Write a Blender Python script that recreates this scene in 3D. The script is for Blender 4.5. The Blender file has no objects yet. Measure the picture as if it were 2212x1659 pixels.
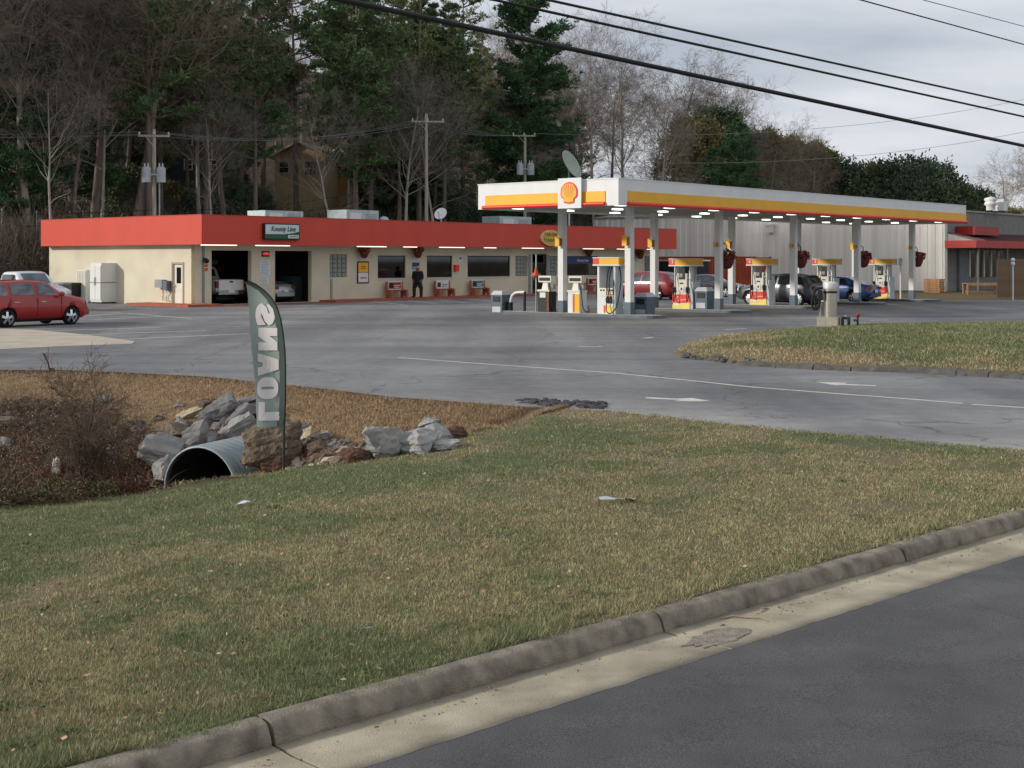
import bpy, bmesh, math, random
import numpy as np
from mathutils import Vector, Matrix
random.seed(7); RNG = np.random.default_rng(11)
SC = bpy.context.scene; COL = SC.collection
R = math.radians

# ---------------------------------------------------------------- camera, sky, sun, exposure
F0, CX, HY, HC = 2900.0, 1106.0, 560.0, 2.4        # focal length, centre column, horizon row (2212-wide picture), eye height
cam = bpy.data.cameras.new('camera'); camo = bpy.data.objects.new('camera', cam); COL.objects.link(camo)
camo.location = (0, 0, HC); camo.rotation_euler = (R(90), 0, 0)
cam.sensor_width = 36; cam.lens = 36*F0/2212; cam.shift_y = -(829.5-HY)/2212
cam.clip_start = .1; cam.clip_end = 4000
SC.camera = camo

SUN_AZ = (-.970, -.243); SUN_EL = R(20)
W = bpy.data.worlds.new('World'); SC.world = W; W.use_nodes = True
nt = W.node_tree; nt.nodes.clear(); N = nt.nodes.new; LK = nt.links.new
out = N('ShaderNodeOutputWorld'); bg = N('ShaderNodeBackground'); bg.inputs['Strength'].default_value = 1.0
sky = N('ShaderNodeTexSky'); sky.sky_type = 'NISHITA'; sky.sun_disc = False
sky.sun_elevation = SUN_EL; sky.sun_rotation = math.atan2(SUN_AZ[0], SUN_AZ[1]); sky.air_density = 1.0; sky.dust_density = 2.0
sk = N('ShaderNodeMix'); sk.data_type = 'RGBA'; sk.blend_type = 'MULTIPLY'; sk.inputs[0].default_value = 1
LK(sky.outputs[0], sk.inputs[6]); sk.inputs[7].default_value = (.07, .07, .07, 1)
tc = N('ShaderNodeTexCoord'); sep = N('ShaderNodeSeparateXYZ'); LK(tc.outputs['Generated'], sep.inputs[0])
mz = N('ShaderNodeMath'); mz.operation = 'MAXIMUM'; LK(sep.outputs[2], mz.inputs[0]); mz.inputs[1].default_value = 0
az = N('ShaderNodeMath'); az.operation = 'ADD'; LK(mz.outputs[0], az.inputs[0]); az.inputs[1].default_value = .22
dv = N('ShaderNodeVectorMath'); dv.operation = 'DIVIDE'; cmb = N('ShaderNodeCombineXYZ')
LK(tc.outputs['Generated'], dv.inputs[0])
for i in range(3): LK(az.outputs[0], cmb.inputs[i])
LK(cmb.outputs[0], dv.inputs[1])
mp = N('ShaderNodeMapping'); mp.inputs['Scale'].default_value = (.55, 1.0, 1); LK(dv.outputs[0], mp.inputs[0])
cn = N('ShaderNodeTexNoise'); cn.inputs['Scale'].default_value = 1.5; cn.inputs['Detail'].default_value = 6; cn.inputs['Roughness'].default_value = .5
LK(mp.outputs[0], cn.inputs[0])
cr = N('ShaderNodeValToRGB'); e = cr.color_ramp.elements
e[0].position = .36; e[0].color = (.41, .45, .52, 1); e[1].position = .64; e[1].color = (.76, .775, .81, 1)
LK(cn.outputs[0], cr.inputs[0])
mx = N('ShaderNodeMix'); mx.data_type = 'RGBA'; mx.inputs[0].default_value = .9
LK(sk.outputs[2], mx.inputs[6]); LK(cr.outputs[0], mx.inputs[7]); LK(mx.outputs[2], bg.inputs[0]); LK(bg.outputs[0], out.inputs[0])

sl = bpy.data.lights.new('sun', 'SUN'); sl.energy = 2.5; sl.angle = R(3.0); sl.color = (1, .94, .85)
so = bpy.data.objects.new('sun', sl); COL.objects.link(so)
sd = Vector((SUN_AZ[0]*math.cos(SUN_EL), SUN_AZ[1]*math.cos(SUN_EL), math.sin(SUN_EL)))
so.rotation_euler = sd.to_track_quat('Z', 'Y').to_euler(); so.location = (-40, -20, 40)
vs = SC.view_settings; vs.view_transform = 'Standard'; vs.look = 'None'; vs.exposure = 0.28; vs.gamma = 1.0
SC.cycles.max_bounces = 6; SC.cycles.transparent_max_bounces = 12

# ---------------------------------------------------------------- helpers
def lin(h):
    c = [int(h[i:i+2], 16)/255 for i in (0, 2, 4)]
    return tuple((x/12.92 if x <= .04045 else ((x+.055)/1.055)**2.4) for x in c)
def mat(name, col, rough=.6, metal=0., var=.12, scale=3., bump=0., bscale=40., col2=None, emit=0., spec=.5, coat=0., detail=5, stretch=None, vcol=False, world=False, trans=0.):
    if isinstance(col, str): col = lin(col)
    if isinstance(col2, str): col2 = lin(col2)
    m = bpy.data.materials.new(name); m.use_nodes = True; t = m.node_tree; p = t.nodes['Principled BSDF']
    p.inputs['Roughness'].default_value = rough; p.inputs['Metallic'].default_value = metal
    p.inputs['Specular IOR Level'].default_value = spec; p.inputs['Coat Weight'].default_value = coat; p.inputs['Coat Roughness'].default_value = .08
    if trans: p.inputs['Transmission Weight'].default_value = trans
    if world:
        g = t.nodes.new('ShaderNodeNewGeometry'); src = g.outputs['Position']
    else:
        g = t.nodes.new('ShaderNodeTexCoord'); src = g.outputs['Object']
    if stretch:
        mpn = t.nodes.new('ShaderNodeMapping'); mpn.inputs['Scale'].default_value = stretch; t.links.new(src, mpn.inputs[0]); src = mpn.outputs[0]
    n = t.nodes.new('ShaderNodeTexNoise'); n.inputs['Scale'].default_value = scale; n.inputs['Detail'].default_value = detail
    t.links.new(src, n.inputs[0])
    r = t.nodes.new('ShaderNodeValToRGB'); el = r.color_ramp.elements; el[0].position = .3; el[1].position = .7
    a = tuple(max(0, c*(1-var)) for c in col); b = tuple(min(1, c*(1+var)) for c in (col2 or col))
    if col2: a = col; b = col2
    el[0].color = (*a, 1); el[1].color = (*b, 1); t.links.new(n.outputs[0], r.inputs[0])
    o = r.outputs[0]
    if vcol:
        at_ = t.nodes.new('ShaderNodeAttribute'); at_.attribute_name = 'Col'
        mm = t.nodes.new('ShaderNodeMix'); mm.data_type = 'RGBA'; mm.blend_type = 'MULTIPLY'; mm.inputs[0].default_value = 1
        t.links.new(at_.outputs[0], mm.inputs[6]); t.links.new(o, mm.inputs[7]); o = mm.outputs[2]
    t.links.new(o, p.inputs['Base Color'])
    if emit:
        p.inputs['Emission Color'].default_value = (*col, 1); p.inputs['Emission Strength'].default_value = emit
    if bump:
        n2 = t.nodes.new('ShaderNodeTexNoise'); n2.inputs['Scale'].default_value = bscale; n2.inputs['Detail'].default_value = 4
        t.links.new(src, n2.inputs[0]); bn = t.nodes.new('ShaderNodeBump'); bn.inputs['Strength'].default_value = bump; bn.inputs['Distance'].default_value = .02
        t.links.new(n2.outputs[0], bn.inputs['Height']); t.links.new(bn.outputs[0], p.inputs['Normal'])
    return m
def glassmat(name, tint, refl=.06, rough=.03):
    m = bpy.data.materials.new(name); m.use_nodes = True; t = m.node_tree; t.nodes.remove(t.nodes['Principled BSDF']); o = t.nodes['Material Output']
    tr = t.nodes.new('ShaderNodeBsdfTransparent'); tr.inputs[0].default_value = (*tint, 1)
    gl = t.nodes.new('ShaderNodeBsdfGlossy'); gl.inputs['Roughness'].default_value = rough; gl.inputs[0].default_value = (.9, .95, 1, 1)
    fr = t.nodes.new('ShaderNodeFresnel'); fr.inputs[0].default_value = 1.5
    ns = t.nodes.new('ShaderNodeTexNoise'); ns.inputs['Scale'].default_value = 2
    ad = t.nodes.new('ShaderNodeMath'); ad.operation = 'MULTIPLY_ADD'; ad.inputs[1].default_value = refl; t.links.new(ns.outputs[0], ad.inputs[0]); t.links.new(fr.outputs[0], ad.inputs[2])
    ms = t.nodes.new('ShaderNodeMixShader'); t.links.new(ad.outputs[0], ms.inputs[0]); t.links.new(tr.outputs[0], ms.inputs[1]); t.links.new(gl.outputs[0], ms.inputs[2])
    t.links.new(ms.outputs[0], o.inputs[0]); return m

class MB:
    def __init__(s): s.v = []; s.f = []; s.m = []; s.s = []
    def add(s, v, f, mi=0, sm=False):
        o = len(s.v); s.v += [tuple(p) for p in v]; s.f += [tuple(i+o for i in q) for q in f]
        s.m += [mi]*len(f); s.s += [sm]*len(f); return s
    def box(s, x0, y0, z0, x1, y1, z1, mi=0):
        v = [(x0,y0,z0),(x1,y0,z0),(x1,y1,z0),(x0,y1,z0),(x0,y0,z1),(x1,y0,z1),(x1,y1,z1),(x0,y1,z1)]
        return s.add(v, [(3,2,1,0),(4,5,6,7),(0,1,5,4),(1,2,6,5),(2,3,7,6),(3,0,4,7)], mi)
    def taper(s, x0, y0, z0, x1, y1, z1, k, mi=0):       # box with its top scaled by k about the centre
        cx, cy = (x0+x1)/2, (y0+y1)/2; g = lambda x, y: (cx+(x-cx)*k, cy+(y-cy)*k, z1)
        v = [(x0,y0,z0),(x1,y0,z0),(x1,y1,z0),(x0,y1,z0), g(x0,y0), g(x1,y0), g(x1,y1), g(x0,y1)]
        return s.add(v, [(3,2,1,0),(4,5,6,7),(0,1,5,4),(1,2,6,5),(2,3,7,6),(3,0,4,7)], mi)
    def tube(s, pts, rad, n=8, mi=0, caps=True, sm=True):
        pts = [Vector(p) for p in pts]; k = len(pts); rad = rad if hasattr(rad, '__len__') else [rad]*k
        v = []; f = []; prev = None
        for i, p in enumerate(pts):
            t = (pts[min(i+1, k-1)]-pts[max(i-1, 0)]).normalized()
            a = prev if prev is not None else (Vector((0,0,1)) if abs(t.z) < .9 else Vector((1,0,0)))
            a = (a - t*a.dot(t)).normalized(); prev = a; b = t.cross(a)
            for j in range(n):
                w = 2*math.pi*j/n; v.append(p+(a*math.cos(w)+b*math.sin(w))*rad[i])
        for i in range(k-1):
            for j in range(n):
                f.append((i*n+j, i*n+(j+1) % n, (i+1)*n+(j+1) % n, (i+1)*n+j))
        s.add(v, f, mi, sm)
        if caps: s.add([v[j] for j in range(n)], [tuple(range(n-1, -1, -1))], mi); s.add(v[-n:], [tuple(range(n))], mi)
        return s
    def cyl(s, p0, p1, r0, r1=None, n=12, mi=0, caps=True): return s.tube([p0, p1], [r0, r0 if r1 is None else r1], n, mi, caps)
    def lathe(s, prof, n=16, mi=0, c=(0,0,0), ax='z', sm=True):
        v = []; k = len(prof)
        for r, h in prof:
            for j in range(n):
                w = 2*math.pi*j/n; a, b = r*math.cos(w), r*math.sin(w)
                q = (a, b, h) if ax == 'z' else ((h, a, b) if ax == 'x' else (b, h, a))
                v.append((q[0]+c[0], q[1]+c[1], q[2]+c[2]))
        f = [(i*n+j, i*n+(j+1) % n, (i+1)*n+(j+1) % n, (i+1)*n+j) for i in range(k-1) for j in range(n)]
        return s.add(v, f, mi, sm)
    def prism(s, poly, a0, a1, ax='y', mi=0):            # 2D outline pushed along an axis
        g = {'y': lambda p, a: (p[0], a, p[1]), 'x': lambda p, a: (a, p[0], p[1]), 'z': lambda p, a: (p[0], p[1], a)}[ax]
        n = len(poly); v = [g(p, a0) for p in poly]+[g(p, a1) for p in poly]
        f = [tuple(range(n)), tuple(range(2*n-1, n-1, -1))]+[(i, i+n, (i+1) % n+n, (i+1) % n) for i in range(n)]
        return s.add(v, f, mi)
    def mesh(s, name, mats):
        me = bpy.data.meshes.new(name); me.from_pydata(s.v, [], s.f)
        for m in (mats if isinstance(mats, (list, tuple)) else [mats]): me.materials.append(m)
        me.polygons.foreach_set('material_index', s.m); me.polygons.foreach_set('use_smooth', s.s)
        bm = bmesh.new(); bm.from_mesh(me); bmesh.ops.recalc_face_normals(bm, faces=bm.faces); bm.to_mesh(me); bm.free(); me.update(); return me
    def build(s, name, mats, parent=None, loc=(0,0,0), rz=0.):
        return link(name, s.mesh(name, mats), parent, loc, rz)
def link(name, me, parent=None, loc=(0,0,0), rz=0.):
    o = bpy.data.objects.new(name, me); COL.objects.link(o); o.location = loc; o.rotation_euler = (0, 0, rz)
    if parent: o.parent = parent
    return o
def tag(o, label=None, cat=None, group=None, kind=None):
    if label: o['label'] = label
    if cat: o['category'] = cat
    if group: o['group'] = group
    if kind: o['kind'] = kind
    return o
def thing(name, label, cat, loc=(0,0,0), rz=0., group=None): return tag(link(name, None, None, loc, rz), label, cat, group)
def copy_tree(o, parent=None):
    c = o.copy(); COL.objects.link(c); c.parent = parent
    for ch in o.children: copy_tree(ch, c)
    return c
def npmesh(name, V, Fc, mats, cols=None, smooth=False, k=3):
    me = bpy.data.meshes.new(name); nv = len(V); nf = len(Fc)
    me.vertices.add(nv); me.vertices.foreach_set('co', np.asarray(V, np.float32).ravel())
    me.loops.add(nf*k); me.loops.foreach_set('vertex_index', np.asarray(Fc, np.int32).ravel())
    me.polygons.add(nf); me.polygons.foreach_set('loop_start', np.arange(0, nf*k, k, dtype=np.int32))
    if smooth: me.polygons.foreach_set('use_smooth', np.ones(nf, bool))
    for m in (mats if isinstance(mats, (list, tuple)) else [mats]): me.materials.append(m)
    if cols is not None:
        a = me.color_attributes.new('Col', 'FLOAT_COLOR', 'POINT')
        c4 = np.ones((nv, 4), np.float32); c4[:, :3] = cols; a.data.foreach_set('color', c4.ravel())
    me.update(calc_edges=True); return me
def text(name, s, size, m, parent, loc, rot=(R(90),0,0), off=0., ext=.006, shear=0., sx=1., fn=None):
    cu = bpy.data.curves.new('t', 'FONT'); cu.body = s; cu.size = size; cu.offset = off; cu.extrude = ext; cu.shear = shear
    cu.align_x = 'CENTER'; cu.align_y = 'CENTER'; cu.resolution_u = 3
    o = bpy.data.objects.new('t', cu); COL.objects.link(o); dg = bpy.context.evaluated_depsgraph_get()
    me = bpy.data.meshes.new_from_object(o.evaluated_get(dg)); bpy.data.objects.remove(o); bpy.data.curves.remove(cu)
    me.materials.clear(); me.materials.append(m)
    for v in me.vertices:
        v.co.x *= sx
        if fn: v.co = fn(v.co)
    q = link(name, me, parent, loc); q.rotation_euler = rot; return q

# value noise
_T = RNG.random((256, 256))
def vn(x, y, s=1., seed=0):
    x = np.asarray(x)*s+seed*17.3; y = np.asarray(y)*s+seed*9.1
    xi = np.floor(x).astype(int); yi = np.floor(y).astype(int); fx = x-xi; fy = y-yi
    fx = fx*fx*(3-2*fx); fy = fy*fy*(3-2*fy); g = lambda a, b: _T[a % 256, b % 256]
    return (g(xi,yi)*(1-fx)+g(xi+1,yi)*fx)*(1-fy)+(g(xi,yi+1)*(1-fx)+g(xi+1,yi+1)*fx)*fy
def fbm(x, y, s=1., seed=0, o=4):
    t = 0; a = .5
    for i in range(o): t = t+a*vn(x, y, s*2**i, seed+i); a /= 2
    return t
def sst(a, b, x):
    t = np.clip((np.asarray(x, float)-a)/(b-a), 0, 1); return t*t*(3-2*t)

# pixel (2212-wide picture) -> world
def at(px, py, Y): return Vector(((px-CX)/F0*Y, Y, HC-(py-HY)/F0*Y))
def gnd(px, py, z=0.): return at(px, py, (HC-z)*F0/(py-HY))
UX, UY = .6437, .7653; VX, VY = -.7653, .6437; TH = math.atan2(UY, UX)
def loc2w(o, a, b, z=0.): return Vector((o[0]+a*UX+b*VX, o[1]+a*UY+b*VY, z))
def on_v(px, py, o, b):     # pixel on the upright plane at depth b of a frame: along, height
    k = (px-CX)/F0; Y = (b+o[0]*VX+o[1]*VY)/(k*VX+VY)
    return ((k*Y-o[0])*UX+(Y-o[1])*UY, HC-(py-HY)/F0*Y)
def on_u(px, py, o, a):     # pixel on the upright plane at a: depth, height
    k = (px-CX)/F0; Y = (a+o[0]*UX+o[1]*UY)/(k*UX+UY)
    return ((k*Y-o[0])*VX+(Y-o[1])*VY, HC-(py-HY)/F0*Y)
ST = (-15.63, 67.6)          # store frame: front left corner of its fascia
CA = (4.84, 55.3)            # canopy frame: foot of the first front column

# ---------------------------------------------------------------- ground shape
KP = (-.77, 7.30); KD = (.729, .684); KN = (-.684, .729)     # kerb line, its direction, its normal to the lawn
Epx = [(-300,806),(-120,801),(0,799),(150,800),(300,806),(450,814),(560,825),(700,840),(850,858),(1000,869),(1130,879),(1340,893),(1500,909),(1700,930),(1950,953),(2212,978)]
EL = [tuple(gnd(*p)[:2]) for p in Epx]; EL = [(-60., 42.)]+EL+[(7.83, 15.4)]
EX = np.array([p[0] for p in EL]); EY = np.array([p[1] for p in EL])
CXs = np.array([-60,-30,-12,-6.05,-5.1,-3.65,-3.1,-2.0,-.77,-.1,.3,.9]); CYs = np.array([2,8.5,13.2,15.9,16.4,17.5,17.8,18.1,18.5,19.3,20.3,21.5])
_ct = at(432, 966, 22.2); CUT = (_ct.x, _ct.y, _ct.z, .375, .927)      # culvert mouth (top of the rim) and the way the pipe runs
def kd(X, Y): return (X-KP[0])*KN[0]+(Y-KP[1])*KN[1]
def hill(X, Y):
    a = (X-ST[0])*UX+(Y-ST[1])*UY; b = (X-ST[0])*VX+(Y-ST[1])*VY
    h = 2.6*sst(16.5, 24, b)+6.2*sst(22, 62, b)+36*sst(56, 185, b)
    lf = sst(-34, -12, a)
    return h*(1-.82*sst(2, 34, X)) + (1-lf)*3*sst(60, 110, Y)
def height(X, Y):
    X = np.asarray(X, float); Y = np.asarray(Y, float); d = kd(X, Y); ey = np.interp(X, EX, EY); cy = np.interp(X, CXs, CYs)
    g = 1-sst(-4.5, .6, X)
    zv = .03-.058*np.maximum(d, 0)*g
    dE = (ey-Y)*.84
    dcr = kd(X, cy)
    zn = (.03-.058*np.maximum(dcr, 0)*g)-.10*np.maximum(Y-cy, 0)-.55*np.maximum(Y-cy-.5, 0)
    zf = -.02-.36*np.maximum(dE, 0)-.04*np.maximum(dE-2, 0)
    zd = np.maximum(np.maximum(zn, zf), -2.35)+(fbm(X, Y, 1.6, 3)-.47)*.32*sst(.3, 1.8, dE)
    s_ = (X-CUT[0])*CUT[3]+(Y-CUT[1])*CUT[4]; q_ = np.abs(-(X-CUT[0])*CUT[4]+(Y-CUT[1])*CUT[3])
    zd = np.where((s_ > -2.2) & (s_ < 2.3) & (q_ < .70), np.minimum(zd, CUT[2]-1.38), zd)
    inlawn = (Y <= cy) | (X > .9)
    z = np.where(inlawn, zv+(fbm(X, Y, .7, 5)-.47)*.06*sst(.3, 1.5, d), zd)
    z = np.where(Y > ey, -.05, z)
    z = np.where(X > EX[-1], np.where(d > 6, -.05, -.02), z)
    z = np.where(d < .05, -.3, z)
    hh = hill(X, Y)
    return z+hh+np.where(hh > .3, (fbm(X, Y, .25, 8)-.5)*1.0*sst(.3, 2, hh), 0)
def hz(x, y): return float(height(np.array([x]), np.array([y]))[0])
def hit(px, py, y0=8., y1=60.):
    k = (px-CX)/F0; q = (py-HY)/F0
    for n in (160, 30, 12):
        Y = np.linspace(y0, y1, n); h = height(k*Y, Y); i = max(1, int(np.argmax(HC-q*Y <= h))); y0, y1 = Y[i-1], Y[i]
    return Vector((k*Y[i], Y[i], h[i]))
def hitv(px, py, y0=8., y1=60., n=220):
    px = np.asarray(px, float); py = np.asarray(py, float); k = (px-CX)/F0; q = (py-HY)/F0; o = np.empty((len(px), 3))
    for s in range(0, len(px), 2000):
        kk, qq = k[s:s+2000, None], q[s:s+2000, None]; lo = np.full(kk.shape, y0); hi = np.full(kk.shape, y1)
        for m in (n, 12):
            Y = lo+(hi-lo)*np.linspace(0, 1, m)[None]; h = height(kk*Y, Y); i = np.maximum(1, np.argmax(HC-qq*Y <= h, 1)); r = np.arange(len(i)); lo, hi = Y[r, i-1][:, None], Y[r, i][:, None]
        o[s:s+2000] = np.stack([kk[:, 0]*Y[r, i], Y[r, i], h[r, i]], -1)
    return o
def hit_band(rg, n, pxr, top, bot):
    px = np.array([rg.uniform(*pxr) for _ in range(n)]); lo = np.interp(px, *zip(*top)); hi = np.interp(px, *zip(*bot)); return hitv(px, lo+(hi-lo)*np.array([rg.random() for _ in range(n)]))
# ---------------------------------------------------------------- materials
M = {}
def mk(k, *a, **kw): M[k] = mat(k, *a, **kw); return M[k]
mk('soil', (1,1,1), 1, var=.3, scale=9, bump=.6, bscale=30, vcol=True, world=True, spec=.15)
mk('blade', (1,1,1), .75, var=.1, scale=2, vcol=True, spec=.2)
mk('kerb', '9c9181', .95, col2='655d52', scale=7, bump=.7, bscale=70, world=True, detail=9)
mk('gutter', 'bdb29a', .95, col2='8d8270', scale=2.4, bump=.5, bscale=110, world=True, detail=9)
mk('tarpatch', '8b8376', .95, var=.3, scale=14, bump=.9, bscale=60, world=True)
mk('paint', 'dcd8cc', .8, col2='b5b1a8', scale=5, world=True)
mk('lotconc', 'b5aa98', .9, var=.14, scale=1.2, bump=.2, bscale=60, world=True)
mk('cream', 'd0c8b0', .8, var=.09, scale=.7, bump=.1, bscale=12)
mk('redfascia', 'c8422e', .55, var=.05, scale=.8, stretch=(1,1,.3), bump=.05, bscale=8)
mk('redpaint', 'a3543f', .8, var=.2, scale=2.5, bump=.2)
mk('white', 'd9dad8', .45, var=.04, scale=1.5)
mk('offwhite', 'd8d5c8', .6, var=.08, scale=2)
mk('yellow', 'e7ae1f', .45, var=.05, scale=1.2)
mk('shellred', 'e2341a', .45, var=.05, scale=1.2)
mk('deepred', '9c1d16', .5, var=.1)
mk('soffit', 'b9b6ac', .7, var=.06, scale=1)
mk('grey', '8d9090', .6, var=.1)
mk('bluegrey', '586470', .6, var=.15, scale=4)
mk('dark', '1a1a1b', .6, var=.2)
mk('black', '0c0c0d', .55, var=.2)
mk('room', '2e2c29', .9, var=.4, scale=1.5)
mk('rubber', '17171a', .85, var=.2, scale=8)
mk('steel', 'c4bfb4', .28, metal=.9, var=.08, scale=3, stretch=(1,1,8))
mk('galv', 'a9b4b6', .45, metal=.55, var=.14, scale=4)
mk('alu', 'c8cacc', .35, metal=.8, var=.06)
mk('chrome', 'd5d6d8', .15, metal=1., var=.03)
mk('wood', 'b98a5e', .8, var=.25, scale=6, stretch=(1,1,.2))
mk('oldwood', '75604f', .9, col2='57463b', scale=5, stretch=(6,6,.5))
mk('pole', 'a29b8c', .9, var=.3, scale=6, stretch=(3,3,.2))
mk('concrete', 'a39d8d', .9, var=.15, scale=4, bump=.3, bscale=50)
mk('cmu', '7c7a77', .9, var=.12, scale=1.5, bump=.2, bscale=20)
mk('metalwall', 'e6e3da', .5, var=.05, scale=.6, metal=.1)
mk('container', 'a8492a', .6, var=.2, scale=1.2)
mk('glass', (.012,.014,.016), .06, var=.2)
mk('blue', '23306e', .5, var=.15)
mk('ltblue', '7d9bc4', .6)
mk('green', '0f5a3a', .5)
mk('tyre', '121214', .85, var=.2, scale=12)
mk('lamp', (1,.97,.9), .4, var=0, emit=2.2)
mk('tubelamp', (1,.92,.78), .4, var=0, emit=1.1)
mk('neon', (1,.06,.06), .4, var=0, emit=.5)
mk('skin', '8a5c44', .6); mk('cloth_dark', '1a171b', .9, var=.2); mk('cloth_short', '1f1a22', .9, var=.2)
mk('brown', '7b4a2e', .8, var=.2)
mk('flagcloth', '8f9d96', .8, var=.07, scale=4)
mk('flagink', 'd7d2d0', .8, var=.03)
mk('redlens', '8e1210', .2, var=.1); mk('lens', 'c9ccd0', .12, var=.05, spec=.8)
mk('leafred', '7a2420', .8, var=.5, scale=9, col2='9a4630'); mk('basket', '5d2f22', .9, var=.3)
mk('wire', '101012', .7)
mk('plywood', '9a8a77', .85, var=.2)
M['pane'] = glassmat('pane', (.20,.22,.23)); M['carglass'] = glassmat('carglass', (.16,.19,.19), .25)
M['blockglass'] = mat('blockglass', '8b938a', .25, var=.3, scale=6)

def asphalt(name, c0, c1, dusty):
    m = bpy.data.materials.new(name); m.use_nodes = True; t = m.node_tree; p = t.nodes['Principled BSDF']; p.inputs['Roughness'].default_value = .88
    p.inputs['Specular IOR Level'].default_value = .3
    g = t.nodes.new('ShaderNodeNewGeometry')
    def noise(scale, stretch=(1,1,1), rot=0., det=5):
        a = t.nodes.new('ShaderNodeMapping'); a.inputs['Scale'].default_value = stretch; a.inputs['Rotation'].default_value = (0,0,rot); t.links.new(g.outputs['Position'], a.inputs[0])
        n = t.nodes.new('ShaderNodeTexNoise'); n.inputs['Scale'].default_value = scale; n.inputs['Detail'].default_value = det; t.links.new(a.outputs[0], n.inputs[0]); return n.outputs[0]
    def ramp(x, p0, a, p1, b):
        r = t.nodes.new('ShaderNodeValToRGB'); el = r.color_ramp.elements; el[0].position = p0; el[0].color = (*a,1); el[1].position = p1; el[1].color = (*b,1); t.links.new(x, r.inputs[0]); return r.outputs[0]
    def mul(a, b, f=1.):
        x = t.nodes.new('ShaderNodeMix'); x.data_type = 'RGBA'; x.blend_type = 'MULTIPLY'; x.inputs[0].default_value = f; t.links.new(a, x.inputs[6]); t.links.new(b, x.inputs[7]); return x.outputs[2]
    c = ramp(noise(.16), .35, c0, .65, c1)
    c = mul(c, ramp(noise(.35, (1, .09, 1), R(18), 4), .4, (.78,.78,.8), .58, (1.06,1.06,1.05)))      # tyre-worn streaks
    c = mul(c, ramp(noise(.5, (.07, 1, 1), R(40), 4), .42, (.84,.84,.86), .56, (1.03,1.03,1.03)))
    c = mul(c, ramp(noise(45 if dusty else 130, det=2), .3, (.7,.7,.7) if dusty else (.5,.5,.52), .7, (1.3,1.28,1.25) if dusty else (1.6,1.58,1.52)))                             # stone chips
    c = mul(c, ramp(noise(3.0, det=6), .3, (.86,.86,.86), .7, (1.1,1.1,1.08)))
    vo = t.nodes.new('ShaderNodeTexVoronoi'); vo.feature = 'DISTANCE_TO_EDGE'; vo.inputs['Scale'].default_value = .17 if dusty else .3
    wn = t.nodes.new('ShaderNodeTexNoise'); wn.inputs['Scale'].default_value = .9; wn.inputs['Detail'].default_value = 6; t.links.new(g.outputs['Position'], wn.inputs[0])
    wa = t.nodes.new('ShaderNodeVectorMath'); wa.operation = 'MULTIPLY_ADD'; wa.inputs[1].default_value = (2.2,2.2,0); t.links.new(wn.outputs['Color'], wa.inputs[0]); t.links.new(g.outputs['Position'], wa.inputs[2]); t.links.new(wa.outputs[0], vo.inputs[0])
    c = mul(c, ramp(vo.outputs['Distance'], .0015, (.45,.45,.46), .006 if dusty else .004, (1,1,1)), .8 if dusty else .35)
    if dusty:                                                                                            # pale dust worn in towards the lawn edge, oil darkening on the pump forecourt
        at_ = t.nodes.new('ShaderNodeAttribute'); at_.attribute_name = 'Col'; c = mul(c, at_.outputs[0])
    t.links.new(c, p.inputs['Base Color'])
    bn = t.nodes.new('ShaderNodeBump'); bn.inputs['Strength'].default_value = .35; bn.inputs['Distance'].default_value = .01
    t.links.new(noise(60, det=3), bn.inputs['Height']); t.links.new(bn.outputs[0], p.inputs['Normal']); return m
M['asphalt'] = asphalt('asphalt', (.180,.184,.193), (.255,.255,.256), True)
M['road'] = asphalt('road', (.090,.090,.094), (.118,.117,.120), False)

# ---------------------------------------------------------------- the ground sheet
def axis(segs):
    o = []
    for a, b, st in segs: o += list(np.arange(a, b-1e-6, st))
    return np.array(o+[segs[-1][1]])
gx = np.concatenate([-np.geomspace(1500, 75, 16), axis([(-70,-26,2.2),(-26,16,.22),(16,80,2.2)]), np.geomspace(85, 1500, 16)])
gy = np.concatenate([[-200,-60,-20,0,3], axis([(4.5,33,.22),(33,70,1.2),(70,230,1.6)]), np.geomspace(238, 1500, 18)])
GX, GY = np.meshgrid(gx, gy); GZ = height(GX, GY)
nxx, nyy = len(gx), len(gy)
idx = np.arange(nxx*nyy).reshape(nyy, nxx)
Fq = np.stack([idx[:-1,:-1], idx[:-1,1:], idx[1:,1:], idx[1:,:-1]], -1).reshape(-1, 4)
def lawn_tone(X, Y):     # share of living green
    n = fbm(X, Y, .38, 21); n2 = fbm(X, Y, 2.3, 22); d = kd(X, Y)
    g = sst(.37, .57, n*.65+n2*.35+.07*sst(3.5, 7, d)-.05*(1-sst(.6, 3.2, d))-.03*sst(4, 7, X))
    ey = np.interp(X, EX, EY); t = (1-sst(.3, 2.4, ey-Y+1.5*(n2-.47)))*(1-sst(.8, 4.2, X))
    return g*(1-t)-.6*t
def zonecol(X, Y):
    d = kd(X, Y); ey = np.interp(X, EX, EY); cy = np.interp(X, CXs, CYs)
    g = lawn_tone(X, Y)[..., None]
    g = np.maximum(g, 0); lawn = np.array([.21,.165,.10])*(1-g)+np.array([.115,.13,.06])*g
    dE = (ey-Y)*.84; n = fbm(X, Y, 1.2, 31)[..., None]
    tan = np.array([.30,.205,.122])*(.75+.5*n); dirt = np.array([.085,.055,.038])*(.6+.8*n)
    k = sst(1.6, 3.6, dE+2.2*(fbm(X, Y, .6, 33)-.47)+.9*(1-sst(-9, -5, X)))[..., None]; k = k*(1-sst(-3.6, -1.4, X))[..., None]
    bank = tan*(1-k)+dirt*k
    inb = ((Y > cy) & (Y <= ey) & (X < .9))[..., None]
    c = np.where(inb, bank, lawn)
    hh = hill(X, Y)[..., None]; litter = np.array([.13,.085,.055])*(.5+fbm(X, Y, .3, 41)[..., None])
    far = (Y > 55)[..., None]
    c = np.where(far, np.array([.15,.115,.062])*(.7+.6*n)*(hh < .25)+litter*(hh >= .25), c)
    return c
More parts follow.
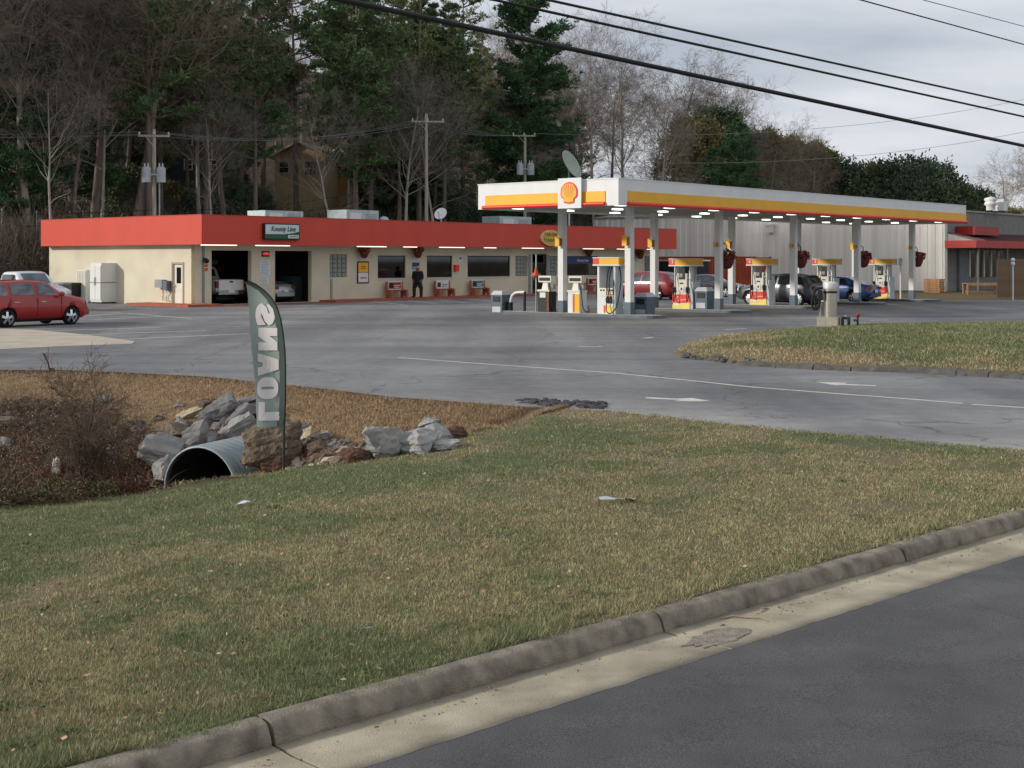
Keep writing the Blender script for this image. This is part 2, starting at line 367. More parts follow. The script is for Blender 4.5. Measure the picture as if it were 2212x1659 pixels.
V = np.stack([GX, GY, GZ], -1).reshape(-1, 3)
ground = link('ground', npmesh('ground', V, Fq, M['soil'], zonecol(GX, GY).reshape(-1, 3), True, 4)); tag(ground, kind='structure')

# ---------------------------------------------------------------- the lot: asphalt sheet
def inpoly(x, y, P):
    x = np.asarray(x); r = np.zeros(x.shape, bool); n = len(P)
    for i in range(n):
        (x0, y0), (x1, y1) = P[i], P[(i+1) % n]
        if y0 != y1: r ^= ((y0 > y) != (y1 > y)) & (x < (x1-x0)*(y-y0)/(y1-y0)+x0)
    return r
far_edge = [tuple(loc2w(ST, a, b)[:2]) for a, b in ((-40,16.4),(44.5,16.4),(56.0,12))]
strip = [gnd(1800, 649), gnd(1950, 649), gnd(2212, 648)]
lotb = [(-60., 42.)]+EL[1:]+[(9.5, 14.2), (14, 18.3), (60, 45), (62, 72), (46.5, 79.5)]+[tuple(p[:2]) for p in reversed(strip)]+[(20.5, 99.)]+list(reversed(far_edge))
from mathutils.geometry import delaunay_2d_cdt
lp_ = []
for (x0, y0), (x1, y1) in zip(lotb, lotb[1:]+lotb[:1]):
    n = max(1, int(math.hypot(x1-x0, y1-y0)/1.5)); lp_ += [(x0+(x1-x0)*k/n, y0+(y1-y0)*k/n) for k in range(n)]
qx, qy = np.meshgrid(np.arange(-60, 62, 1.7), np.arange(14, 118, 1.7)); qx = qx.ravel()+.3*RNG.random(qx.size); qy = qy.ravel()+.3*RNG.random(qy.size); ins = inpoly(qx, qy, lotb)
cv, _, cf, *_r = delaunay_2d_cdt([Vector(p) for p in lp_]+[Vector((x, y)) for x, y in zip(qx[ins], qy[ins])], [], [list(range(len(lp_)))], 1, 1e-5)
me = bpy.data.meshes.new('parking_lot'); me.from_pydata([(v.x, v.y, 0) for v in cv], [], [tuple(f) for f in cf])
for p in me.polygons:
    if p.normal.z < 0: p.flip()
co = np.zeros(len(me.vertices)*3, np.float32); me.vertices.foreach_get('co', co); co = co.reshape(-1, 3)
ey = np.interp(co[:,0], EX, EY); dE = co[:,1]-ey
du = 1+.55*(1-sst(.1, 3.2, dE+1.2*(fbm(co[:,0], co[:,1], .5, 51)-.5)))*sst(-1.5, 2, co[:,0])
ca = (co[:,0]-CA[0])*UX+(co[:,1]-CA[1])*UY; cb = (co[:,0]-CA[0])*VX+(co[:,1]-CA[1])*VY
fore = sst(-5, 0, ca)*(1-sst(30, 36, ca))*sst(-6, -1, cb)*(1-sst(5, 9, cb))
cc = (np.array([1,1,1])*(1-fore)[:,None]+np.array([.86,.80,.72])*fore[:,None])*(np.array([1,.97,.92])**((du-1)*1.6)[:,None]*du[:,None])
at_ = me.color_attributes.new('Col', 'FLOAT_COLOR', 'POINT'); c4 = np.ones((len(co), 4), np.float32); c4[:,:3] = cc; at_.data.foreach_set('color', c4.ravel())
me.materials.append(M['asphalt']); lot = link('parking_lot', me); tag(lot, kind='structure')

# pale concrete slab at the left of the lot
cp = [gnd(*p, .012) for p in ((-250,706),(60,711),(180,722),(292,737),(285,742),(120,748),(0,754),(-250,766))]
mb = MB(); mb.prism([(p.x, p.y) for p in cp], .0, .012, 'z'); slab = mb.build('concrete_pavement', M['lotconc']); tag(slab, kind='structure')

# painted lines and arrows (flat sheets 4 mm over the asphalt)
mk_lines = MB()
def ln(pts, w=.15):
    P = [gnd(*p) for p in pts]
    for a, b in zip(P[:-1], P[1:]):
        t = (b-a).normalized(); n = Vector((-t.y, t.x, 0))*w/2
        mk_lines.add([(a-n)+Vector((0,0,.004)), (a+n)+Vector((0,0,.004)), (b+n)+Vector((0,0,.004)), (b-n)+Vector((0,0,.004))], [(0,1,2,3)])
for a, b in (((62,716.5),(345,707)),((142,724.5),(445,714)),((240,734),(537,721)),((185,682.5),(275,677)),((275,677),(415,688)),((200,690.5),(350,683.5)),((190,673),(262,675)),
             ((602,668),(805,661)),((602,674),(700,672)),((805,651.5),(880,659.5)),((880,649),(942,656)),((940,647.5),(1010,654.5)),((1005,645.5),(1072,652)),((1065,644),(1130,650)),
             ((985,664),(1120,660)),((1390,731),(1412,728.5)),((1566,712),(1612,710)),((1735,703),(1772,703)),((1878,692),(1922,691)),((1250,749),(1300,748.5))): ln((a, b))
ln([(860,772.5),(1000,783),(1320,805.5),(1480,821),(1620,836),(1800,850),(2000,865),(2080,872)], .11)
ln([(2100,874),(2212,881),(2320,889)], .12)
def Z8(p): return gnd((2000+p[0]*.9476)*.54, (1480+p[1]*.9476)*.54)
for poly in ([(615,115),(745,122),(810,119),(890,132),(840,134),(728,133),(765,128),(615,121)], [(1335,52),(1470,55),(1455,60),(1590,66),(1585,69),(1440,64),(1415,66)]):
    P = [Z8(p) for p in poly]; mk_lines.add([(p.x, p.y, .0045) for p in P], [tuple(range(len(P)))])
marks = mk_lines.build('road_markings', M['paint']); tag(marks, kind='structure')

# crumbled asphalt at the lawn corner
def rubble(name, pts, m, label=None, cat=None, kind=None, n=90, sz=(.05,.16), zf=None):
    mb = MB(); P = [(p.x, p.y) for p in pts]; xs = [p[0] for p in P]; ys = [p[1] for p in P]; c = 0
    while c < n:
        x, y = random.uniform(min(xs), max(xs)), random.uniform(min(ys), max(ys))
        if not inpoly(np.array([x]), np.array([y]), P)[0]: continue
        s = random.uniform(*sz); z = zf(x, y) if zf else 0.; a = random.uniform(0, 3.14)
        pp = []
        for k in range(6):
            w = a+k*math.pi/3; r = s*random.uniform(.6, 1.1); pp.append((x+r*math.cos(w), y+r*math.sin(w)))
        h = s*random.uniform(.2, .55); v = [(q[0], q[1], z-.02) for q in pp]+[(x+(q[0]-x)*.75, y+(q[1]-y)*.75, z+h*random.uniform(.6, 1)) for q in pp]
        mb.add(v, [tuple(range(6,12))]+[(i,(i+1)%6,(i+1)%6+6,i+6) for i in range(6)]); c += 1
    o = mb.build(name, m); tag(o, label, cat, kind=kind); return o
rubble('asphalt_rubble', [gnd(*p) for p in ((1115,864),(1170,862),(1310,872),(1300,884),(1200,880),(1120,870))], mk('darktar', '3f3f42', .9, var=.3), kind='stuff', n=150, sz=(.04,.11))

# ---------------------------------------------------------------- main road, gutter and kerb
def kpt(s, d, z): return Vector((KP[0]+KD[0]*s+KN[0]*d, KP[1]+KD[1]*s+KN[1]*d, z))
mb = MB(); e0 = -.575
ss = np.concatenate([np.arange(-160, -8, 2.0), np.arange(-8, 16, .12), np.arange(16, 200, 2.0)])
vr = []; 
for s in ss: vr += [kpt(s, e0+random.uniform(-.012,.012), -.078), kpt(s, e0-4, -.02), kpt(s, e0-12, -.08)]
mb.add(vr, [(i*3+j, (i+1)*3+j, (i+1)*3+j+1, i*3+j+1) for i in range(len(ss)-1) for j in (0, 1)])
road = mb.build('road', M['road']); tag(road, kind='structure')
gut = tag(link('gutter', None), kind='structure'); krb = tag(link('kerb', None), kind='structure')
def seg(prof, L, wob):
    mb = MB(); st = 34; v = []
    for i in range(st+1):
        s = -L/2+.012+(L-.024)*i/st
        for j, (d, z) in enumerate(prof):
            q = random.uniform(-wob, wob)*(2.2 if random.random() < .06 else 1); v.append((KD[0]*s+KN[0]*(d+q), KD[1]*s+KN[1]*(d+q), z+q*.6 if z > -.3 else z))
    n = len(prof); mb.add(v, [(i*n+j, (i+1)*n+j, (i+1)*n+(j+1) % n, i*n+(j+1) % n) for i in range(st) for j in range(n)], 0, True)
    mb.add(v[:n], [tuple(range(n))]); mb.add(v[-n:], [tuple(range(n-1, -1, -1))]); return mb
kprof = [(-.035,-.35),(-.03,-.072),(-.022,-.05),(-.014,-.028),(-.004,-.006),(.008,.012),(.026,.026),(.05,.033),(.08,.036),(.12,.035),(.15,.026),(.165,.0),(.17,-.35)]
gprof = [(-.585,-.35),(-.585,-.074),(-.45,-.080),(-.2,-.086),(-.036,-.078),(-.036,-.35)]
km = [seg(kprof, 3.05, .0016).mesh('kerb_stone', M['kerb']) for _ in range(3)]; gm = [seg(gprof, 3.05, .004).mesh('gutter_slab', M['gutter']) for _ in range(3)]
s0 = ((gnd(1442, 1325, .05)-Vector((KP[0], KP[1], 0))).x*KD[0]+(gnd(1442, 1325, .05)-Vector((KP[0], KP[1], 0))).y*KD[1])
for i in range(-12, 3):
    s = s0+1.525+i*3.05; p = kpt(s, 0, 0)
    a = link('kerb_stone', km[i % 3], krb, p); b = link('gutter_slab', gm[i % 3], gut, p)
    if i % 2: a.location.z += .006
# broken patches in the gutter
for (s, L, dd) in ((s0+.15, .62, .26), (s0+6.4, 1.3, .42)):
    P = []
    for k in range(26):
        w = 2*math.pi*k/26; r = random.uniform(.72, 1.1); P.append(kpt(s+L/2*r*math.cos(w), -.50+dd*.55+dd*.5*r*math.sin(w), 0))
    P = [(p.x, p.y) for p in P]; mbp = MB().prism(P, -.12, -.0745, 'z'); tag(mbp.build('gutter_patch', M['tarpatch']), kind='structure')
# driveway apron off the road, and the ground beyond
mb = MB(); A = [kpt(11.2, -.56, -.074), kpt(24, -.56, -.074)]
mb.add([A[0], A[1], (21.5, 24.6, -.004), (9.4, 14.4, -.004)], [(0,1,2,3)]); tag(mb.build('driveway_apron', M['road']), kind='structure')

# ---------------------------------------------------------------- grass island by the entrance
ipx = [(1452,766),(1480,772),(1540,781),(1620,789),(1760,797),(2000,805),(2212,818),(2420,835)]
ifar = [(2500,702),(2212,704),(2000,706),(1880,708),(1760,714),(1650,723),(1550,735),(1490,748),(1460,758)]
IP = [gnd(*p) for p in ipx]+[gnd(*p) for p in ifar]; IP = [(p.x, p.y) for p in IP]
def dens(P, st=.6):
    o = []
    for a, b in zip(P, P[1:]+P[:1]):
        L = math.dist(a, b); n = max(1, int(L/st))
        for i in range(n): o.append((a[0]+(b[0]-a[0])*i/n, a[1]+(b[1]-a[1])*i/n))
    return o
ID = dens(IP); IC = (12.2, 36.5); n = len(ID)
def isl_z(f, x, y): return .10+.30*(1-f**2.5)*(.6+.8*float(fbm(np.array(x), np.array(y), .18, 61)))+.10*float(fbm(np.array(x), np.array(y), .7, 62)-.5)
mb = MB(); v = []; rings = [1.0, .985, .95, .88, .78, .65, .5, .35, .2, .08]
for f in rings:
    for (x, y) in ID: X, Y = IC[0]+(x-IC[0])*f, IC[1]+(y-IC[1])*f; v.append((X, Y, -.01 if f == 1. else isl_z(f, X, Y)))
fcs = [(i*n+j, i*n+(j+1) % n, (i+1)*n+(j+1) % n, (i+1)*n+j) for i in range(len(rings)-1) for j in range(n)]
v.append((IC[0], IC[1], isl_z(0, *IC))); fcs += [((len(rings)-1)*n+j, (len(rings)-1)*n+(j+1) % n, len(v)-1) for j in range(n)]
V = np.array(v); tone = fbm(V[:,0], V[:,1], .35, 71)
def isl_green(X, Y): return sst(.33, .53, fbm(X, Y, .30, 71)*.7+fbm(X, Y, 1.3, 72)*.3+.05*sst(6, 14, X))
gcol = isl_green(V[:,0], V[:,1])[:,None]; ic = np.array([.22,.16,.095])*(1-gcol)+np.array([.105,.118,.05])*gcol
me = bpy.data.meshes.new('grass_island'); me.from_pydata(v, [], fcs); a = me.color_attributes.new('Col', 'FLOAT_COLOR', 'POINT')
c4 = np.ones((len(v), 4), np.float32); c4[:,:3] = ic; a.data.foreach_set('color', c4.ravel()); me.materials.append(M['soil'])
me.polygons.foreach_set('use_smooth', [True]*len(me.polygons)); isl = link('grass_island', me); tag(isl, kind='structure')
# low tarred kerb along the island's near side, laid in short lengths
mk('tarkerb', '55524e', .9, var=.35, scale=5, bump=.5, bscale=40); ik = tag(link('island_kerb', None), kind='structure')
nearp = [gnd(*p) for p in ((1600,789),(1680,793.5),(1760,798),(1840,801),(1920,803),(2000,806),(2070,810),(2140,814.5),(2212,819),(2300,826))]
for a, b in zip(nearp[:-1], nearp[1:]):
    t = (b-a).normalized(); nn = Vector((-t.y, t.x, 0)); mb = MB(); v = []
    for k in range(5):
        p = a+(b-a)*(k/4*.985); q = lambda: random.uniform(-.025, .025); hh = .09+q()
        v += [tuple(p-nn*(.13+q())+Vector((0,0,-.01))), tuple(p-nn*(.08+q())+Vector((0,0,hh))), tuple(p+nn*(.08+q())+Vector((0,0,hh+.02))), tuple(p+nn*.16+Vector((0,0,-.01)))]
    mb.add(v, [(k*4+j, (k+1)*4+j, (k+1)*4+j+1, k*4+j+1) for k in range(4) for j in range(3)]+[(0,1,2,3),(19,18,17,16)]); mb.build('kerb_stone', M['tarkerb'], ik)
rubble('broken_kerb_rubble', [gnd(*p) for p in ((1470,766),(1560,772),(1630,780),(1640,788),(1560,784),(1480,774))], M['tarkerb'], kind='stuff', n=110, sz=(.06,.2), zf=lambda x, y: .05)

# ---------------------------------------------------------------- wall with openings (local x along, z up, facing -y)
def wall_open(mb, x0, x1, z0, z1, y, th, ops, mi=0, ax='x'):
    xs = sorted({x0, x1, *[o[0] for o in ops], *[o[1] for o in ops]}); zs = sorted({z0, z1, *[o[2] for o in ops], *[o[3] for o in ops]})
    P = (lambda a, yy, z: (a, yy, z)) if ax == 'x' else (lambda a, yy, z: (yy, a, z))
    inside = lambda a, z: any(o[0] < a < o[1] and o[2] < z < o[3] for o in ops)
    for a, b in zip(xs[:-1], xs[1:]):
        for c, d in zip(zs[:-1], zs[1:]):
            if inside((a+b)/2, (c+d)/2): continue
            mb.add([P(a,y,c), P(b,y,c), P(b,y,d), P(a,y,d)], [(0,1,2,3)], mi)
            mb.add([P(a,y+th,c), P(a,y+th,d), P(b,y+th,d), P(b,y+th,c)], [(0,1,2,3)], mi)
    for (a, b, c, d) in ops:
        for q in (((a,c),(a,d)), ((b,d),(b,c)), ((a,d),(b,d)), ((b,c),(a,c))):
            (p0, q0), (p1, q1) = q
            mb.add([P(p0,y,q0), P(p1,y,q1), P(p1,y+th,q1), P(p0,y+th,q0)], [(0,1,2,3)], mi)
    return mb

# ---------------------------------------------------------------- the store
store = thing('convenience_store', 'long low cream store with deep red fascia, two service bays and dark windows', 'store', (ST[0], ST[1], 0), TH)
SL, SD = 43.5, 15.0; WX0, WX1, WY0, WY1 = .5, 43.0, 1.25, 14.7; FZ0, FZ1 = 3.15, 4.64
def fp(px, py, b=WY0): return on_v(px, py, ST, b)
def opn(x0, x1, y0, y1):
    a, zt = fp(x0, y0); b, zt2 = fp(x1, y0); _, zb = fp((x0+x1)/2, y1); return [a, b, zb, (zt+zt2)/2]
bay1 = opn(457, 543, 541, 655); bay2 = opn(594, 673, 541, 652)
for b in (bay1, bay2): b[2] = .03; b[3] = 2.86
wins = [opn(816,876,552,593), opn(922,977,552,592), opn(1010,1102,552.5,590), opn(1216,1292,553,590)]
for w in wins: w[2] = 1.28; w[3] = 2.62
gb = opn(712,750,551,592); gb[2] = 1.38; gb[3] = 2.68
gbs = [gb, opn(1113,1140,552,590), opn(1187,1204,552,590), opn(1392,1418,556,600)]
for g in gbs[1:]: g[2] = 1.28; g[3] = 2.62
door = opn(1150,1181,545,640); door[2] = .12; door[3] = 2.75
ops = [bay1, bay2, door]+wins+gbs
mb = MB(); wall_open(mb, WX0, WX1, 0, FZ0+.1, WY0, .28, ops)
sdo = [on_u(374,567,ST,WX0)[0], on_u(395,567,ST,WX0)[0]]; d0, d1 = min(sdo), max(sdo)
wall_open(mb, WY0+.28, WY1, 0, FZ0+.1, WX0, .28, [(d0, d1, .1, 2.15)], 0, 'y')
mb.box(WX1-.28, WY0+.28, 0, WX1, WY1, FZ0+.1); mb.box(WX0, WY1, 0, WX1, WY1+.25, FZ0+.1)
mb.build('wall', M['cream'], store)
# raised fascia round the roof, its soffit and the flat roof behind it
mb = MB()
mb.box(0, 0, FZ0, SL, .22, FZ1); mb.box(0, .22, FZ0, .22, SD, FZ1); mb.box(SL-.22, .22, FZ0, SL, SD, FZ1); mb.box(.22, SD-.22, FZ0, SL-.22, SD, FZ1)
mb.build('fascia', M['redfascia'], store)
mb = MB().box(.22, .22, FZ0+.05, SL-.22, SD-.22, FZ0+.18); mb.build('soffit', M['offwhite'], store)
mb = MB().box(.22, .22, 4.15, SL-.22, SD-.22, 4.28); mb.build('roof', M['grey'], store)
mb = MB().box(-.015, -.015, FZ1, SL+.015, .24, FZ1+.035); mb.box(-.015, .24, FZ1, .24, SD, FZ1+.035); mb.build('coping', mk('coping', 'b03a28', .5), store)
# rooms behind the openings
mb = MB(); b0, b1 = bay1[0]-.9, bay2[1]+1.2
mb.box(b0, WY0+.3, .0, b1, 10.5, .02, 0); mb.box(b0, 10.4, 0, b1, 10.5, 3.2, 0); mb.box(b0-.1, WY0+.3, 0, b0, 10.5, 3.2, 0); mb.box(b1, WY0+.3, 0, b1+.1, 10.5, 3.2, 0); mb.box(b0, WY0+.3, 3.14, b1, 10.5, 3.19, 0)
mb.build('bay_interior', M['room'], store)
mk('teal', '3c5b58', .6)
for k in range(12):
    x = random.uniform(b0+.2, b1-.8); y = random.uniform(7.5, 10.0); z = random.choice((.02, .9, 1.6, 2.1)); MB().box(x, y, z, x+random.uniform(.2,.9), y+.35, z+random.uniform(.15,.6)).build('stored_box', M[random.choice(('grey','deepred','teal'))], store)
for y in (3.2, 5.5, 8.): MB().box(bay2[1]+.3, y, .02, bay2[1]+1.0, y+1.2, random.uniform(.8, 1.7)).build('tool_cabinet', M['teal'], store)
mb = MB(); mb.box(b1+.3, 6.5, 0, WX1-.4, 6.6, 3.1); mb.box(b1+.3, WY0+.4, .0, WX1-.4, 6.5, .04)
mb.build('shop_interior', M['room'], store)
# shelves and goods seen darkly through the panes
for k, w in enumerate(wins):
    mb = MB(); x = w[0]+.2
    while x < w[1]-.4:
        wd = random.uniform(.25, .6); mb.box(x, WY0+.9, .9, x+wd, WY0+1.2, random.uniform(1.5, 2.2), random.randint(0, 3)); x += wd+random.uniform(.05, .4)
    mb.build('window_display', [M['deepred'], M['green'], M['yellow'], M['blue']], store)
for w in wins:
    mb = MB(); t = .06; y0, y1 = WY0+.06, WY0+.14
    mb.box(w[0], y0, w[2], w[1], y1, w[2]+t); mb.box(w[0], y0, w[3]-t, w[1], y1, w[3]); mb.box(w[0], y0, w[2]+t, w[0]+t, y1, w[3]-t); mb.box(w[1]-t, y0, w[2]+t, w[1], y1, w[3]-t)
    wf = mb.build('window', M['dark'], store)
    n = 3 if w[1]-w[0] > 4 else 1
    for i in range(n):
        a = w[0]+t+(w[1]-w[0]-2*t)*i/n; b = w[0]+t+(w[1]-w[0]-2*t)*(i+1)/n
        MB().box(a+(.02 if i else 0), WY0+.085, w[2]+t, b, WY0+.1, w[3]-t).build('pane', M['pane'], wf)
    MB().box(w[0]-.04, WY0-.04, w[2]-.07, w[1]+.04, WY0+.1, w[2]-.003).build('sill', M['cream'], wf)
# glass-block lights, block by block
gbm = None
for g in gbs:
    nx = max(2, round((g[1]-g[0])/.3)); nz = 5; fr = MB().box(g[0], WY0+.2, g[2], g[1], WY0+.22, g[3]).build('glass_block_window', M['grey'], store)
    cw, ch = (g[1]-g[0])/nx, (g[3]-g[2])/nz
    me = MB().taper(-cw/2+.012, -ch/2+.012, 0, cw/2-.012, ch/2-.012, .09, .86).mesh('glass_block', M['blockglass'])
    for i in range(nx):
        for j in range(nz):
            q = link('glass_block', me, fr, (g[0]+cw*(i+.5), WY0+.2, g[2]+ch*(j+.5))); q.rotation_euler = (R(90), 0, 0)
# glass-block strips by the corner and under the small light
for (xa, xb, za, zb) in ((fp(436,560)[0], fp(442,560)[0], .15, 3.05), (fp(713,600)[0], fp(718,600)[0], .15, 1.30), (fp(1181,560)[0], fp(1186.5,560)[0], .15, 2.7), (fp(1141,560)[0], fp(1147,560)[0], .15, 2.7)):
    fr = MB().box(xa, WY0-.012, za, xb, WY0-.002, zb).build('glass_block_strip', M['grey'], store); n = int((zb-za)/.2)
    me = MB().taper(xa+.015, .01, 0, xb-.015, .185, .03, .9).mesh('glass_block', M['blockglass'])
    for j in range(n): q = link('glass_block', me, fr, (0, WY0-.012, za+.2*j)); q.rotation_euler = (R(90), 0, 0)
# entrance door and side door
mb = MB(); a, b, c, d = door; t = .09
mb.box(a, WY0+.05, c, a+t, WY0+.12, d); mb.box(b-t, WY0+.05, c, b, WY0+.12, d); mb.box(a+t, WY0+.05, d-t, b-t, WY0+.12, d); mb.box(a+t, WY0+.05, 2.1, b-t, WY0+.12, 2.18); mb.box(a+t, WY0+.05, c, b-t, WY0+.12, c+.2)
dr = mb.build('door', M['dark'], store); MB().box(a+t, WY0+.08, c+.2, b-t, WY0+.1, 2.1).build('pane', M['pane'], dr); MB().box(a+t+.05, WY0-.0, 1.0, a+t+.09, WY0+.04, 1.35).build('handle', M['alu'], dr)
mb = MB(); mb.box(WX0+.06, d0, .1, WX0+.12, d1, 2.15); dr = mb.build('door', M['offwhite'], store)
MB().box(WX0+.045, d0+(d1-d0)*.28, 1.15, WX0+.058, d0+(d1-d0)*.72, 1.98).build('pane', M['glass'], dr); MB().box(WX0-.02, d1-.16, .98, WX0+.055, d1-.1, 1.05).build('handle', M['alu'], dr)
mb = MB(); mb.box(WX0-.04, d0-.1, .1, WX0-.003, d0-.003, 2.25); mb.box(WX0-.04, d1+.003, .1, WX0-.003, d1+.1, 2.25); mb.box(WX0-.04, d0-.003, 2.153, WX0-.003, d1+.003, 2.25); mb.build('door_frame', mk('trimtan', 'a89c80', .7), store)
# walkway: raised red-painted kerb, flush painted apron before the bays
ax = fp(690, 650)[0]
mb = MB(); mb.box(ax, -.15, -.02, SL+.5, WY0-.003, .12); mb.box(-.9, -.1, -.02, bay1[0]-.35, WY0-.003, .12); mb.box(-.9, WY0, -.02, WX0-.003, 5.2, .12)
wk = mb.build('walkway', M['redpaint'], None, (ST[0], ST[1], 0), TH); tag(wk, kind='structure')
mb = MB().box(bay1[0]-.33, -.6, -.02, ax-.02, WY0+.3, .015); ap = mb.build('walkway_apron', mk('redapron', '8a5446', .85, var=.2, scale=3), None, (ST[0], ST[1], 0), TH); tag(ap, kind='structure')
# strip lights under the fascia
tl = MB().box(-.55, -.05, -.05, .55, .05, 0).mesh('strip_light', M['tubelamp'])
for px in (441,479,557,595,774,806,873,950,977,1046,1127,1150,1258,1281,1331,1395):
    link('strip_light', tl, store, (fp(px, 530, .6)[0], .10, FZ0-.004))
# signs on the fascia
sx0, sz1 = on_v(571, 482, ST, -.18); sx1, _ = on_v(647, 484, ST, -.18); sz0 = on_v(609, 518, ST, -.18)[1]; sz1 = on_v(609, 483, ST, -.18)[1]
sg = MB().box(sx0, -.2, sz0, sx1, -.003, sz1).build('store_sign', M['dark'], store); sw, sh = sx1-sx0, sz1-sz0
MB().box(sx0+.06, -.213, sz0+.06, sx1-.06, -.203, sz1-.06).build('sign_face', mk('signwhite', 'c9d2d2', .4, var=.03), sg)
pts = [(sx0+.06, sz0+.06), (sx1-.06, sz0+.06), (sx1-.06, sz0+sh*.52), (sx0+sw*.8, sz0+sh*.42), (sx0+sw*.55, sz0+sh*.35), (sx0+.06, sz0+sh*.34)]
MB().prism(pts, -.222, -.216, 'y').build('green_band', M['green'], sg)
MB().box(sx0+sw*.66, -.229, sz0+sh*.10, sx1-.1, -.224, sz0+sh*.30).build('badge', M['white'], sg)
text('lettering', 'Kounty Line', .37, mk('letters', '3a3a30', .6), sg, (sx0+sw*.52, -.228, sz0+sh*.66), shear=.22, off=.004, sx=.92)
mb = MB()
for k in range(6): mb.box(sx0+sw*.70+k*.1, -.234, sz0+sh*.16, sx0+sw*.70+k*.1+.065, -.2305, sz0+sh*.25, 0 if k > 1 else 1)
mb.build('badge_marks', [M['deepred'], M['bluegrey']], sg)
ox, oz = on_v(1190, 514, ST, -.12); aw, ah = 1.02, .52
def ell(a, b, n=32): return [(ox+a*math.cos(2*math.pi*k/n), oz+b*math.sin(2*math.pi*k/n)) for k in range(n)]
os_ = MB().prism(ell(aw, ah), -.15, -.003, 'y').build('oval_sign', mk('ovalcream', 'd9c08c', .5), store)
MB().prism(ell(aw*.9, ah*.86), -.16, -.153, 'y').build('sign_face', mk('ovalyellow', 'c9a93c', .5), os_)
mb = MB()
for row, (n, z, h) in enumerate(((7, .1, .24), (6, -.27, .22))):
    for k in range(n):
        x = ox+(k-(n-1)/2)*.2; mb.box(x-.075, -.169, oz+z, x-.02, -.163, oz+z+h); mb.box(x-.02, -.169, oz+z+(h*.4 if k % 2 else h-.05), x+.06, -.163, oz+z+(h*.4 if k % 2 else h-.05)+.05)
        if k % 3: mb.box(x+.03, -.169, oz+z, x+.08, -.163, oz+z+h*.8)
mb.build('marks', mk('ovalbrown', '7a4a14', .6), os_)
for sgn in (-1, 1): MB().prism([(ox+sgn*.78, oz+.05), (ox+sgn*.68, oz-.03), (ox+sgn*.66, oz-.2), (ox+sgn*.76, oz-.12)], -.169, -.163, 'y').build('leaf_mark', M['green'], os_)

# small things on and by the front wall
def plate(name, label, cat, px0, py0, px1, py1, m, th=.03, b=None, extra=None):
    b = WY0 if b is None else b
    x0, z1 = on_v(px0, py0, ST, b-th); x1, _ = on_v(px1, py0, ST, b-th); z0 = on_v((px0+px1)/2, py1, ST, b-th)[1]
    c = loc2w(ST, (x0+x1)/2, b-th/2-.002, z0); t = thing(name, label, cat, c, TH); w, h = x1-x0, z1-z0
    MB().box(-w/2, -th/2, 0, w/2, th/2, h).build('board', m, t)
    if extra: extra(t, w, h, -th/2)
    return t
def bars(t, w, h, y, rows, m, k=.8, x0=None):
    mb = MB()
    for i in range(rows):
        z = h*(1-(i+.8)/(rows+.6)); mb.box(-w*k/2 if x0 is None else x0*w, y-.007, z, w*k/2*random.uniform(.5, 1), y-.003, z+h*.3/rows)
    mb.build('print', m, t)
plate('service_price_board', 'tall white printed price board between the two service bays', 'sign', 561,563,584,594, M['white'], extra=lambda t,w,h,y: bars(t,w,h,y,9,M['ltblue']))
plate('service_notice', 'white notice with blue print below the price board between the bays', 'sign', 563,598,580,614, M['white'], extra=lambda t,w,h,y: bars(t,w,h,y,5,M['ltblue']))
def neon(t, w, h, y): text('lettering', 'OPEN', h*.62, M['neon'], t, (0, y-.01, h*.5), off=.006, sx=.9)
plate('open_sign', 'small red neon open sign above the price board', 'sign', 566.5,542.5,582,554.5, M['black'], .06, extra=neon)
plate('fire_notice', 'small red and white notice beside the left service bay', 'sign', 441,571,449,585, M['shellred'], extra=lambda t,w,h,y: MB().box(-w/2,y-.008,h*.44,w/2,y-.003,h*.55).build('stripe', M['white'], t))
w_ = plate('wall_lamp', 'small dark tilted floodlight beside the left service bay', 'lamp', 440,557,447,566, M['dark'], .10, extra=lambda t,w,h,y: MB().cyl((0,y,h*.5),(-.1,y-.25,h*.2),.09,.13,10).build('lamp_head', M['dark'], t))
def poster(t, w, h, y):
    MB().box(-w*.42, y-.01, h*.5, w*.42, y-.004, h*.94).build('yellow_panel', M['yellow'], t); MB().box(-w*.42, y-.01, h*.05, w*.42, y-.004, h*.48).build('white_panel', M['white'], t)
    mb = MB(); mb.box(-w*.2, y-.016, h*.66, w*.2, y-.012, h*.70); mb.box(-w*.2, y-.016, h*.74, w*.2, y-.012, h*.78); mb.box(-w*.25, y-.016, h*.22, w*.3, y-.012, h*.27); mb.build('print', M['brown'], t)
plate('poster', 'yellow and white poster in a dark frame beside the glass-block light', 'poster', 772,564.5,797,612, M['dark'], .04, extra=poster)
plate('blue_notice', 'blue and white notice behind the person by the store wall', 'sign', 891,567,906,582, M['blue'], extra=lambda t,w,h,y: MB().box(-w/2,y-.01,0,w/2,y-.003,h*.42).build('pale_half', M['ltblue'], t))
plate('wall_notice', 'white notice with a blue mark above the red extinguisher box', 'sign', 990,553,999,565, M['white'], extra=lambda t,w,h,y: MB().box(-w*.2,y-.01,h*.4,w*.2,y-.003,h*.8).build('mark', M['blue'], t))
plate('extinguisher_box', 'red extinguisher box on the wall between two windows', 'box', 984,572,992,586, M['shellred'], .18)
bt = plate('window_banner', 'blue banner with white script across the window by the entrance', 'banner', 1226,555,1290,570, M['blue'], .02, b=WY0-.01, extra=lambda t,w,h,y: text('lettering', 'Kounty Line', h*.55, M['white'], t, (0, y-.008, h*.5), shear=.2))
plate('stop_disc', 'round red disc sign behind the pump island by the entrance', 'sign', 1203,598,1214,618, M['deepred'], .02, b=-.2)

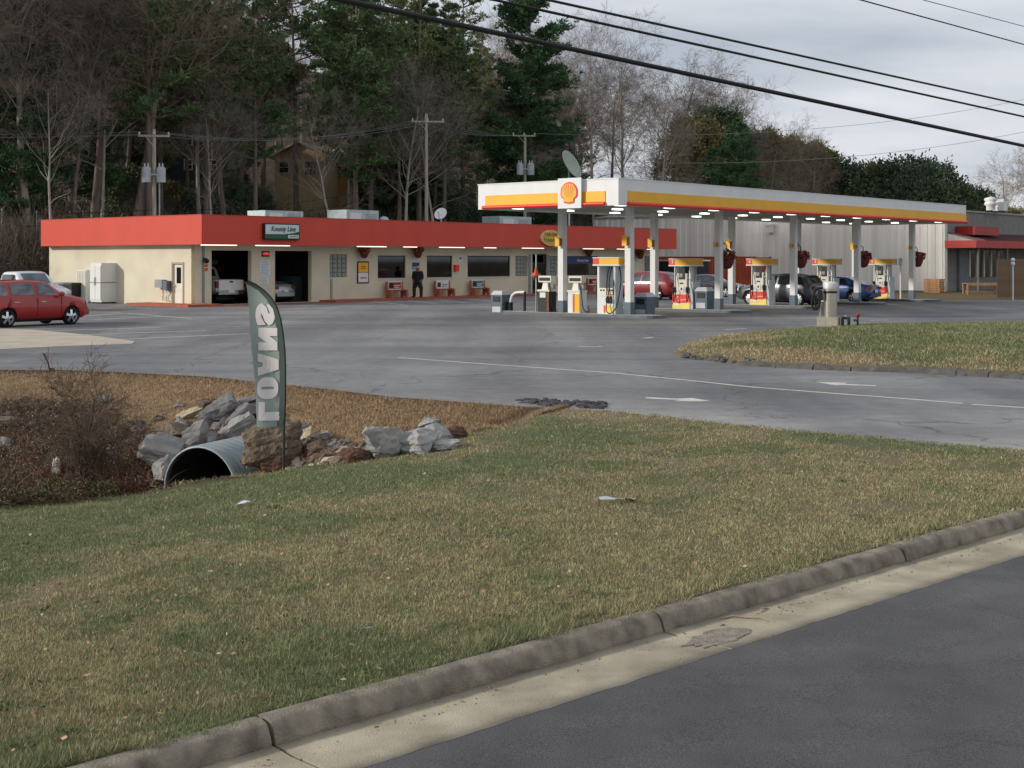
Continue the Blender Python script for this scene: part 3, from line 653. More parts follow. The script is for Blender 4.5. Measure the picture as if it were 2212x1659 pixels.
def hanging_basket(p, label, s=1., group='flower baskets on the store wall'):
    t = thing('hanging_basket', label, 'flower basket', p, TH, group)
    MB().lathe([(.0,-.45),(.16,-.40),(.25,-.2),(.28,0),(.24,0),(.0,-.04)], 14).build('basket', M['basket'], t)
    mb = MB()
    for k in range(260):
        a = random.uniform(0, 6.28); r = .36*math.sqrt(random.random()); z = random.uniform(-.10, .30)*(1-r); q = .06
        c = Vector((r*math.cos(a), r*math.sin(a), z)); d = Vector((random.gauss(0,1), random.gauss(0,1), random.gauss(0,1))).normalized()*q; e2 = d.orthogonal().normalized()*q
        mb.add([c-d, c+e2, c+d, c-e2], [(0,1,2,3)], 0 if random.random() < .62 else 1)
    mb.build('foliage', [M['leafred'], M['brown']] if 'canopy' in group else [mk('goldleaf', 'b8862e', .8, var=.4, scale=9), M['leafred']], t)
    MB().tube([(0,.3,.5),(0,.12,.52),(0,0,.42),(0,0,.1)], .012, 5).build('hook', M['dark'], t)
    for c in t.children: c.scale = (s, s, s)
    return t
for i, (px, py, lb) in enumerate(((787,547,'red and gold flower basket hung above the framed poster'),(903,547,'red and gold flower basket hung over the person by the wall'),(1383,551,'dark red flower basket hung at the far end of the store wall'),(1272,545,'dark red flower basket hung above the blue window banner'))):
    x, z = on_v(px, py, ST, WY0-.35); hanging_basket(loc2w(ST, x, WY0-.35, z+.15), lb, 1.0)

# roof units and dishes
def roof_unit(px0, px1, pyt, b, label, dep=1.6, vents=False):
    x0, z1 = on_v(px0, pyt, ST, b); x1, _ = on_v(px1, pyt, ST, b); t = thing('rooftop_unit', label, 'air conditioner', loc2w(ST, (x0+x1)/2, b+dep/2, 4.28), TH, 'units on the store roof'); w = x1-x0; h = z1-4.28
    MB().box(-w/2, -dep/2, .1, w/2, dep/2, h).build('casing', M['galv'], t); MB().box(-w/2+.1, -dep/2+.1, 0, w/2-.1, dep/2-.1, .1).build('base', M['dark'], t)
    mb = MB()
    for k in range(6): mb.box(w*.08, -dep/2-.012, h*.25+k*h*.1, w*.42, -dep/2-.002, h*.25+k*h*.1+h*.05)
    mb.build('louvre', M['grey'], t); MB().box(-w*.4, -dep/2-.012, h*.2, -w*.05, -dep/2-.002, h*.85).build('hatch', M['alu'], t)
    MB().cyl((w*.2, 0, h), (w*.2, 0, h+.06), .35, n=16).build('fan_guard', M['dark'], t)
roof_unit(573,655,454,5, 'pale wide rooftop air unit above the store sign'); roof_unit(749,818,452.5,6, 'boxy grey rooftop air unit in the middle of the store roof', 1.8); roof_unit(1079,1148,466.5,5, 'grey rooftop air unit near the fuel canopy end of the store')
def vent(px, pyb, h, b):
    x, _ = on_v(px, pyb, ST, b); t = thing('roof_vent', 'white round roof vent beside the middle rooftop unit', 'vent', loc2w(ST, x, b, 4.28), TH)
    MB().cyl((0,0,0),(0,0,h),.22,n=12).build('pipe', M['white'], t); MB().lathe([(.0,h+.42),(.22,h+.36),(.34,h+.2),(.34,h+.1),(.2,h)], 14).build('cap', M['galv'], t)
vent(829, 475, .45, 6)
def dish(p, r, look, label, m, pole, feed=True, ribs=0):
    t = thing('satellite_dish', label, 'dish', p, 0); d = Vector(look).normalized(); q = d.to_track_quat('Z', 'Y').to_matrix()
    mb = MB(); prof = [(r*k/8, r*.25*(k/8)**2) for k in range(9)]; rim = [(r, r*.25), (r+.015, r*.25+.01), (r+.01, r*.22)]+[(r*k/8, r*.25*(k/8)**2-.02) for k in range(7, -1, -1)]
    mb.lathe(prof+rim, 28); c = Vector((0, 0, pole)); mb.v = [tuple(c+q @ Vector(v)) for v in mb.v]; mb.build('reflector', m, t)
    if ribs:
        m2 = MB()
        for k in range(ribs):
            w = 2*math.pi*k/ribs; m2.tube([c+q @ Vector((r*f*math.cos(w), r*f*math.sin(w), r*.25*f*f-.03)) for f in (.05,.4,.7,1)], .018, 5)
        m2.build('rib', M['dark'], t)
    MB().tube([(0,0,0),(0,0,pole-.05), c-d*.05], .05 if r < 1 else .09, 8).build('mast', M['galv'], t)
    if feed: MB().tube([c+q @ Vector((0,-r*.95,r*.23)), c+q @ Vector((0,-r*.5,r*.75)), c+q @ Vector((0,-r*.25,r*1.05))], .03, 6).build('feed_arm', M['alu'], t); MB().cyl(c+q @ Vector((0,-r*.28,r*.98)), c+q @ Vector((0,-r*.15,r*1.2)), .07, n=8).build('receiver', M['white'], t)
x, z = on_v(953, 463, ST, 5); dish(loc2w(ST, x, 5, 4.28), .42, (-.3,-.75,.45), 'small white satellite dish on the store roof', M['white'], z-4.28)
dp = at(1229, 358, 114); dish(Vector((dp.x, dp.y, hz(dp.x, dp.y))), 1.3, (.72,-.42,.42), 'large dark mesh satellite dish rising behind the canopy badge', mk('meshdish', '98a294', .7), dp.z-hz(dp.x, dp.y), True, 12)
MB()
# things on the left wall
def side_thing(name, label, cat, px0, py0, px1, py1, dep, build, m=None):
    y0, z1 = on_u(px0, py0, ST, WX0-dep); y1, _ = on_u(px1, py0, ST, WX0-dep); z0 = max(0, on_u((px0+px1)/2, py1, ST, WX0-dep)[1]) if cat != 'freezer' else 0.
    t = thing(name, label, cat, loc2w(ST, WX0-dep/2-.005, (y0+y1)/2, z0), TH-R(90)); build(t, abs(y0-y1), dep, z1-z0); return t   # local -y looks out of the wall
def icebox(t, w, d, h):
    MB().box(-w/2, -d/2, .08, w/2, d/2, h).build('cabinet', M['white'], t); MB().box(-w/2+.08, -d/2+.08, 0, w/2-.08, d/2-.08, .08).build('plinth', M['dark'], t)
    for s in (-1, 1):
        dd = MB().box(s*w*.25-w*.235, -d/2-.05, .2, s*w*.25+w*.235, -d/2-.003, h*.93).build('door', M['white'], t); MB().box(s*.05-.015, -d/2-.09, h*.45, s*.05+.015, -d/2-.053, h*.65).build('handle', M['alu'], dd)
    MB().box(-w/2-.01, -d/2-.06, h*.505, w/2+.01, d/2-.02, h*.53).build('band', M['grey'], t)
side_thing('ice_freezer', 'tall white ice freezer against the side wall of the store', 'freezer', 196,568,219,649, .95, icebox)
def panel_(t, w, d, h):
    MB().box(-w/2, -d/2, .05, w/2, d/2, h).build('cabinet', M['white'], t)
    for k in range(6): MB().box(-w/2+w*(k+.15)/6, -d/2-.03, .1, -w/2+w*(k+.75)/6, -d/2-.003, h-.05).build('slat', M['offwhite'], t)
side_thing('slatted_freezer', 'white freezer with ribbed front standing behind the ice freezer', 'freezer', 166,583,186,648, .45, panel_)
def meter(t, w, d, h):
    MB().box(-w/2, -d/2, h*.62, w*.1, d/2, h).build('box', M['grey'], t); MB().box(w*.15, -d/2, h*.5, w/2, d/2, h*.95).build('box', M['bluegrey'], t)
    MB().tube([(0,0,h*.62),(0,0,.02)], .03, 6).build('pipe', M['grey'], t); MB().tube([(w*.3,0,h*.5),(w*.45,-.1,h*.25),(w*.3,-.12,.08),(w*.05,-.1,.12),(w*.1,-.08,h*.3),(w*.3,-.05,h*.45)], .025, 6).build('hose', M['offwhite'], t)
side_thing('air_water_box', 'grey utility box with a hanging hose beside the side door', 'utility box', 334,604,360,650, .3, meter)
# ---------------------------------------------------------------- fuel canopy
can = thing('fuel_canopy', 'white fuel canopy with yellow and red band on ten white columns', 'canopy', (CA[0], CA[1], 0), TH)
X0, X1, Y0, Y1, Z0, Z1 = -3.3, 31.4, -1.8, 5.4, 4.48, 5.5; PITCH = 7.0
mb = MB(); t = .12
mb.box(X0, Y0, Z0, X1, Y0+t, Z1); mb.box(X0, Y1-t, Z0, X1, Y1, Z1); mb.box(X0, Y0+t, Z0, X0+t, Y1-t, Z1); mb.box(X1-t, Y0+t, Z0, X1, Y1-t, Z1); mb.build('fascia', M['white'], can)
MB().box(X0+t, Y0+t, Z0+.10, X1-t, Y1-t, Z0+.16).build('soffit', M['soffit'], can); MB().box(X0+t, Y0+t, Z1-.3, X1-t, Y1-t, Z1-.22).build('roof_deck', M['grey'], can)
mb = MB()
for k in range(1, 36):
    x = X0+t+k*1.0
    if x < X1-t: mb.box(x-.012, Y0+t, Z0+.088, x+.012, Y1-t, Z0+.098)
mb.build('soffit_seams', M['grey'], can)
mb = MB(); mb.box(X0-.02, Y0-.02, Z1, X1+.02, Y0+t, Z1+.04); mb.box(X0-.02, Y0+t, Z1, X0+t, Y1+.02, Z1+.04); mb.build('coping', M['white'], can)
for (p0, p1, ya) in (((X0+.62, Y0), (X1-.02, Y0), 0), ((X0, Y1-.42), (X0, Y0+.62), 1)):
    if not ya: MB().box(p0[0], Y0-.035, Z0+.15, p1[0], Y0-.003, Z0+.57).build('yellow_band', M['yellow'], can); MB().tube([(p0[0]-.05, Y0-.06, Z0+.075), (p1[0]+.05, Y0-.06, Z0+.075)], .075, 10).build('red_tube', M['shellred'], can)
    else:
        MB().box(X0-.035, p1[1], Z0+.15, X0-.003, p0[1], Z0+.57).build('yellow_band', M['yellow'], can); MB().tube([(X0-.06, p1[1]+.0, Z0+.075), (X0-.06, p0[1]+.12, Z0+.075)], .075, 10).build('red_tube', M['shellred'], can)
yl = on_u(1205, 420, CA, X0-.2)[0]; yr = on_u(1255, 420, CA, X0-.2)[0]; lw = yl-yr; lc = (yl+yr)/2; lz0, lz1 = on_u(1230, 450, CA, X0-.2)[1], on_u(1230, 384.5, CA, X0-.2)[1]
lp = MB().box(X0-.2, yr, lz0, X0-.14, yl, lz1).build('badge_panel', M['white'], can); MB().box(X0-.14, yr+.1, lz0+.1, X0-.003, yl-.1, lz1-.1).build('bracket', M['white'], lp)
def pecten(s):
    P = []
    for k in range(0, 49):
        a = R(208-236*k/48); r = 1+.03*abs(math.sin(k/48*math.pi*7)); P.append((r*math.cos(a), r*math.sin(a)*1.0))
    P += [(.62,-.62), (.60,-.98), (.25,-1.02), (0,-1.08), (-.25,-1.02), (-.60,-.98), (-.62,-.62)]
    return [(x*s, z*s) for x, z in P]
cz = (lz0+lz1)/2+.02; es = lw*.36
def emb(s, x0, x1): return MB().prism([(lc-p[0], cz+p[1]) for p in pecten(s)], x0, x1, 'x')
em = emb(es, X0-.225, X0-.203).build('emblem', M['shellred'], lp); emb(es*.86, X0-.24, X0-.228).build('emblem_face', M['yellow'], em)
mb = MB()
for k in range(7):
    a = R(32+116*k/6); d = (math.cos(a), math.sin(a)); n = (-d[1], d[0]); b = (d[0]*.12, -.62+.25)
    q = [(b[0]+d[0]*.25+n[0]*.004, b[1]-.1), (b[0]+d[0]*.25-n[0]*.012, b[1]-.1), (d[0]*.80-n[0]*.04, d[1]*.80), (d[0]*.80+n[0]*.04, d[1]*.80)]
    mb.add([(X0-.245, lc-x*es, cz+z*es) for x, z in q], [(0,1,2,3)])
mb.build('emblem_ray', M['shellred'], em)
# columns
cm = MB().box(-.14, -.14, .63, .14, .14, Z0+.1); 
for s in (-.07, .07): cm.box(s-.012, -.148, .63, s+.012, -.142, Z0+.0)
cme = cm.mesh('column', M['white']); sme = MB().box(-.155, -.155, .12, .155, .155, .63).mesh('base_sleeve', M['bluegrey'])
ysm = MB(); ysm.box(-.13, -.36, 0, .10, -.33, .42, 0); ysm.box(-.08, -.33, .05, .08, -.142, .36, 1); ysmm = ysm.mesh('column_sign', [M['yellow'], mk('ochre', '9c5e1c', .6)])
for k in range(5):
    for j, y in enumerate((0, 3.5)):
        c = link('column', cme, can, (k*PITCH, y, 0)); link('base_sleeve', sme, c, (0,0,0))
        q = link('column_sign', ysmm, c, (0, 0, 2.95)); q.rotation_euler = (0, 0, R(-90) if j or k < 1 else R(-90)); q.scale = (1, 1, 1) if (j or k == 0) else (.5, 1, .55)
# recessed lamps
lm = MB().box(-.24, -.13, -.05, .24, .13, 0)
lme = lm.mesh('ceiling_light', M['lamp'])
for i in range(10):
    for y in (-.9, 1.75, 4.4):
        link('ceiling_light', lme, can, (-1.9+i*3.5, y, Z0+.085))
# islands
gis = []
for k in range(5):
    ye = 6.2 if k == 0 else 5.0; p = loc2w(CA, k*PITCH, 0, 0)
    t_ = thing('pump_island', ('raised concrete pump island carrying the two old pumps and the high-hose pump', 'raised concrete pump island under the second column pair of the canopy', 'raised concrete pump island beside the grey car', 'raised concrete pump island beside the blue car', 'raised concrete pump island at the far end of the canopy')[k], 'pump island', p, TH)
    n = 8; w = .62; out_ = [(w*math.cos(R(180+180*i/n)), -1.0+w*math.sin(R(180+180*i/n))) for i in range(n+1)]+[(w*math.cos(R(180*i/n)), ye+w*math.sin(R(180*i/n))) for i in range(n+1)]
    MB().prism(out_, -.01, .11, 'z').build('kerb', M['bluegrey'], t_); MB().prism([(x*.82, y*.98+.02) for x, y in out_], .112, .128, 'z').build('deck', M['concrete'], t_)

# ---------------------------------------------------------------- pumps (front looks along -y)
PR = TH-R(90)
def hose(t, pts, r=.02):
    P = [Vector(p) for p in pts]; o = []
    for i in range(len(P)-1):
        a = P[max(i-1, 0)]; b = P[i]; c = P[i+1]; d = P[min(i+2, len(P)-1)]
        for j in range(6):
            u = j/6; o.append(.5*((2*b)+(c-a)*u+(2*a-5*b+4*c-d)*u*u+(3*b-a-3*c+d)*u**3))
    o.append(P[-1]); return MB().tube(o, r, 6).build('hose', M['rubber'], t)
def header(t, w, z0, z1, d, num):
    h = MB().box(-w/2, -d/2, z0+.06, w/2, d/2, z1).build('header', M['yellow'], t)
    MB().box(-w/2-.004, -d/2-.012, z0+.06, -w/2+w*.22, -d/2-.002, z1-.01).build('number_panel', M['shellred'], h)
    if num: text('number', num, (z1-z0)*.7, M['white'], h, (-w/2+w*.14, -d/2-.018, (z0+z1)/2+.03), off=.004)
    MB().box(-w/2-.02, -d/2-.02, z0, w/2+.02, d/2+.02, z0+.056).build('trim', M['white'], h); MB().box(-w/2-.02, -d/2-.02, z1+.002, w/2+.02, d/2+.02, z1+.035).build('trim', M['white'], h)
def pump_modern(p, label, num):
    t = thing('fuel_pump', label, 'fuel pump', p, PR, 'fuel pumps under the canopy'); w, d = 1.0, .62; z = .128-.128
    MB().box(-w*.5, -d/2, .0, w*.42, d/2, .62).build('lower_cabinet', M['white'], t)
    sk = MB().box(-w*.52, -d/2-.03, .28, w*.42, -d/2-.003, .66).build('red_skirt', M['shellred'], t)
    pts = [(-w*.52, .0), (w*.42, .0), (w*.42, .30), (0, .24), (-w*.2, .16), (-w*.52, .2)]
    MB().prism(pts, -d/2-.036, -d/2-.0325, 'y').build('yellow_skirt', mk('paleyellow', 'e6cf6a', .5), t)
    rg = MB(); n = 20; ro, ri = .115, .075
    v = [(-.20+r*math.cos(2*math.pi*i/n), -d/2-.034, .46+r*math.sin(2*math.pi*i/n)) for r in (ro, ri) for i in range(n)]; rg.add(v, [(i, (i+1) % n, n+(i+1) % n, n+i) for i in range(n)]); rg.build('ring_mark', mk('palered', 'f0a08a', .5), sk)
    rb = MB(); rb.prism([(-.08,.36),(.1,.41),(.3,.38),(.32,.42),(.1,.46),(-.06,.42)], -d/2-.037, -d/2-.0335, 'y'); rb.build('swoosh', M['palered'], sk)
    MB().box(-w*.36, -d/2+.02, .62, w*.22, d/2-.02, 1.62).build('upper_cabinet', M['offwhite'], t)
    for x in (-w*.47, w*.30): MB().box(x, -d/2+.06, .62, x+.1, d/2-.06, 1.95).build('upright', M['white'], t)
    MB().box(w*.425, -d/2, 0, w*.56, d/2, 1.25).build('hose_tower', mk('palegrey', 'b3b9bd', .5), t); MB().cyl((w*.49, 0, 1.25), (w*.49, 0, 1.95), .035, n=8).build('mast', M['grey'], t)
    MB().box(-w*.2, -d/2-.0, 1.35, w*.14, -d/2+.018, 1.88).build('price_display', M['dark'], t); MB().box(-w*.16, -d/2-.012, 1.45, w*.02, -d/2-.003, 1.62).build('display_glow', M['grey'], t)
    MB().box(-w*.14, -d/2+.0, 1.14, w*.04, -d/2+.016, 1.2).build('card_slot', M['dark'], t)
    MB().box(-w*.18, -d/2-.01, .78, w*.08, -d/2+.018, 1.02).build('keypad', M['white'], t); MB().box(-w*.08, -d/2-.02, .86, w*.0, -d/2-.012, .96).build('screen', M['dark'], t)
    for x in (-w*.44, w*.27):
        b = MB(); b.box(x-.05, -d/2-.06, .75, x+.05, -d/2+.05, 1.0); b.tube([(x,-d/2-.06,.95),(x,-d/2-.14,.9),(x,-d/2-.1,.78)], .02, 6); b.build('nozzle', M['black'], t)
        hose(t, [(x, -d/2-.05, .78), (x+(.1 if x < 0 else .1), -d/2-.22, .35), (x+.18, -d/2-.2, .6), (x+.1, -d/2-.05, 1.5), (x+.05, -d/2+.05, 1.93)])
    header(t, 1.42, 1.95, 2.27, .66, num)
    MB().tube([(w*.22, -d/2+.1, 1.45), (w*.40, -d/2+.02, 1.30), (w*.44, -d/2, 1.05)], .03, 6).build('arm', M['white'], t)
    return t
DZ = .128
pump_modern(loc2w(CA, PITCH, 1.75, DZ), 'white red-skirted fuel pump before the dark sedan', '3'); pump_modern(loc2w(CA, 2*PITCH, 1.75, DZ), 'white red-skirted fuel pump before the grey crossover', '4')
pump_modern(loc2w(CA, 3*PITCH, 1.75, DZ), 'white fuel pump with red skirt half hidden behind the steel vacuum', '5'); pump_modern(loc2w(CA, 4*PITCH, 1.75, DZ), 'white fuel pump with red skirt at the far end beside the white post', '6')
def pump_tall():
    t = thing('fuel_pump', 'tall white high-hose fuel pump with open middle and yellow header', 'fuel pump', loc2w(CA, 0, .95, DZ), PR, 'fuel pumps under the canopy'); w, d = .95, .62
    MB().box(-w*.42, -d/2, 0, w*.36, d/2, 1.08).build('lower_cabinet', M['white'], t); MB().box(-w*.40, -d/2-.012, .72, w*.34, -d/2-.002, 1.08).build('control_panel', M['offwhite'], t)
    MB().box(-w*.0, -d/2-.02, .74, w*.32, -d/2-.013, .84).build('orange_label', mk('orange', 'e08a2a', .5), t)
    for x in (-.3, -.16, .12, .24): MB().box(x, -d/2-.02, .95, x+.08, -d/2-.013, 1.02).build('button', M['dark'], t)
    MB().box(-w*.05, -d/2-.01, .05, w*.34, -d/2-.002, .36).build('yellow_panel', mk('softyellow', 'e3c54e', .5), t); MB().box(-w*.14, -d/2-.012, .05, -w*.06, -d/2-.003, .36).build('red_stripe', M['shellred'], t)
    for x in (-w*.47, w*.40): MB().box(x-.05, -d/2+.04, 0, x+.05, d/2-.04, 2.0).build('upright', M['white'] if x < 0 else M['palegrey'], t)
    MB().box(-w*.40, d/2-.06, 1.08, w*.34, d/2-.02, 2.0).build('back_panel', M['palegrey'], t)
    for x in (.08, .24): b = MB(); b.box(x-.04, -d/2-.05, .45, x+.04, -d/2-.003, .75); b.tube([(x,-d/2-.05,.7),(x,-d/2-.14,.66),(x,-d/2-.12,.5)], .02, 6); b.build('nozzle', M['black'], t)
    for (a, s) in ((.02, -.02), (.14, .1), (.30, .32)): hose(t, [(a, -.1, 1.98), (s, -.2, 1.6), (s+.05, -.32, 1.2), (s+.1, -.4, .8)], .022)
    hose(t, [(.1, -d/2-.1, .6), (.15, -d/2-.2, .15), (.35, -d/2-.15, .05), (.55, -d/2, .4), (.52, 0, 1.4), (.45, 0, 1.95)], .022); hose(t, [(-.5, -.1, 1.4), (-.62, -.15, 1.1), (-.6, -.1, .4), (-.5, -.05, .1)], .02)
    header(t, 1.3, 2.0, 2.32, .7, '')
pump_tall()
def pump_old(y, label, lower, stripe):
    t = thing('old_fuel_pump', label, 'fuel pump', loc2w(CA, 0, y, DZ), PR, 'short old pumps on the first island'); w, d = .62, .5
    MB().box(-w/2, -d/2, 0, w/2, d/2, .88).build('lower_cabinet', M[lower], t); MB().box(-w/2-.02, -d/2-.02, .883, w/2+.02, d/2+.02, .96).build('shelf', M['offwhite'], t)
    MB().taper(-w*.28, -d*.3, .96, w*.28, d*.3, 1.28, .7).build('neck', M['offwhite'], t); hd = MB().box(-w*.55, -d*.32, 1.28, w*.55, d*.32, 1.56).build('head', M['offwhite'], t)
    MB().box(-w*.48, -d*.32-.012, 1.34, w*.48, -d*.32-.003, 1.48).build('dial_window', M['dark'], hd)
    if stripe:
        MB().box(-w*.08, -d/2-.01, .02, w*.10, -d/2-.002, .8).build('red_stripe', mk('rust', 'c05a24', .5), t); MB().box(w*.10, -d/2-.01, .02, w/2, -d/2-.002, .8).build('yellow_panel', M['yellow'], t)
    else: MB().box(-w*.3, -d/2-.01, .62, w*.2, -d/2-.002, .84).build('label', M['white'], t); MB().box(w*.32, -d/2-.01, .02, w/2, -d/2-.002, .86).build('brown_panel', M['brown'], t)
    hose(t, [(w*.3, -.1, 1.2), (w*.6, -.2, .9), (w*.75, -.2, .2), (w*1.1, -.1, .05), (w*.95, 0, .3)], .02)
    MB().box(w*.52, -.1, .98, w*.64, .1, 1.2).build('nozzle_boot', M['grey'], t)
pump_old(4.35, 'short old pump with black cabinet and chrome head', 'black', False); pump_old(2.7, 'short old pump with white, red and yellow striped cabinet', 'white', True)
# hoop guard at the end of the first island
t = thing('hoop_guard', 'white bent pipe hoop guard with black sleeves at the island end', 'guard rail', loc2w(CA, 0, 5.95, 0), PR)
MB().tube([(-.45,0,.45),(-.44,0,.62),(-.36,0,.80),(-.18,0,.92),(.1,0,.95),(.35,0,.95)], .06, 10).build('hoop', M['white'], t)
for x in (-.45, -.62): MB().cyl((x,0,0),(x,0,.5),.10,n=12).build('sleeve', M['rubber'], t)
MB().cyl((.35,0,.11),(.35,0,.98),.06,n=10).build('leg', M['dark'], t)
t = thing('thin_post', 'thin grey post with a red bucket clamp by the store entrance side of the island', 'post', loc2w(CA, 0, 4.95, .12), PR)
MB().cyl((0,0,0),(0,0,2.5),.03,n=8).build('pole', M['galv'], t); MB().lathe([(.0,1.55),(.16,1.5),(.2,1.62),(.08,1.72),(.05,1.9),(.0,1.92)], 10).build('bucket', mk('coral', 'c2543c', .6), t)
# bins and squeegee stands
def bin_(p, label, m='bluegrey'):
    t = thing('trash_bin', label, 'trash bin', p, PR, 'bins on the pump islands'); MB().taper(-.3, -.3, 0, .3, .3, .82, 1.08).build('body', M[m], t)
    MB().taper(-.34, -.34, .823, .34, .34, 1.0, .7).build('lid', M['palegrey'], t); MB().box(-.2, -.345, .52, .2, -.31, .76).build('opening', M['black'], t)
    MB().box(-.24, -.335, .05, .24, -.312, .3).build('front_panel', M['palegrey'], t)
bin_(loc2w(CA, 1.25, .1, 0), 'dark bin with pale lid just past the high-hose pump'); bin_(loc2w(CA, 0, 6.95, 0), 'dark grey bin with black opening beside the white hoop guard')
bin_(loc2w(CA, PITCH, .75, DZ), 'dark bin between the second pump and its front column'); 
# flower baskets on the front columns
for k, lb in ((1, 'red flower basket hung from the second front canopy column'), (2, 'red flower basket hung from the third front canopy column'), (3, 'red flower basket hung from the fourth front canopy column'), (4, 'red flower basket hung from the last front canopy column')):
    q = hanging_basket(loc2w(CA, k*PITCH+.62, -.05, 2.5), lb, 1.25, 'flower baskets on the canopy columns')
    MB().tube([(-.48,0,.1),(-.45,0,.45),(-.25,0,.62),(-.05,0,.55),(0,0,.35)], .018, 6).build('bracket', M['dark'], q)
# white ball-topped posts
for px, py in ((1945.5, 650), (2188, 648.5)):
    p = gnd(px, py); t = thing('white_post', 'white ball-topped post by the last pump' if px < 2000 else 'white ball-topped post before the brown board fence', 'post', p, 0, 'white ball-topped posts')
    MB().cyl((0,0,0),(0,0,2.1),.05,n=10).build('shaft', M['white'], t)
    for z in (2.14, 2.36): MB().lathe([(.0,z-.13),(.09,z-.09),(.13,z),(.09,z+.09),(.0,z+.13)], 12).build('ball', M['white'], t)

# ---------------------------------------------------------------- steel vacuum on the island
vp = at(1790, 714, 43.6); vz = .16
t = thing('car_vacuum', 'stainless steel car vacuum canister with hanging hose on a concrete block', 'vacuum', (vp.x, vp.y, vz-.05), R(-22))
MB().box(-.33, -.33, 0, .33, .33, .42).build('concrete_block', M['concrete'], t); MB().cyl((.05,0,.42),(.05,0,1.42),.215,n=24).build('canister', M['steel'], t)
MB().lathe([(.235,1.34),(.24,1.5),(.235,1.52),(.15,1.56),(.0,1.57)], 24, 0, (.05,0,0)).build('cap', mk('capsteel', 'd3d3d0', .4, metal=.3), t); MB().lathe([(.222,1.19),(.226,1.2),(.226,1.25),(.222,1.26)], 24, 0, (.05,0,0)).build('band', M['black'], t)
MB().cyl((-.25,-.1,.42),(-.25,-.1,.82),.045,n=10).build('standpipe', M['steel'], t); MB().cyl((-.25,-.1,.82),(-.25,-.1,.86),.07,n=10).build('standpipe_cap', M['white'], t)
for a in (0, 1): hose(t, [(-.17,-.1,1.36),(-.36-.06*a,-.2,1.30),(-.50+.1*a,-.22,.95),(-.44+.08*a,-.2,.66),(-.28,-.2,.75+.1*a),(-.22,-.2,1.1),(-.20,-.12,1.25)], .035)
MB().box(-.3,-.3,1.0,-.18,-.15,1.3).build('nozzle_holder', M['black'], t)
t = thing('tap_box', 'small dark square steel frame beside the vacuum block', 'utility box', (vp.x+.55, vp.y-.02, vz-.05), R(-10)); mb = MB(); mb.box(-.14,-.1,0,.14,.1,.12); mb.box(-.14,-.1,.12,-.06,.1,.34); mb.box(.06,-.1,.12,.14,.1,.34); mb.box(-.14,-.1,.34,.14,.1,.42); mb.build('frame', mk('darkbrown', '3b342c', .7), t); MB().box(-.05,-.05,.43,.03,.05,.47).build('cap', M['white'], t)
t = thing('standpipe', 'small dark red-handled standpipe on the island grass', 'pipe', (vp.x+.93, vp.y-.05, vz-.05), 0); MB().cyl((0,0,0),(0,0,.42),.035,n=8).build('pipe', M['dark'], t); MB().lathe([(.0,.42),(.09,.44),(.09,.5),(.0,.56)], 10).build('handle', M['deepred'], t); MB().cyl((-.13,0,.3),(0,0,.34),.04,n=8).build('spout', M['bluegrey'], t)

# ---------------------------------------------------------------- ribbed metal building
BP = at(2044, 629, 101); BA = (BP.x, BP.y); BH = 6.05
bld = thing('warehouse', 'large ribbed pale metal building with grey block front and red awning', 'building', (BP.x, BP.y, 0), TH); BL, BW = 46., 33.
MB().box(.06, .06, -.1, BL, BW, BH-.1).build('core', M['cmu'], bld)
rib = MB(); pw = .6; pr = [(0,0),(.24,0),(.27,-.045),(.33,-.045),(.36,0),(.60,0)]
v = [(p[1], p[0], z) for z in (0, BH-.02) for p in pr]; rib.add(v, [(i, i+1, i+7, i+6) for i in range(5)])
rme = rib.mesh('wall_panel', [M['metalwall']])
mts = [M['metalwall'], mk('metalwall2', 'dad6cd', .5, var=.05, scale=.6, metal=.1), mk('metalwall3', 'e6dfd9', .5, var=.05, scale=.6, metal=.1)]
rmes = []
for q in mts: r2 = rme.copy(); r2.materials.clear(); r2.materials.append(q); rmes.append(r2)
for k in range(int(BW/pw)):
    link('wall_panel', rmes[(0,1,0,2,0,1,2,0)[k % 8]], bld, (.02+.006*(k % 2), k*pw+.003, 0))
mb = MB(); mb.box(-.1, -.12, BH, BL, BW+.1, BH+.14); mb.build('roof_edge', M['grey'], bld); mb = MB(); mb.add([(-.1,-.1,BH+.145),(BL,-.1,BH+.145),(BL,BW/2,BH+1.2),(-.1,BW/2,BH+1.2),(BL,BW,BH+.145),(-.1,BW,BH+.145)], [(0,1,2,3),(3,2,4,5),(0,3,5),(1,4,2)]); mb.build('roof', M['metalwall'], bld)
MB().box(-.16, -.14, 0, -.05, .04, BH).build('corner_trim', M['grey'], bld)
# front (faces -y): upper cladding, pilaster, windows, awning
for i in range(12): MB().box(.2+i*3.8, -.03, 3.6, .2+i*3.8+3.77, .05, BH-.02).build('upper_panel', M['cmu'], bld)
MB().box(2.2, -.14, 0, 3.9, .05, 3.6).build('pilaster', mk('slate', '6b7178', .7), bld)
for i in range(5):
    x = on_v(2094+i*15.5, 580, BA, 0)[0]; wf = MB().box(x, -.03, 1.0, x+1.0, .05, 3.1).build('window', M['offwhite'], bld); MB().box(x+.2, -.045, 1.0, x+1.02, -.032, 3.1).build('pane', M['glass'], wf)
aw = MB(); az0, az1, ad = 3.25, 4.35, 2.4
aw.box(-.3, -ad, az0, BL*.7, -ad+.12, az0+.55); aw.box(-.3, -ad+.12, az0, -.18, 0, az0+.55); awn = aw.build('awning', mk('awningred', 'b02b22', .5, var=.12, scale=.8), bld)
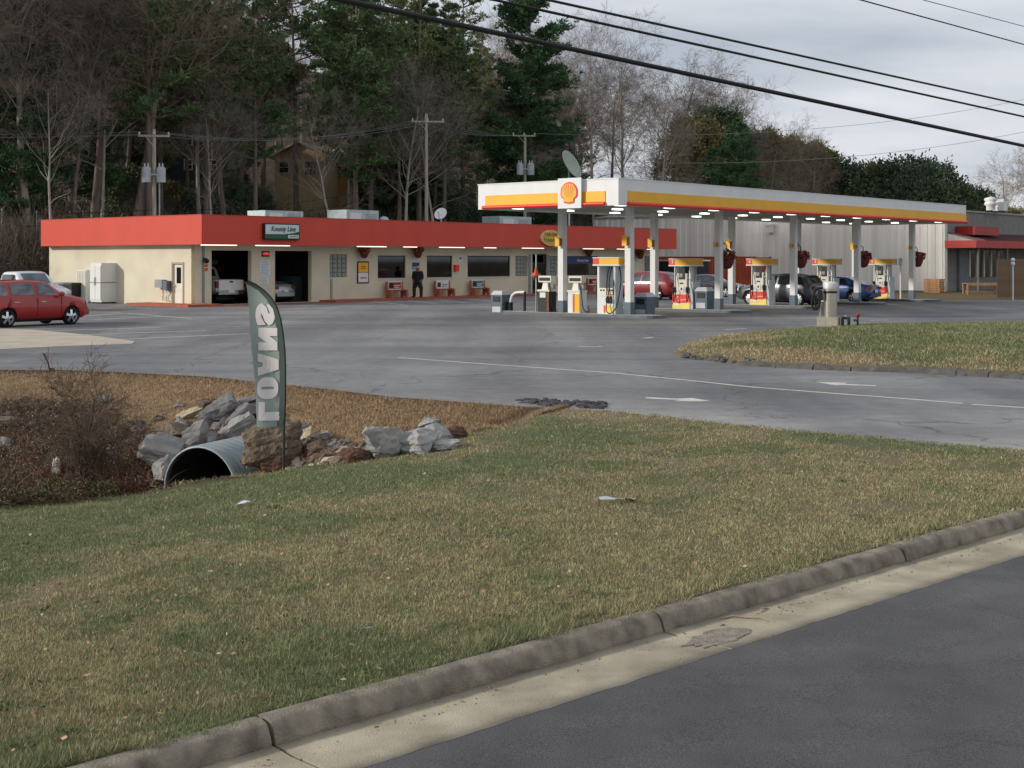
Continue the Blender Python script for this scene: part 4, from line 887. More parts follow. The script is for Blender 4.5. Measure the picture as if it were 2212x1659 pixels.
MB().add([(-.1,-ad+.12,az0+.5),(BL*.7,-ad+.12,az0+.5),(BL*.7,-.05,az1),(-.1,-.05,az1),(-.1,-.05,az0+.3),(-.1,-ad+.12,az0+.3),(BL*.7,-.05,az0+.3),(BL*.7,-ad+.12,az0+.3)], [(0,1,2,3),(5,0,3,4),(7,6,2,1)]).build('awning_roof', mk('awnroof', 'a39b99', .5), awn)
sm = MB().add([(0,-ad+.12,az0+.505),(.06,-ad+.12,az0+.505),(.06,-.05,az1+.005),(0,-.05,az1+.005),(0,-ad+.12,az0+.60),(.06,-ad+.12,az0+.60),(.06,-.05,az1+.10),(0,-.05,az1+.10)], [(0,1,5,4),(1,2,6,5),(2,3,7,6),(3,0,4,7),(4,5,6,7)]).mesh('awning_seam', mk('seamgrey', '6a4a48', .5))
for i in range(40): link('awning_seam', sm, awn, (.2+i*.8, 0, 0))
MB().box(1.6, -1.6, az1-.1, 6.5, -.1, az1+.55).build('entrance_crest', M['deepred'], awn)
for i in range(6): MB().cyl((.6+i*6, -ad+.2, 0), (.6+i*6, -ad+.2, az0), .08, n=8).build('awning_post', M['cmu'], awn)
v1 = at(2160, 462, 105); t = thing('roof_ventilator', 'white ribbed ventilator on the warehouse roof', 'vent', (v1.x, v1.y+2, BH+.25), TH); MB().lathe([(.35,0),(.35,.35),(.5,.45),(.5,.6),(.38,.68),(.5,.8),(.5,.95),(.0,1.1)], 16).build('stack', M['white'], t)
v2 = at(2180, 462, 106); t = thing('roof_box', 'white boxy unit beside the warehouse roof ventilator', 'vent', (v2.x, v2.y+2, BH+.25), TH); MB().box(-.45,-.45,0,.45,.45,.85).build('casing', M['white'], t); MB().box(-.5,-.5,.85,.5,.5,.92).build('lid', M['galv'], t)
x, z = on_u(1663, 488, BA, -.25); t = thing('wall_light', 'white wall lantern high on the ribbed metal wall', 'lamp', loc2w(BA, -.22, x, z-.55), TH); MB().box(-.2,-.28,0,.18,.28,.55).build('housing', M['white'], t); MB().box(-.3,-.36,.56,.18,.36,.72).build('hood', M['white'], t)
# orange container and the dark shed in front of the wall
co_ = at(1632, 619, 103); CO = (co_.x, co_.y)
t = thing('shipping_container', 'rusty orange shipping container before the ribbed metal wall', 'container', (co_.x, co_.y, .0), TH); L, Wd, H = 9.6, 2.44, 2.6
mb = MB(); v = []; nn = 0
for k in range(int(L/.28)):
    y = k*.28
    for (dy, dx) in ((0,0),(.07,0),(.11,.04),(.17,.04),(.21,0)): v += [(dx, y+dy, .12), (dx, y+dy, H-.1)]; nn += 1
mb.add(v, [(2*i, 2*i+2, 2*i+3, 2*i+1) for i in range(nn-1)]); mb.box(.06, .06, .1, Wd, L-.1, H-.05); mb.build('side_wall', M['container'], t)
mb = MB()
for (a, b) in ((0,0),(0,L-.12),(Wd-.12,0)): mb.box(a-.01, b-.01, 0, a+.13, b+.13, H)
mb.box(-.015, .0, H-.1, .1, L, H+.01); mb.box(-.015, 0, 0, .1, L, .12); mb.build('frame', mk('contframe', '933d22', .6), t)
for x in (.14, 1.24): dd = MB().box(x, -.03, .14, x+1.04, .05, H-.12).build('door', M['container'], t); MB().cyl((x+.7,-.06,.2),(x+.7,-.06,H-.2),.02,n=6).build('lock_bar', M['galv'], dd)
p = at(1500, 618, 100); t = thing('portable_shed', 'dark shed with white trimmed flat roof beside the orange container', 'shed', (p.x, p.y, 0), TH)
MB().box(0, 0, 0, 2.0, 3.6, 2.25).build('wall', mk('shedblue', '23262e', .7), t); MB().box(-.1,-.1,2.25,2.1,3.7,2.36).build('roof', M['white'], t)
for y in (0.0, 1.7, 3.5): MB().box(-.04, y, 0, -.003, y+.1, 2.25).build('trim', M['grey'], t)
# pallets, bench table, fence
pb = MB().box(-.6,-.07,.12,.6,.07,.145).mesh('board', M['wood']); pk = MB().box(-.6,-.05,0,.6,.05,.119).mesh('stringer', M['wood'])
ps = at(2018, 630, 99.0)
for k in range(6):
    t = thing('wooden_pallet', 'wooden pallet in the stack by the corner of the ribbed metal wall', 'pallet', (ps.x+random.uniform(-.03,.03), ps.y, .0+k*.17-.05), TH-R(90)+random.uniform(-.05,.05), 'stacked pallets')
    for i in range(5): link('board', pb, t, (0, -.43+i*.215, 0))
    for j in (-.43, 0, .43): q = link('stringer', pk, t, (0, j, 0))
p = at(2120, 640, 94); t = thing('work_table', 'long plain wooden table standing on the grass before the block front', 'table', (p.x, p.y, -.05), R(8)); L = 2.55
for i in range(4): MB().box(-L/2, -.4+i*.2, .74, L/2, -.4+i*.2+.19, .78).build('top_board', M['wood'], t)
for x in (-L/2+.05, L/2-.14):
    for y in (-.36, .28): MB().box(x, y, 0, x+.09, y+.09, .74).build('leg', M['wood'], t)
for y in (-.40, .36): MB().box(-L/2+.05, y, .62, L/2-.05, y+.04, .738).build('apron', M['wood'], t)
MB().box(-L/2+.1, -.03, .15, L/2-.1, .06, .25).build('stretcher', M['wood'], t)
fx = at(2154, 646, 86); fence = thing('board_fence', 'brown weathered upright board fence by the white post', 'fence', (fx.x, fx.y, -.05), R(4))
fb = MB().box(0, 0, 0, .145, .03, 2.45).mesh('board', M['oldwood'])
for i in range(22): q = link('board', fb, fence, (i*.15, random.uniform(0,.012), random.uniform(-.02,.03)))
for z in (.4, 1.9): MB().box(0, .045, z, 3.3, .1, z+.09).build('rail', M['oldwood'], fence)

# benches on the walkway
def bench(px, py, label, face):
    x, z = on_v(px, py, ST, .75); t = thing('advert_bench', label, 'bench', loc2w(ST, x, .78, .12), TH, 'benches along the store front'); w = 1.25
    for s in (-1, 1):
        MB().prism([(-.30,0),(-.16,0),(-.10,.18),(.02,.18),(.08,0),(.22,0),(.22,.95),(.14,.95),(.10,.5),(-.30,.46)], s*w/2-.07, s*w/2+.07, 'x').build('end_support', mk('bench%d' % (px+s), 'a0604a', .85, var=.15), t)
    MB().box(-w/2+.072, -.28, .40, w/2-.072, .1, .46).build('seat', mk('seat%d' % px, '8a4433', .8), t)
    b = MB().box(-w/2+.072, .13, .48, w/2-.072, .19, .98).build('backrest', M['white'], t); MB().box(-w/2+.12, .118, .54, w/2-.12, .127, .92).build('advert', face, b)
    mb = MB(); mb.box(-w*.05, .108, .70, w*.33, .115, .75); mb.box(-w*.05, .108, .60, w*.28, .115, .64); mb.box(-w*.36, .108, .58, -w*.14, .115, .86, 1); mb.build('advert_print', [M['white'] if face is not M['offwhite'] else M['bluegrey'], M['dark']], b)
bench(857, 638, 'brick-red bench with a red and white advert, beside the person', M['deepred']); bench(960, 636, 'brick-red bench with a white advert, under the second window', M['offwhite']); bench(1036, 634, 'brick-red bench with a dark blue advert, under the wide window', M['bluegrey'])
bench(1285, 628, 'brick-red bench under the window with the blue banner', M['deepred'])
# bins at the left end of the store
for px, py, m, lb in ((140, 648, 'blue', 'dark blue wheeled bin behind the white pickup'), (157, 648, 'dark', 'black wheeled bin beside the white ribbed freezer')):
    p = loc2w(ST, -.35, on_u(px, py, ST, -.35)[0], 0); t = thing('wheelie_bin', lb, 'bin', p, TH-R(80)); MB().taper(-.26,-.3,.06,.26,.3,1.0,1.25).build('body', M[m], t); MB().taper(-.36,-.42,1.0,.36,.42,1.1,.9).build('lid', M[m], t)
    for s in (-1, 1): MB().cyl((s*.24,.3,.1),(s*.3,.3,.1),.1,n=12).build('wheel', M['tyre'], t)
    MB().cyl((-.3,.44,1.0),(.3,.44,1.0),.025,n=6).build('handle', M['dark'], t)
# ---------------------------------------------------------------- vehicles (front looks along +x, wheels on z = 0)
def interp(tab, x):
    xs = [p[0] for p in tab]; ys = [p[1] for p in tab]; return float(np.interp(x, xs, ys))
def smooth_tab(tab, xs, k=2):
    y = np.interp(xs, [p[0] for p in tab], [p[1] for p in tab])
    for _ in range(k): y = np.convolve(np.pad(y, 1, 'edge'), [.25,.5,.25], 'valid')
    return y
def vehicle(name, label, cat, paint, S, loc, heading, rims='alu', glassm=None):
    t = thing(name, label, cat, loc, heading); L = S['L']; n = 64; xs = np.linspace(-L/2, L/2, n)
    top = smooth_tab(S['top'], xs, 1); belt = smooth_tab(S['belt'], xs, 2); w = smooth_tab(S['w'], xs, 2); rw = smooth_tab(S['rw'], xs, 2); bot = smooth_tab(S['bot'], xs, 1)
    belt = np.minimum(belt, top-.05)
    def half(i):
        h1 = belt[i]-bot[i]; g = top[i]-belt[i]; W, RW = w[i], min(rw[i], w[i]*.96); a = W*.965
        q = [(0,bot[i]),(W*.8,bot[i]),(W*.95,bot[i]+.07),(W,bot[i]+h1*.3),(W,bot[i]+h1*.55),(W*.99,bot[i]+h1*.8),(a,belt[i])]
        q += [(a+(RW-a)*f, belt[i]+g*.88*f) for f in (.33,.66,1)]+[(RW*.93, top[i]-.03*min(1, g*3)), (RW*.75, top[i]), (RW*.4, top[i]+.012), (0, top[i]+.016)]
        return q
    ring = []; V = []
    for i in range(n):
        hq = half(i); full = [(y, z) for y, z in hq]+[(-y, z) for y, z in reversed(hq[1:-1])]; V += [(xs[i], y, z) for y, z in full]; m = len(full)
    mb = MB(); mb.add(V, [(i*m+j, (i+1)*m+j, (i+1)*m+(j+1) % m, i*m+(j+1) % m) for i in range(n-1) for j in range(m)]+[tuple(range(m)), tuple((n-1)*m+j for j in reversed(range(m)))], 0, True)
    body = mb.build('body', [paint, M['black']], t)
    rr, wx = S['R'], S['wheels']; ww = .21; bw = float(np.max(w))
    cb = MB()
    for x in wx:
        for s in (-1, 1): cb.tube([(x, s*(bw-.30), rr), (x, s*(bw+.2), rr)], rr*1.13, 28, 1)
    cut = link('cutter', cb.mesh('cutter', [paint, M['black']])); cut.parent = t
    bo = body.modifiers.new('b', 'BOOLEAN'); bo.object = cut; bo.operation = 'DIFFERENCE'; bo.solver = 'EXACT'
    bpy.context.view_layer.update(); dg = bpy.context.evaluated_depsgraph_get(); me = bpy.data.meshes.new_from_object(body.evaluated_get(dg)); body.modifiers.clear()
    if len(me.polygons) > 200: body.data = me
    bpy.data.objects.remove(cut)
    gm = glassm or M['carglass']
    ip = lambda arr, x: float(np.interp(x, xs, arr))
    def side_pt(x, f, s, o=.012):
        W, RW, b, tp = ip(w, x)*.965, min(ip(rw, x), ip(w, x)*.96), ip(belt, x), ip(top, x); return (x, s*(W+(RW-W)*f+o), b+(tp-b)*.88*f)
    for (a0, a1, c0, c1) in S['side']:                  # x at the belt (rear, front), x at the roof (rear, front)
        for s in (-1, 1):
            g = MB(); v = []; nx_, nz_ = 7, 4
            for k in range(nz_):
                f = .10+.82*k/(nz_-1); xa, xb = a0+(c0-a0)*f, a1+(c1-a1)*f
                v += [side_pt(xa+(xb-xa)*q/(nx_-1), f, s) for q in range(nx_)]
            g.add(v, [(k*nx_+q, k*nx_+q+1, (k+1)*nx_+q+1, (k+1)*nx_+q) for k in range(nz_-1) for q in range(nx_-1)], 0, True); g.build('side_window', gm, t)
    for nm, (xa, xb) in (('windshield', S['ws']), ('rear_window', S['rwn'])):
        if xa == xb: continue
        g = MB(); v = []; nx_ = 8
        for k in range(nx_):
            x = xa+(xb-xa)*k/(nx_-1)
            for f in (-.9,-.45,0,.45,.9): v.append((x+(.012 if nm == 'windshield' else -.012), f*min(ip(rw,x), ip(w,x)*.96)*.86, ip(top, x)+.010+.008*(1-abs(f))))
        g.add(v, [(k*5+q, k*5+q+1, (k+1)*5+q+1, (k+1)*5+q) for k in range(nx_-1) for q in range(4)], 0, True); g.build(nm, gm, t)
    for x in wx:
        for s in (-1, 1):
            y = s*(bw-.11-.02); tl_ = MB().lathe([(rr*.72,-.10),(rr*.92,-.105),(rr,-.07),(rr,.07),(rr*.92,.105),(rr*.72,.10),(rr*.72,-.10)], 28, 0, (x, y, rr), 'y').build('wheel', M['tyre'], t)
            r = MB(); r.lathe([(rr*.74,.10*s),(rr*.70,.07*s),(rr*.64,.04*s)], 28, 0, (x, y, rr), 'y'); r.lathe([(rr*.73,.0),(.0,.0)], 20, 1, (x, y, rr), 'y')
            for k in range(S.get('spokes', 5)):
                a = 2*math.pi*k/S.get('spokes', 5)+.3; d = (math.cos(a), math.sin(a)); nn = (-d[1], d[0]); hw = rr*.13
                P = [(x+d[0]*q*rr+nn[0]*e*hw, y+s*(.085-.02*(q > .3)), rr+d[1]*q*rr+nn[1]*e*hw) for q, e in ((.06,-1.0),(.06,1.0),(.70,1.1),(.70,-1.1))]
                P2 = [(p[0], p[1]-s*.05, p[2]) for p in P]; r.add(P+P2, [(0,1,2,3),(0,1,5,4),(1,2,6,5),(2,3,7,6),(3,0,4,7)])
            r.lathe([(.0,.095*s),(rr*.16,.09*s),(rr*.17,.05*s)], 14, 0, (x, y, rr), 'y'); r.build('rim', [M[rims], M['black']], tl_)
    xf, xr = L/2, -L/2
    for s in (-1, 1):
        hx, hy, hz_ = S['head']; MB().lathe([(.0,.06),(.09,.045),(.12,0),(.11,-.05)], 14, 0, (hx, s*hy, hz_), 'x').build('headlight', M['lens'], t)
        tx, ty, tz, tw, th_ = S['tail']; MB().box(tx-.04, s*ty-tw/2, tz, tx+.1, s*ty+tw/2, tz+th_).build('taillight', M['redlens'], t)
        mx = S['mirror']; MB().lathe([(.0,-.1),(.08,-.07),(.10,0),(.07,.07),(.0,.09)], 10, 0, (mx, s*(ip(w, mx)+.12), ip(belt, mx)+.08), 'x').build('mirror', paint, t)
        for hx_ in S.get('handles', ()): MB().box(hx_-.11, s*(ip(w, hx_)*.985)-.03, S['hz'], hx_+.11, s*(ip(w, hx_)*.985)+.035, S['hz']+.035).build('door_handle', M['chrome'], t)
        for dx in S.get('seams', ()): MB().box(dx-.006, s*ip(w, dx)-.01, ip(bot, dx)+.1, dx+.006, s*ip(w, dx)+.003, ip(belt, dx)-.03).build('door_seam', M['black'], t)
    by = float(np.interp(xr+.1, xs, w))
    MB().box(xr-.05, -by*.85, S['bz'], xr+.12, by*.85, S['bz']+.2).build('rear_bumper', S.get('bm', paint), t); by2 = float(np.interp(xf-.1, xs, w))
    MB().box(xf-.12, -by2*.85, S['bz'], xf+.05, by2*.85, S['bz']+.2).build('front_bumper', S.get('bm', paint), t)
    MB().box(xr-.062, -.17, S['pz'], xr-.052, .17, S['pz']+.15).build('licence_plate', M['white'], t)
    MB().box(xf-.03, -by2*.5, S['bz']+.24, xf+.02, by2*.5, S['bz']+.38).build('grille', M['black'], t)
    MB().box(-L*.42, -bw*.6, .16, L*.42, bw*.6, .34).build('underbody', M['black'], t)
    return t
P_ = lambda n, c, **k: mat(n, c, .32, var=.05, scale=1, coat=.6, **k)
wagon = dict(L=4.45, top=[(-2.23,.62),(-2.2,1.05),(-2.1,1.46),(-1.9,1.60),(-.6,1.66),(.2,1.63),(.5,1.54),(1.0,1.16),(1.5,1.09),(1.92,1.0),(2.14,.86),(2.23,.55)],
    belt=[(-2.23,.6),(-2.1,1.06),(-1,1.08),(.9,1.06),(1.3,1.02),(2.0,.90),(2.23,.52)], w=[(-2.23,.62),(-2.05,.80),(-1.4,.875),(1.3,.875),(1.9,.80),(2.23,.58)], rw=[(-2.23,.55),(-1.9,.66),(0,.68),(.5,.66),(1.0,.72),(2.23,.5)],
    bot=[(-2.23,.36),(-1.9,.24),(1.9,.24),(2.23,.34)], R=.33, wheels=(-1.32,1.32), side=[(-1.88,-1.30,-1.74,-1.32),(-1.16,-.22,-1.16,-.30),(-.08,.83,-.10,.42)], ws=(.45,.95), rwn=(-2.17,-1.95),
    head=(2.10,.60,.78), tail=(-2.18,.66,.78,.16,.3), mirror=.78, handles=(-.98,.1), hz=.86, seams=(-1.22,-.13,.86), bz=.34, pz=.62, bm=None)
def spec(base, **k): d = dict(base); d.update(k); return d
red1 = P_('car_red', '9c1f1b'); S1 = spec(wagon, bm=red1)
c0 = gnd(13.7, 704); c1 = gnd(153, 701.2); hd = math.atan2(.81, .585); fr = Vector((c1.x, c1.y, 0))
# the near front wheel fixes the car: wheel at local (1.32, -.8)
ch, sh = math.cos(hd), math.sin(hd); cx_, cy_ = fr.x-(1.32*ch+.78*sh), fr.y-(1.32*sh-.78*ch)
HHR = vehicle('parked_car', 'red rounded retro wagon with chrome wheels parked on the lot', 'car', red1, S1, (cx_, cy_, 0), hd, 'chrome')
# white pickup behind it
pick = dict(L=5.1, top=[(-2.55,.75),(-2.5,1.08),(-.62,1.08),(-.55,1.30),(-.45,1.68),(.55,1.70),(.72,1.62),(1.22,1.14),(1.9,1.08),(2.4,.98),(2.52,.80),(2.55,.55)], belt=[(-2.55,.7),(-2.5,1.02),(1.2,1.04),(2.3,.92),(2.55,.5)],
    w=[(-2.55,.84),(-2.4,.90),(2.0,.90),(2.4,.84),(2.55,.70)], rw=[(-2.55,.84),(-.7,.84),(-.5,.72),(.5,.72),(1.2,.80),(2.55,.6)], bot=[(-2.55,.5),(-2,.42),(1.8,.38),(2.55,.42)], R=.35, wheels=(-1.5,1.55),
    side=[(-.40,.98,-.36,.60)], ws=(.72,1.2), rwn=(-.6,-.48), head=(2.47,.66,.80), tail=(-2.54,.80,.72,.14,.3), mirror=.95, handles=(-.25,), hz=.92, seams=(-.5,1.1), bz=.42, pz=.5, bm=M['chrome'])
wpaint = P_('truck_white', 'd9dadb'); pb_ = at(137, 640, 61.5); hd2 = math.atan2(-.62, .78)
vehicle('pickup_truck', 'white single-cab pickup parked behind the red wagon', 'pickup', wpaint, pick, (pb_.x-2.7*math.cos(hd2)-.35, pb_.y-2.7*math.sin(hd2), 0), hd2).scale = (1.08, 1.08, 1.08)
# vehicles inside the bays
hb = TH+R(90); bx = (bay1[0]+bay1[1])/2
tr = vehicle('pickup_truck', 'white pickup backed tail-out inside the left service bay', 'pickup', P_('truck_white2', 'c3c4c8'), spec(pick, bm=M['chrome']), loc2w(ST, on_v(487, 600, ST, WY0+1.2)[0], WY0+1.0+2.55, .02), hb)
MB().box(-2.59, -.72, .62, -2.552, .72, 1.06).build('tailgate', M['white'], tr); MB().box(-2.605, -.1, .95, -2.592, .1, 1.02).build('tailgate_handle', M['black'], tr); tr.scale = (1.1, 1.12, 1.2)
sedan = dict(L=4.6, top=[(-2.3,.58),(-2.27,.95),(-1.75,1.05),(-1.45,1.12),(-.75,1.40),(-.2,1.44),(.3,1.41),(1.05,1.0),(1.6,.92),(2.1,.80),(2.27,.65),(2.3,.45)], belt=[(-2.3,.55),(-2.2,.88),(-1,.93),(1.0,.90),(2.0,.74),(2.3,.42)],
    w=[(-2.3,.66),(-2.1,.82),(-1.4,.88),(1.4,.88),(2.0,.80),(2.3,.60)], rw=[(-2.3,.58),(-1.5,.66),(-.7,.60),(.3,.62),(1.0,.70),(2.3,.5)], bot=[(-2.3,.34),(-2,.22),(2,.22),(2.3,.28)], R=.32, wheels=(-1.35,1.38), side=[(-1.2,-.25,-.72,-.28),(-.15,.85,-.18,.35)],
    ws=(.35,1.0), rwn=(-1.42,-.80), head=(2.18,.60,.66), tail=(-2.27,.62,.72,.3,.16), mirror=.75, handles=(-.9,.2), hz=.78, seams=(-.2,.8), bz=.32, pz=.55)
silv = P_('car_silver', 'a9adb3', metal=.5); vehicle('parked_car', 'silver sedan with red tail lamps inside the right service bay', 'car', silv, spec(sedan, bm=silv), loc2w(ST, on_v(612, 610, ST, WY0+1.2)[0]-.1, WY0+.9+2.3, .02), hb)
suv = dict(L=4.6, top=[(-2.3,.65),(-2.28,.98),(-2.12,1.12),(-1.75,1.58),(-1.3,1.66),(-.3,1.68),(.3,1.64),(1.05,1.14),(1.7,1.05),(2.15,.90),(2.28,.7),(2.3,.5)], belt=[(-2.3,.62),(-2.1,1.06),(-1,1.06),(1.0,1.02),(2.0,.84),(2.3,.48)],
    w=[(-2.3,.70),(-2.1,.86),(-1.4,.93),(1.4,.93),(2.0,.84),(2.3,.64)], rw=[(-2.3,.6),(-1.8,.66),(0,.70),(.3,.68),(1.0,.76),(2.3,.55)], bot=[(-2.3,.42),(-2,.27),(2,.27),(2.3,.36)], R=.36, wheels=(-1.36,1.4), side=[(-1.75,-1.12,-1.45,-1.1),(-1.02,-.22,-1.0,-.26),(-.12,.88,-.14,.36)],
    ws=(.38,1.0), rwn=(-2.08,-1.78), head=(2.2,.64,.80), tail=(-2.26,.70,.86,.3,.18), mirror=.8, handles=(-.85,.2), hz=.90, seams=(-1.07,-.17,.85), bz=.40, pz=.72)
gry = P_('car_grey', '5d6167', metal=.6); vehicle('parked_car', 'dark grey crossover stopped at the pump, tail towards the road', 'car', gry, spec(suv, bm=gry, spokes=9), loc2w(CA, 2.5*PITCH-.3, 2.4, 0), hb)
red2 = P_('car_red2', '7c1019'); rp = at(1418, 643, 80.5); vehicle('parked_car', 'deep red crossover parked between the canopy and the far end of the store', 'car', red2, spec(suv, bm=red2), (rp.x-.6, rp.y, 0), hb)
drk = P_('car_dark', '3a3a42', metal=.4); dp_ = at(1532, 645, 86); vehicle('parked_car', 'dark grey sedan half hidden behind the number 3 pump', 'car', drk, spec(sedan, bm=drk), (dp_.x, dp_.y, 0), hb+R(180)+R(12))
blu = P_('car_blue', '1f3566', metal=.3); vehicle('parked_car', 'dark blue small car behind the steel vacuum', 'car', blu, spec(sedan, bm=blu, L=4.6), loc2w(CA, 3.5*PITCH, 2.9, 0), hb)

# ---------------------------------------------------------------- skin-grown figure by the wall
def skin(name, pts, edges, rad, root, m, parent, sub=2):
    me = bpy.data.meshes.new(name); me.from_pydata(pts, edges, []); o = link(name, me)
    md = o.modifiers.new('s', 'SKIN'); md.use_smooth_shade = True
    for i, r in enumerate(rad): me.skin_vertices[0].data[i].radius = (r, r) if not hasattr(r, '__len__') else r
    me.skin_vertices[0].data[root].use_root = True
    s2 = o.modifiers.new('u', 'SUBSURF'); s2.levels = sub; s2.render_levels = sub
    bpy.context.view_layer.update(); dg = bpy.context.evaluated_depsgraph_get(); nm = bpy.data.meshes.new_from_object(o.evaluated_get(dg)); bpy.data.objects.remove(o)
    nm.materials.clear(); nm.materials.append(m); nm.polygons.foreach_set('use_smooth', [True]*len(nm.polygons)); return link(name, nm, parent)
px_, _ = on_v(903.5, 640, ST, .45); person = thing('person', 'person in dark jacket and shorts standing by the store wall', 'person', loc2w(ST, px_, .5, .12), R(-14))
# facing -y: pelvis, spine, neck, head; arms; legs
pts = [(0,0,.95),(0,0,1.12),(0,.01,1.32),(0,.01,1.46),(0,0,1.54),(0,-.01,1.63),(0,-.015,1.70),
       (.17,.01,1.42),(.23,.03,1.20),(.22,-.03,.98),(.21,-.06,.86),(-.17,.01,1.42),(-.23,.03,1.20),(-.22,-.03,.98),(-.21,-.06,.86),
       (.10,0,.90),(.155,-.01,.52),(.19,.02,.10),(.19,-.13,.04),(-.10,0,.90),(-.155,-.01,.52),(-.19,.02,.10),(-.20,-.13,.04)]
ed = [(0,1),(1,2),(2,3),(3,4),(4,5),(5,6),(3,7),(7,8),(8,9),(9,10),(3,11),(11,12),(12,13),(13,14),(0,15),(15,16),(16,17),(17,18),(0,19),(19,20),(20,21),(21,22)]
rd = [(.17,.13),(.16,.12),(.18,.12),(.11,.10),.062,(.095,.11),(.08,.095),.085,.06,.05,.042,.085,.06,.05,.042,.105,.075,.052,.045,.105,.075,.052,.045]
skin('body', pts, ed, rd, 0, M['skin'], person); person.scale = (1.22, 1.2, 1.05)
skin('jacket', [(0,0,.84),(0,0,1.12),(0,.01,1.32),(0,.01,1.46),(.17,.01,1.42),(.23,.03,1.20),(.225,-.02,1.0),(-.17,.01,1.42),(-.23,.03,1.20),(-.225,-.02,1.0)], [(0,1),(1,2),(2,3),(3,4),(4,5),(5,6),(3,7),(7,8),(8,9)], [(.22,.17),(.21,.16),(.225,.16),(.13,.12),.12,.085,.07,.12,.085,.07], 0, M['cloth_dark'], person)
skin('shorts', [(0,0,1.06),(0,0,.92),(.105,0,.86),(.155,-.01,.50),(-.105,0,.86),(-.155,-.01,.50)], [(0,1),(1,2),(2,3),(1,4),(4,5)], [(.20,.16),(.205,.16),.135,.125,.135,.125], 1, M['cloth_short'], person)
for s in (-1, 1):
    MB().lathe([(.0,.0),(.075,.02),(.08,.2),(.095,.44),(.09,.56)], 12, 0, (s*.178, .005, .06)).build('legging', mk('legging', '2c1d1c', .9), person); MB().taper(s*.19-.05, -.19, 0, s*.19+.05, .08, .09, .8).build('shoe', M['black'], person)
    for k in range(5): MB().tube([(s*.21+(k-2)*.012*s, -.06-.014*(k-2), .84), (s*.215+(k-2)*.012*s, -.075-.014*(k-2), .79), (s*.20+(k-2)*.011*s, -.085-.014*(k-2), .755 if k else .79)], .009, 6).build('finger', M['skin'], person)
MB().lathe([(.0,1.80),(.06,1.785),(.092,1.74),(.095,1.70),(.085,1.68)], 14, 0, (0,-.005,0)).build('cap', mk('paleCap', 'b79a94', .8), person)
mb = MB(); mb.taper(-.016,-.13,1.61,.016,-.09,1.66,.5); mb.build('nose', M['skin'], person)
for s in (-1, 1): MB().lathe([(.0,-.012),(.012,0),(.0,.012)], 8, 0, (s*.034,-.10,1.665)).build('eye', M['dark'], person); MB().lathe([(.0,-.03),(.02,0),(.0,.03)], 8, 0, (s*.09,0,1.65)).build('ear', M['skin'], person)
MB().box(-.025,-.108,1.575,.025,-.095,1.583).build('mouth', mk('lip', '6b3c34', .6), person)

# ---------------------------------------------------------------- feather flag
fb_ = at(612, 1015, 20.6); FY = fb_.y; flag = thing('feather_flag', 'grey-green feather flag with mirrored white LOANS lettering on a thin pole', 'flag', (fb_.x, FY, fb_.z))
k_ = FY/F0; fx_ = lambda px: (px-612)*k_; fz_ = lambda py: HC-(py-HY)*k_-fb_.z
zs_ = [(922,556,609),(900,555.5,612),(870,554,613.5),(800,548.5,614.5),(760,545,614),(720,541.5,610.5),(690,539,605),(665,537,597),(645,535,585),(628,533,568),(617,531.5,550),(609,529,533)]
def wave(x, z): return .035*math.sin(x*9+z*2.1)+.02*math.sin(z*5+1)*(1 if x < 0 else .2)
mb = MB(); nx_ = 15; v = []
rows = []
for i in range(45):
    u = i/44*(len(zs_)-1); a = int(min(u, len(zs_)-2)); f = u-a; r = [zs_[a][q]*(1-f)+zs_[a+1][q]*f for q in range(3)]
    for j in range(nx_): x = fx_(r[1]+(r[2]-r[1])*j/(nx_-1)); z = fz_(r[0]); v.append((x, wave(x, z), z))
fq = [(i*nx_+j, i*nx_+j+1, (i+1)*nx_+j+1, (i+1)*nx_+j) for i in range(44) for j in range(nx_-1)]
n0 = len(v); v2 = [(x, y+.006, z) for x, y, z in v]; mb.add(v, fq, 0, True); mb.add(v2, [tuple(reversed(q)) for q in fq], 0, True); mb.build('cloth', M['flagcloth'], flag)
pp = [(fx_(612), 0, -1.0), (fx_(613), 0, fz_(922))]+[(fx_(r[2]+1.2), wave(fx_(r[2]), fz_(r[0])), fz_(r[0]+(0 if r[0] > 620 else -1.5))) for r in zs_[1:]]
MB().tube(pp, [.022]*4+[.02]*(len(pp)-4), 8).build('pole', mk('poleblack', '1b201e', .6), flag)
slp = MB(); v = []
for r in zs_: x = fx_(r[2]); z = fz_(r[0]); v += [(x-.075, wave(x-.075, z)-.012, z), (x+.012, wave(x, z)-.03, z)]
slp.add(v, [(2*i, 2*i+1, 2*i+3, 2*i+2) for i in range(len(zs_)-1)], 0, True); slp.build('sleeve', mk('flagsleeve', '3f4d47', .8), flag)
# LOANS, each letter its own piece; the picture shows the flag from behind, so it reads mirrored, foot to head
def rrect(x0, y0, x1, y1, r, n=7):
    o = []
    for cx, cy, a0 in ((x1-r, y1-r, 0), (x0+r, y1-r, 90), (x0+r, y0+r, 180), (x1-r, y0+r, 270)): o += [(cx+r*math.cos(R(a0+90*k/n)), cy+r*math.sin(R(a0+90*k/n))) for k in range(n+1)]
    return o
def ring(a, b): return [(a[k], a[(k+1) % len(a)], b[(k+1) % len(a)], b[k]) for k in range(len(a))]
GLY = {'L': [[(0,0),(1,0),(1,.30),(.46,.30),(.46,1),(0,1)]], 'O': ring(rrect(0,0,1,1,.42), rrect(.44,.2,.56,.8,.055)), 'N': [[(0,0),(.36,0),(.36,.42),(.62,0),(1,0),(1,1),(.64,1),(.64,.58),(.38,1),(0,1)]],
       'A': [[(0,0),(.36,0),(.42,.22),(.58,.22),(.64,0),(1,0),(.72,1),(.28,1)]]}
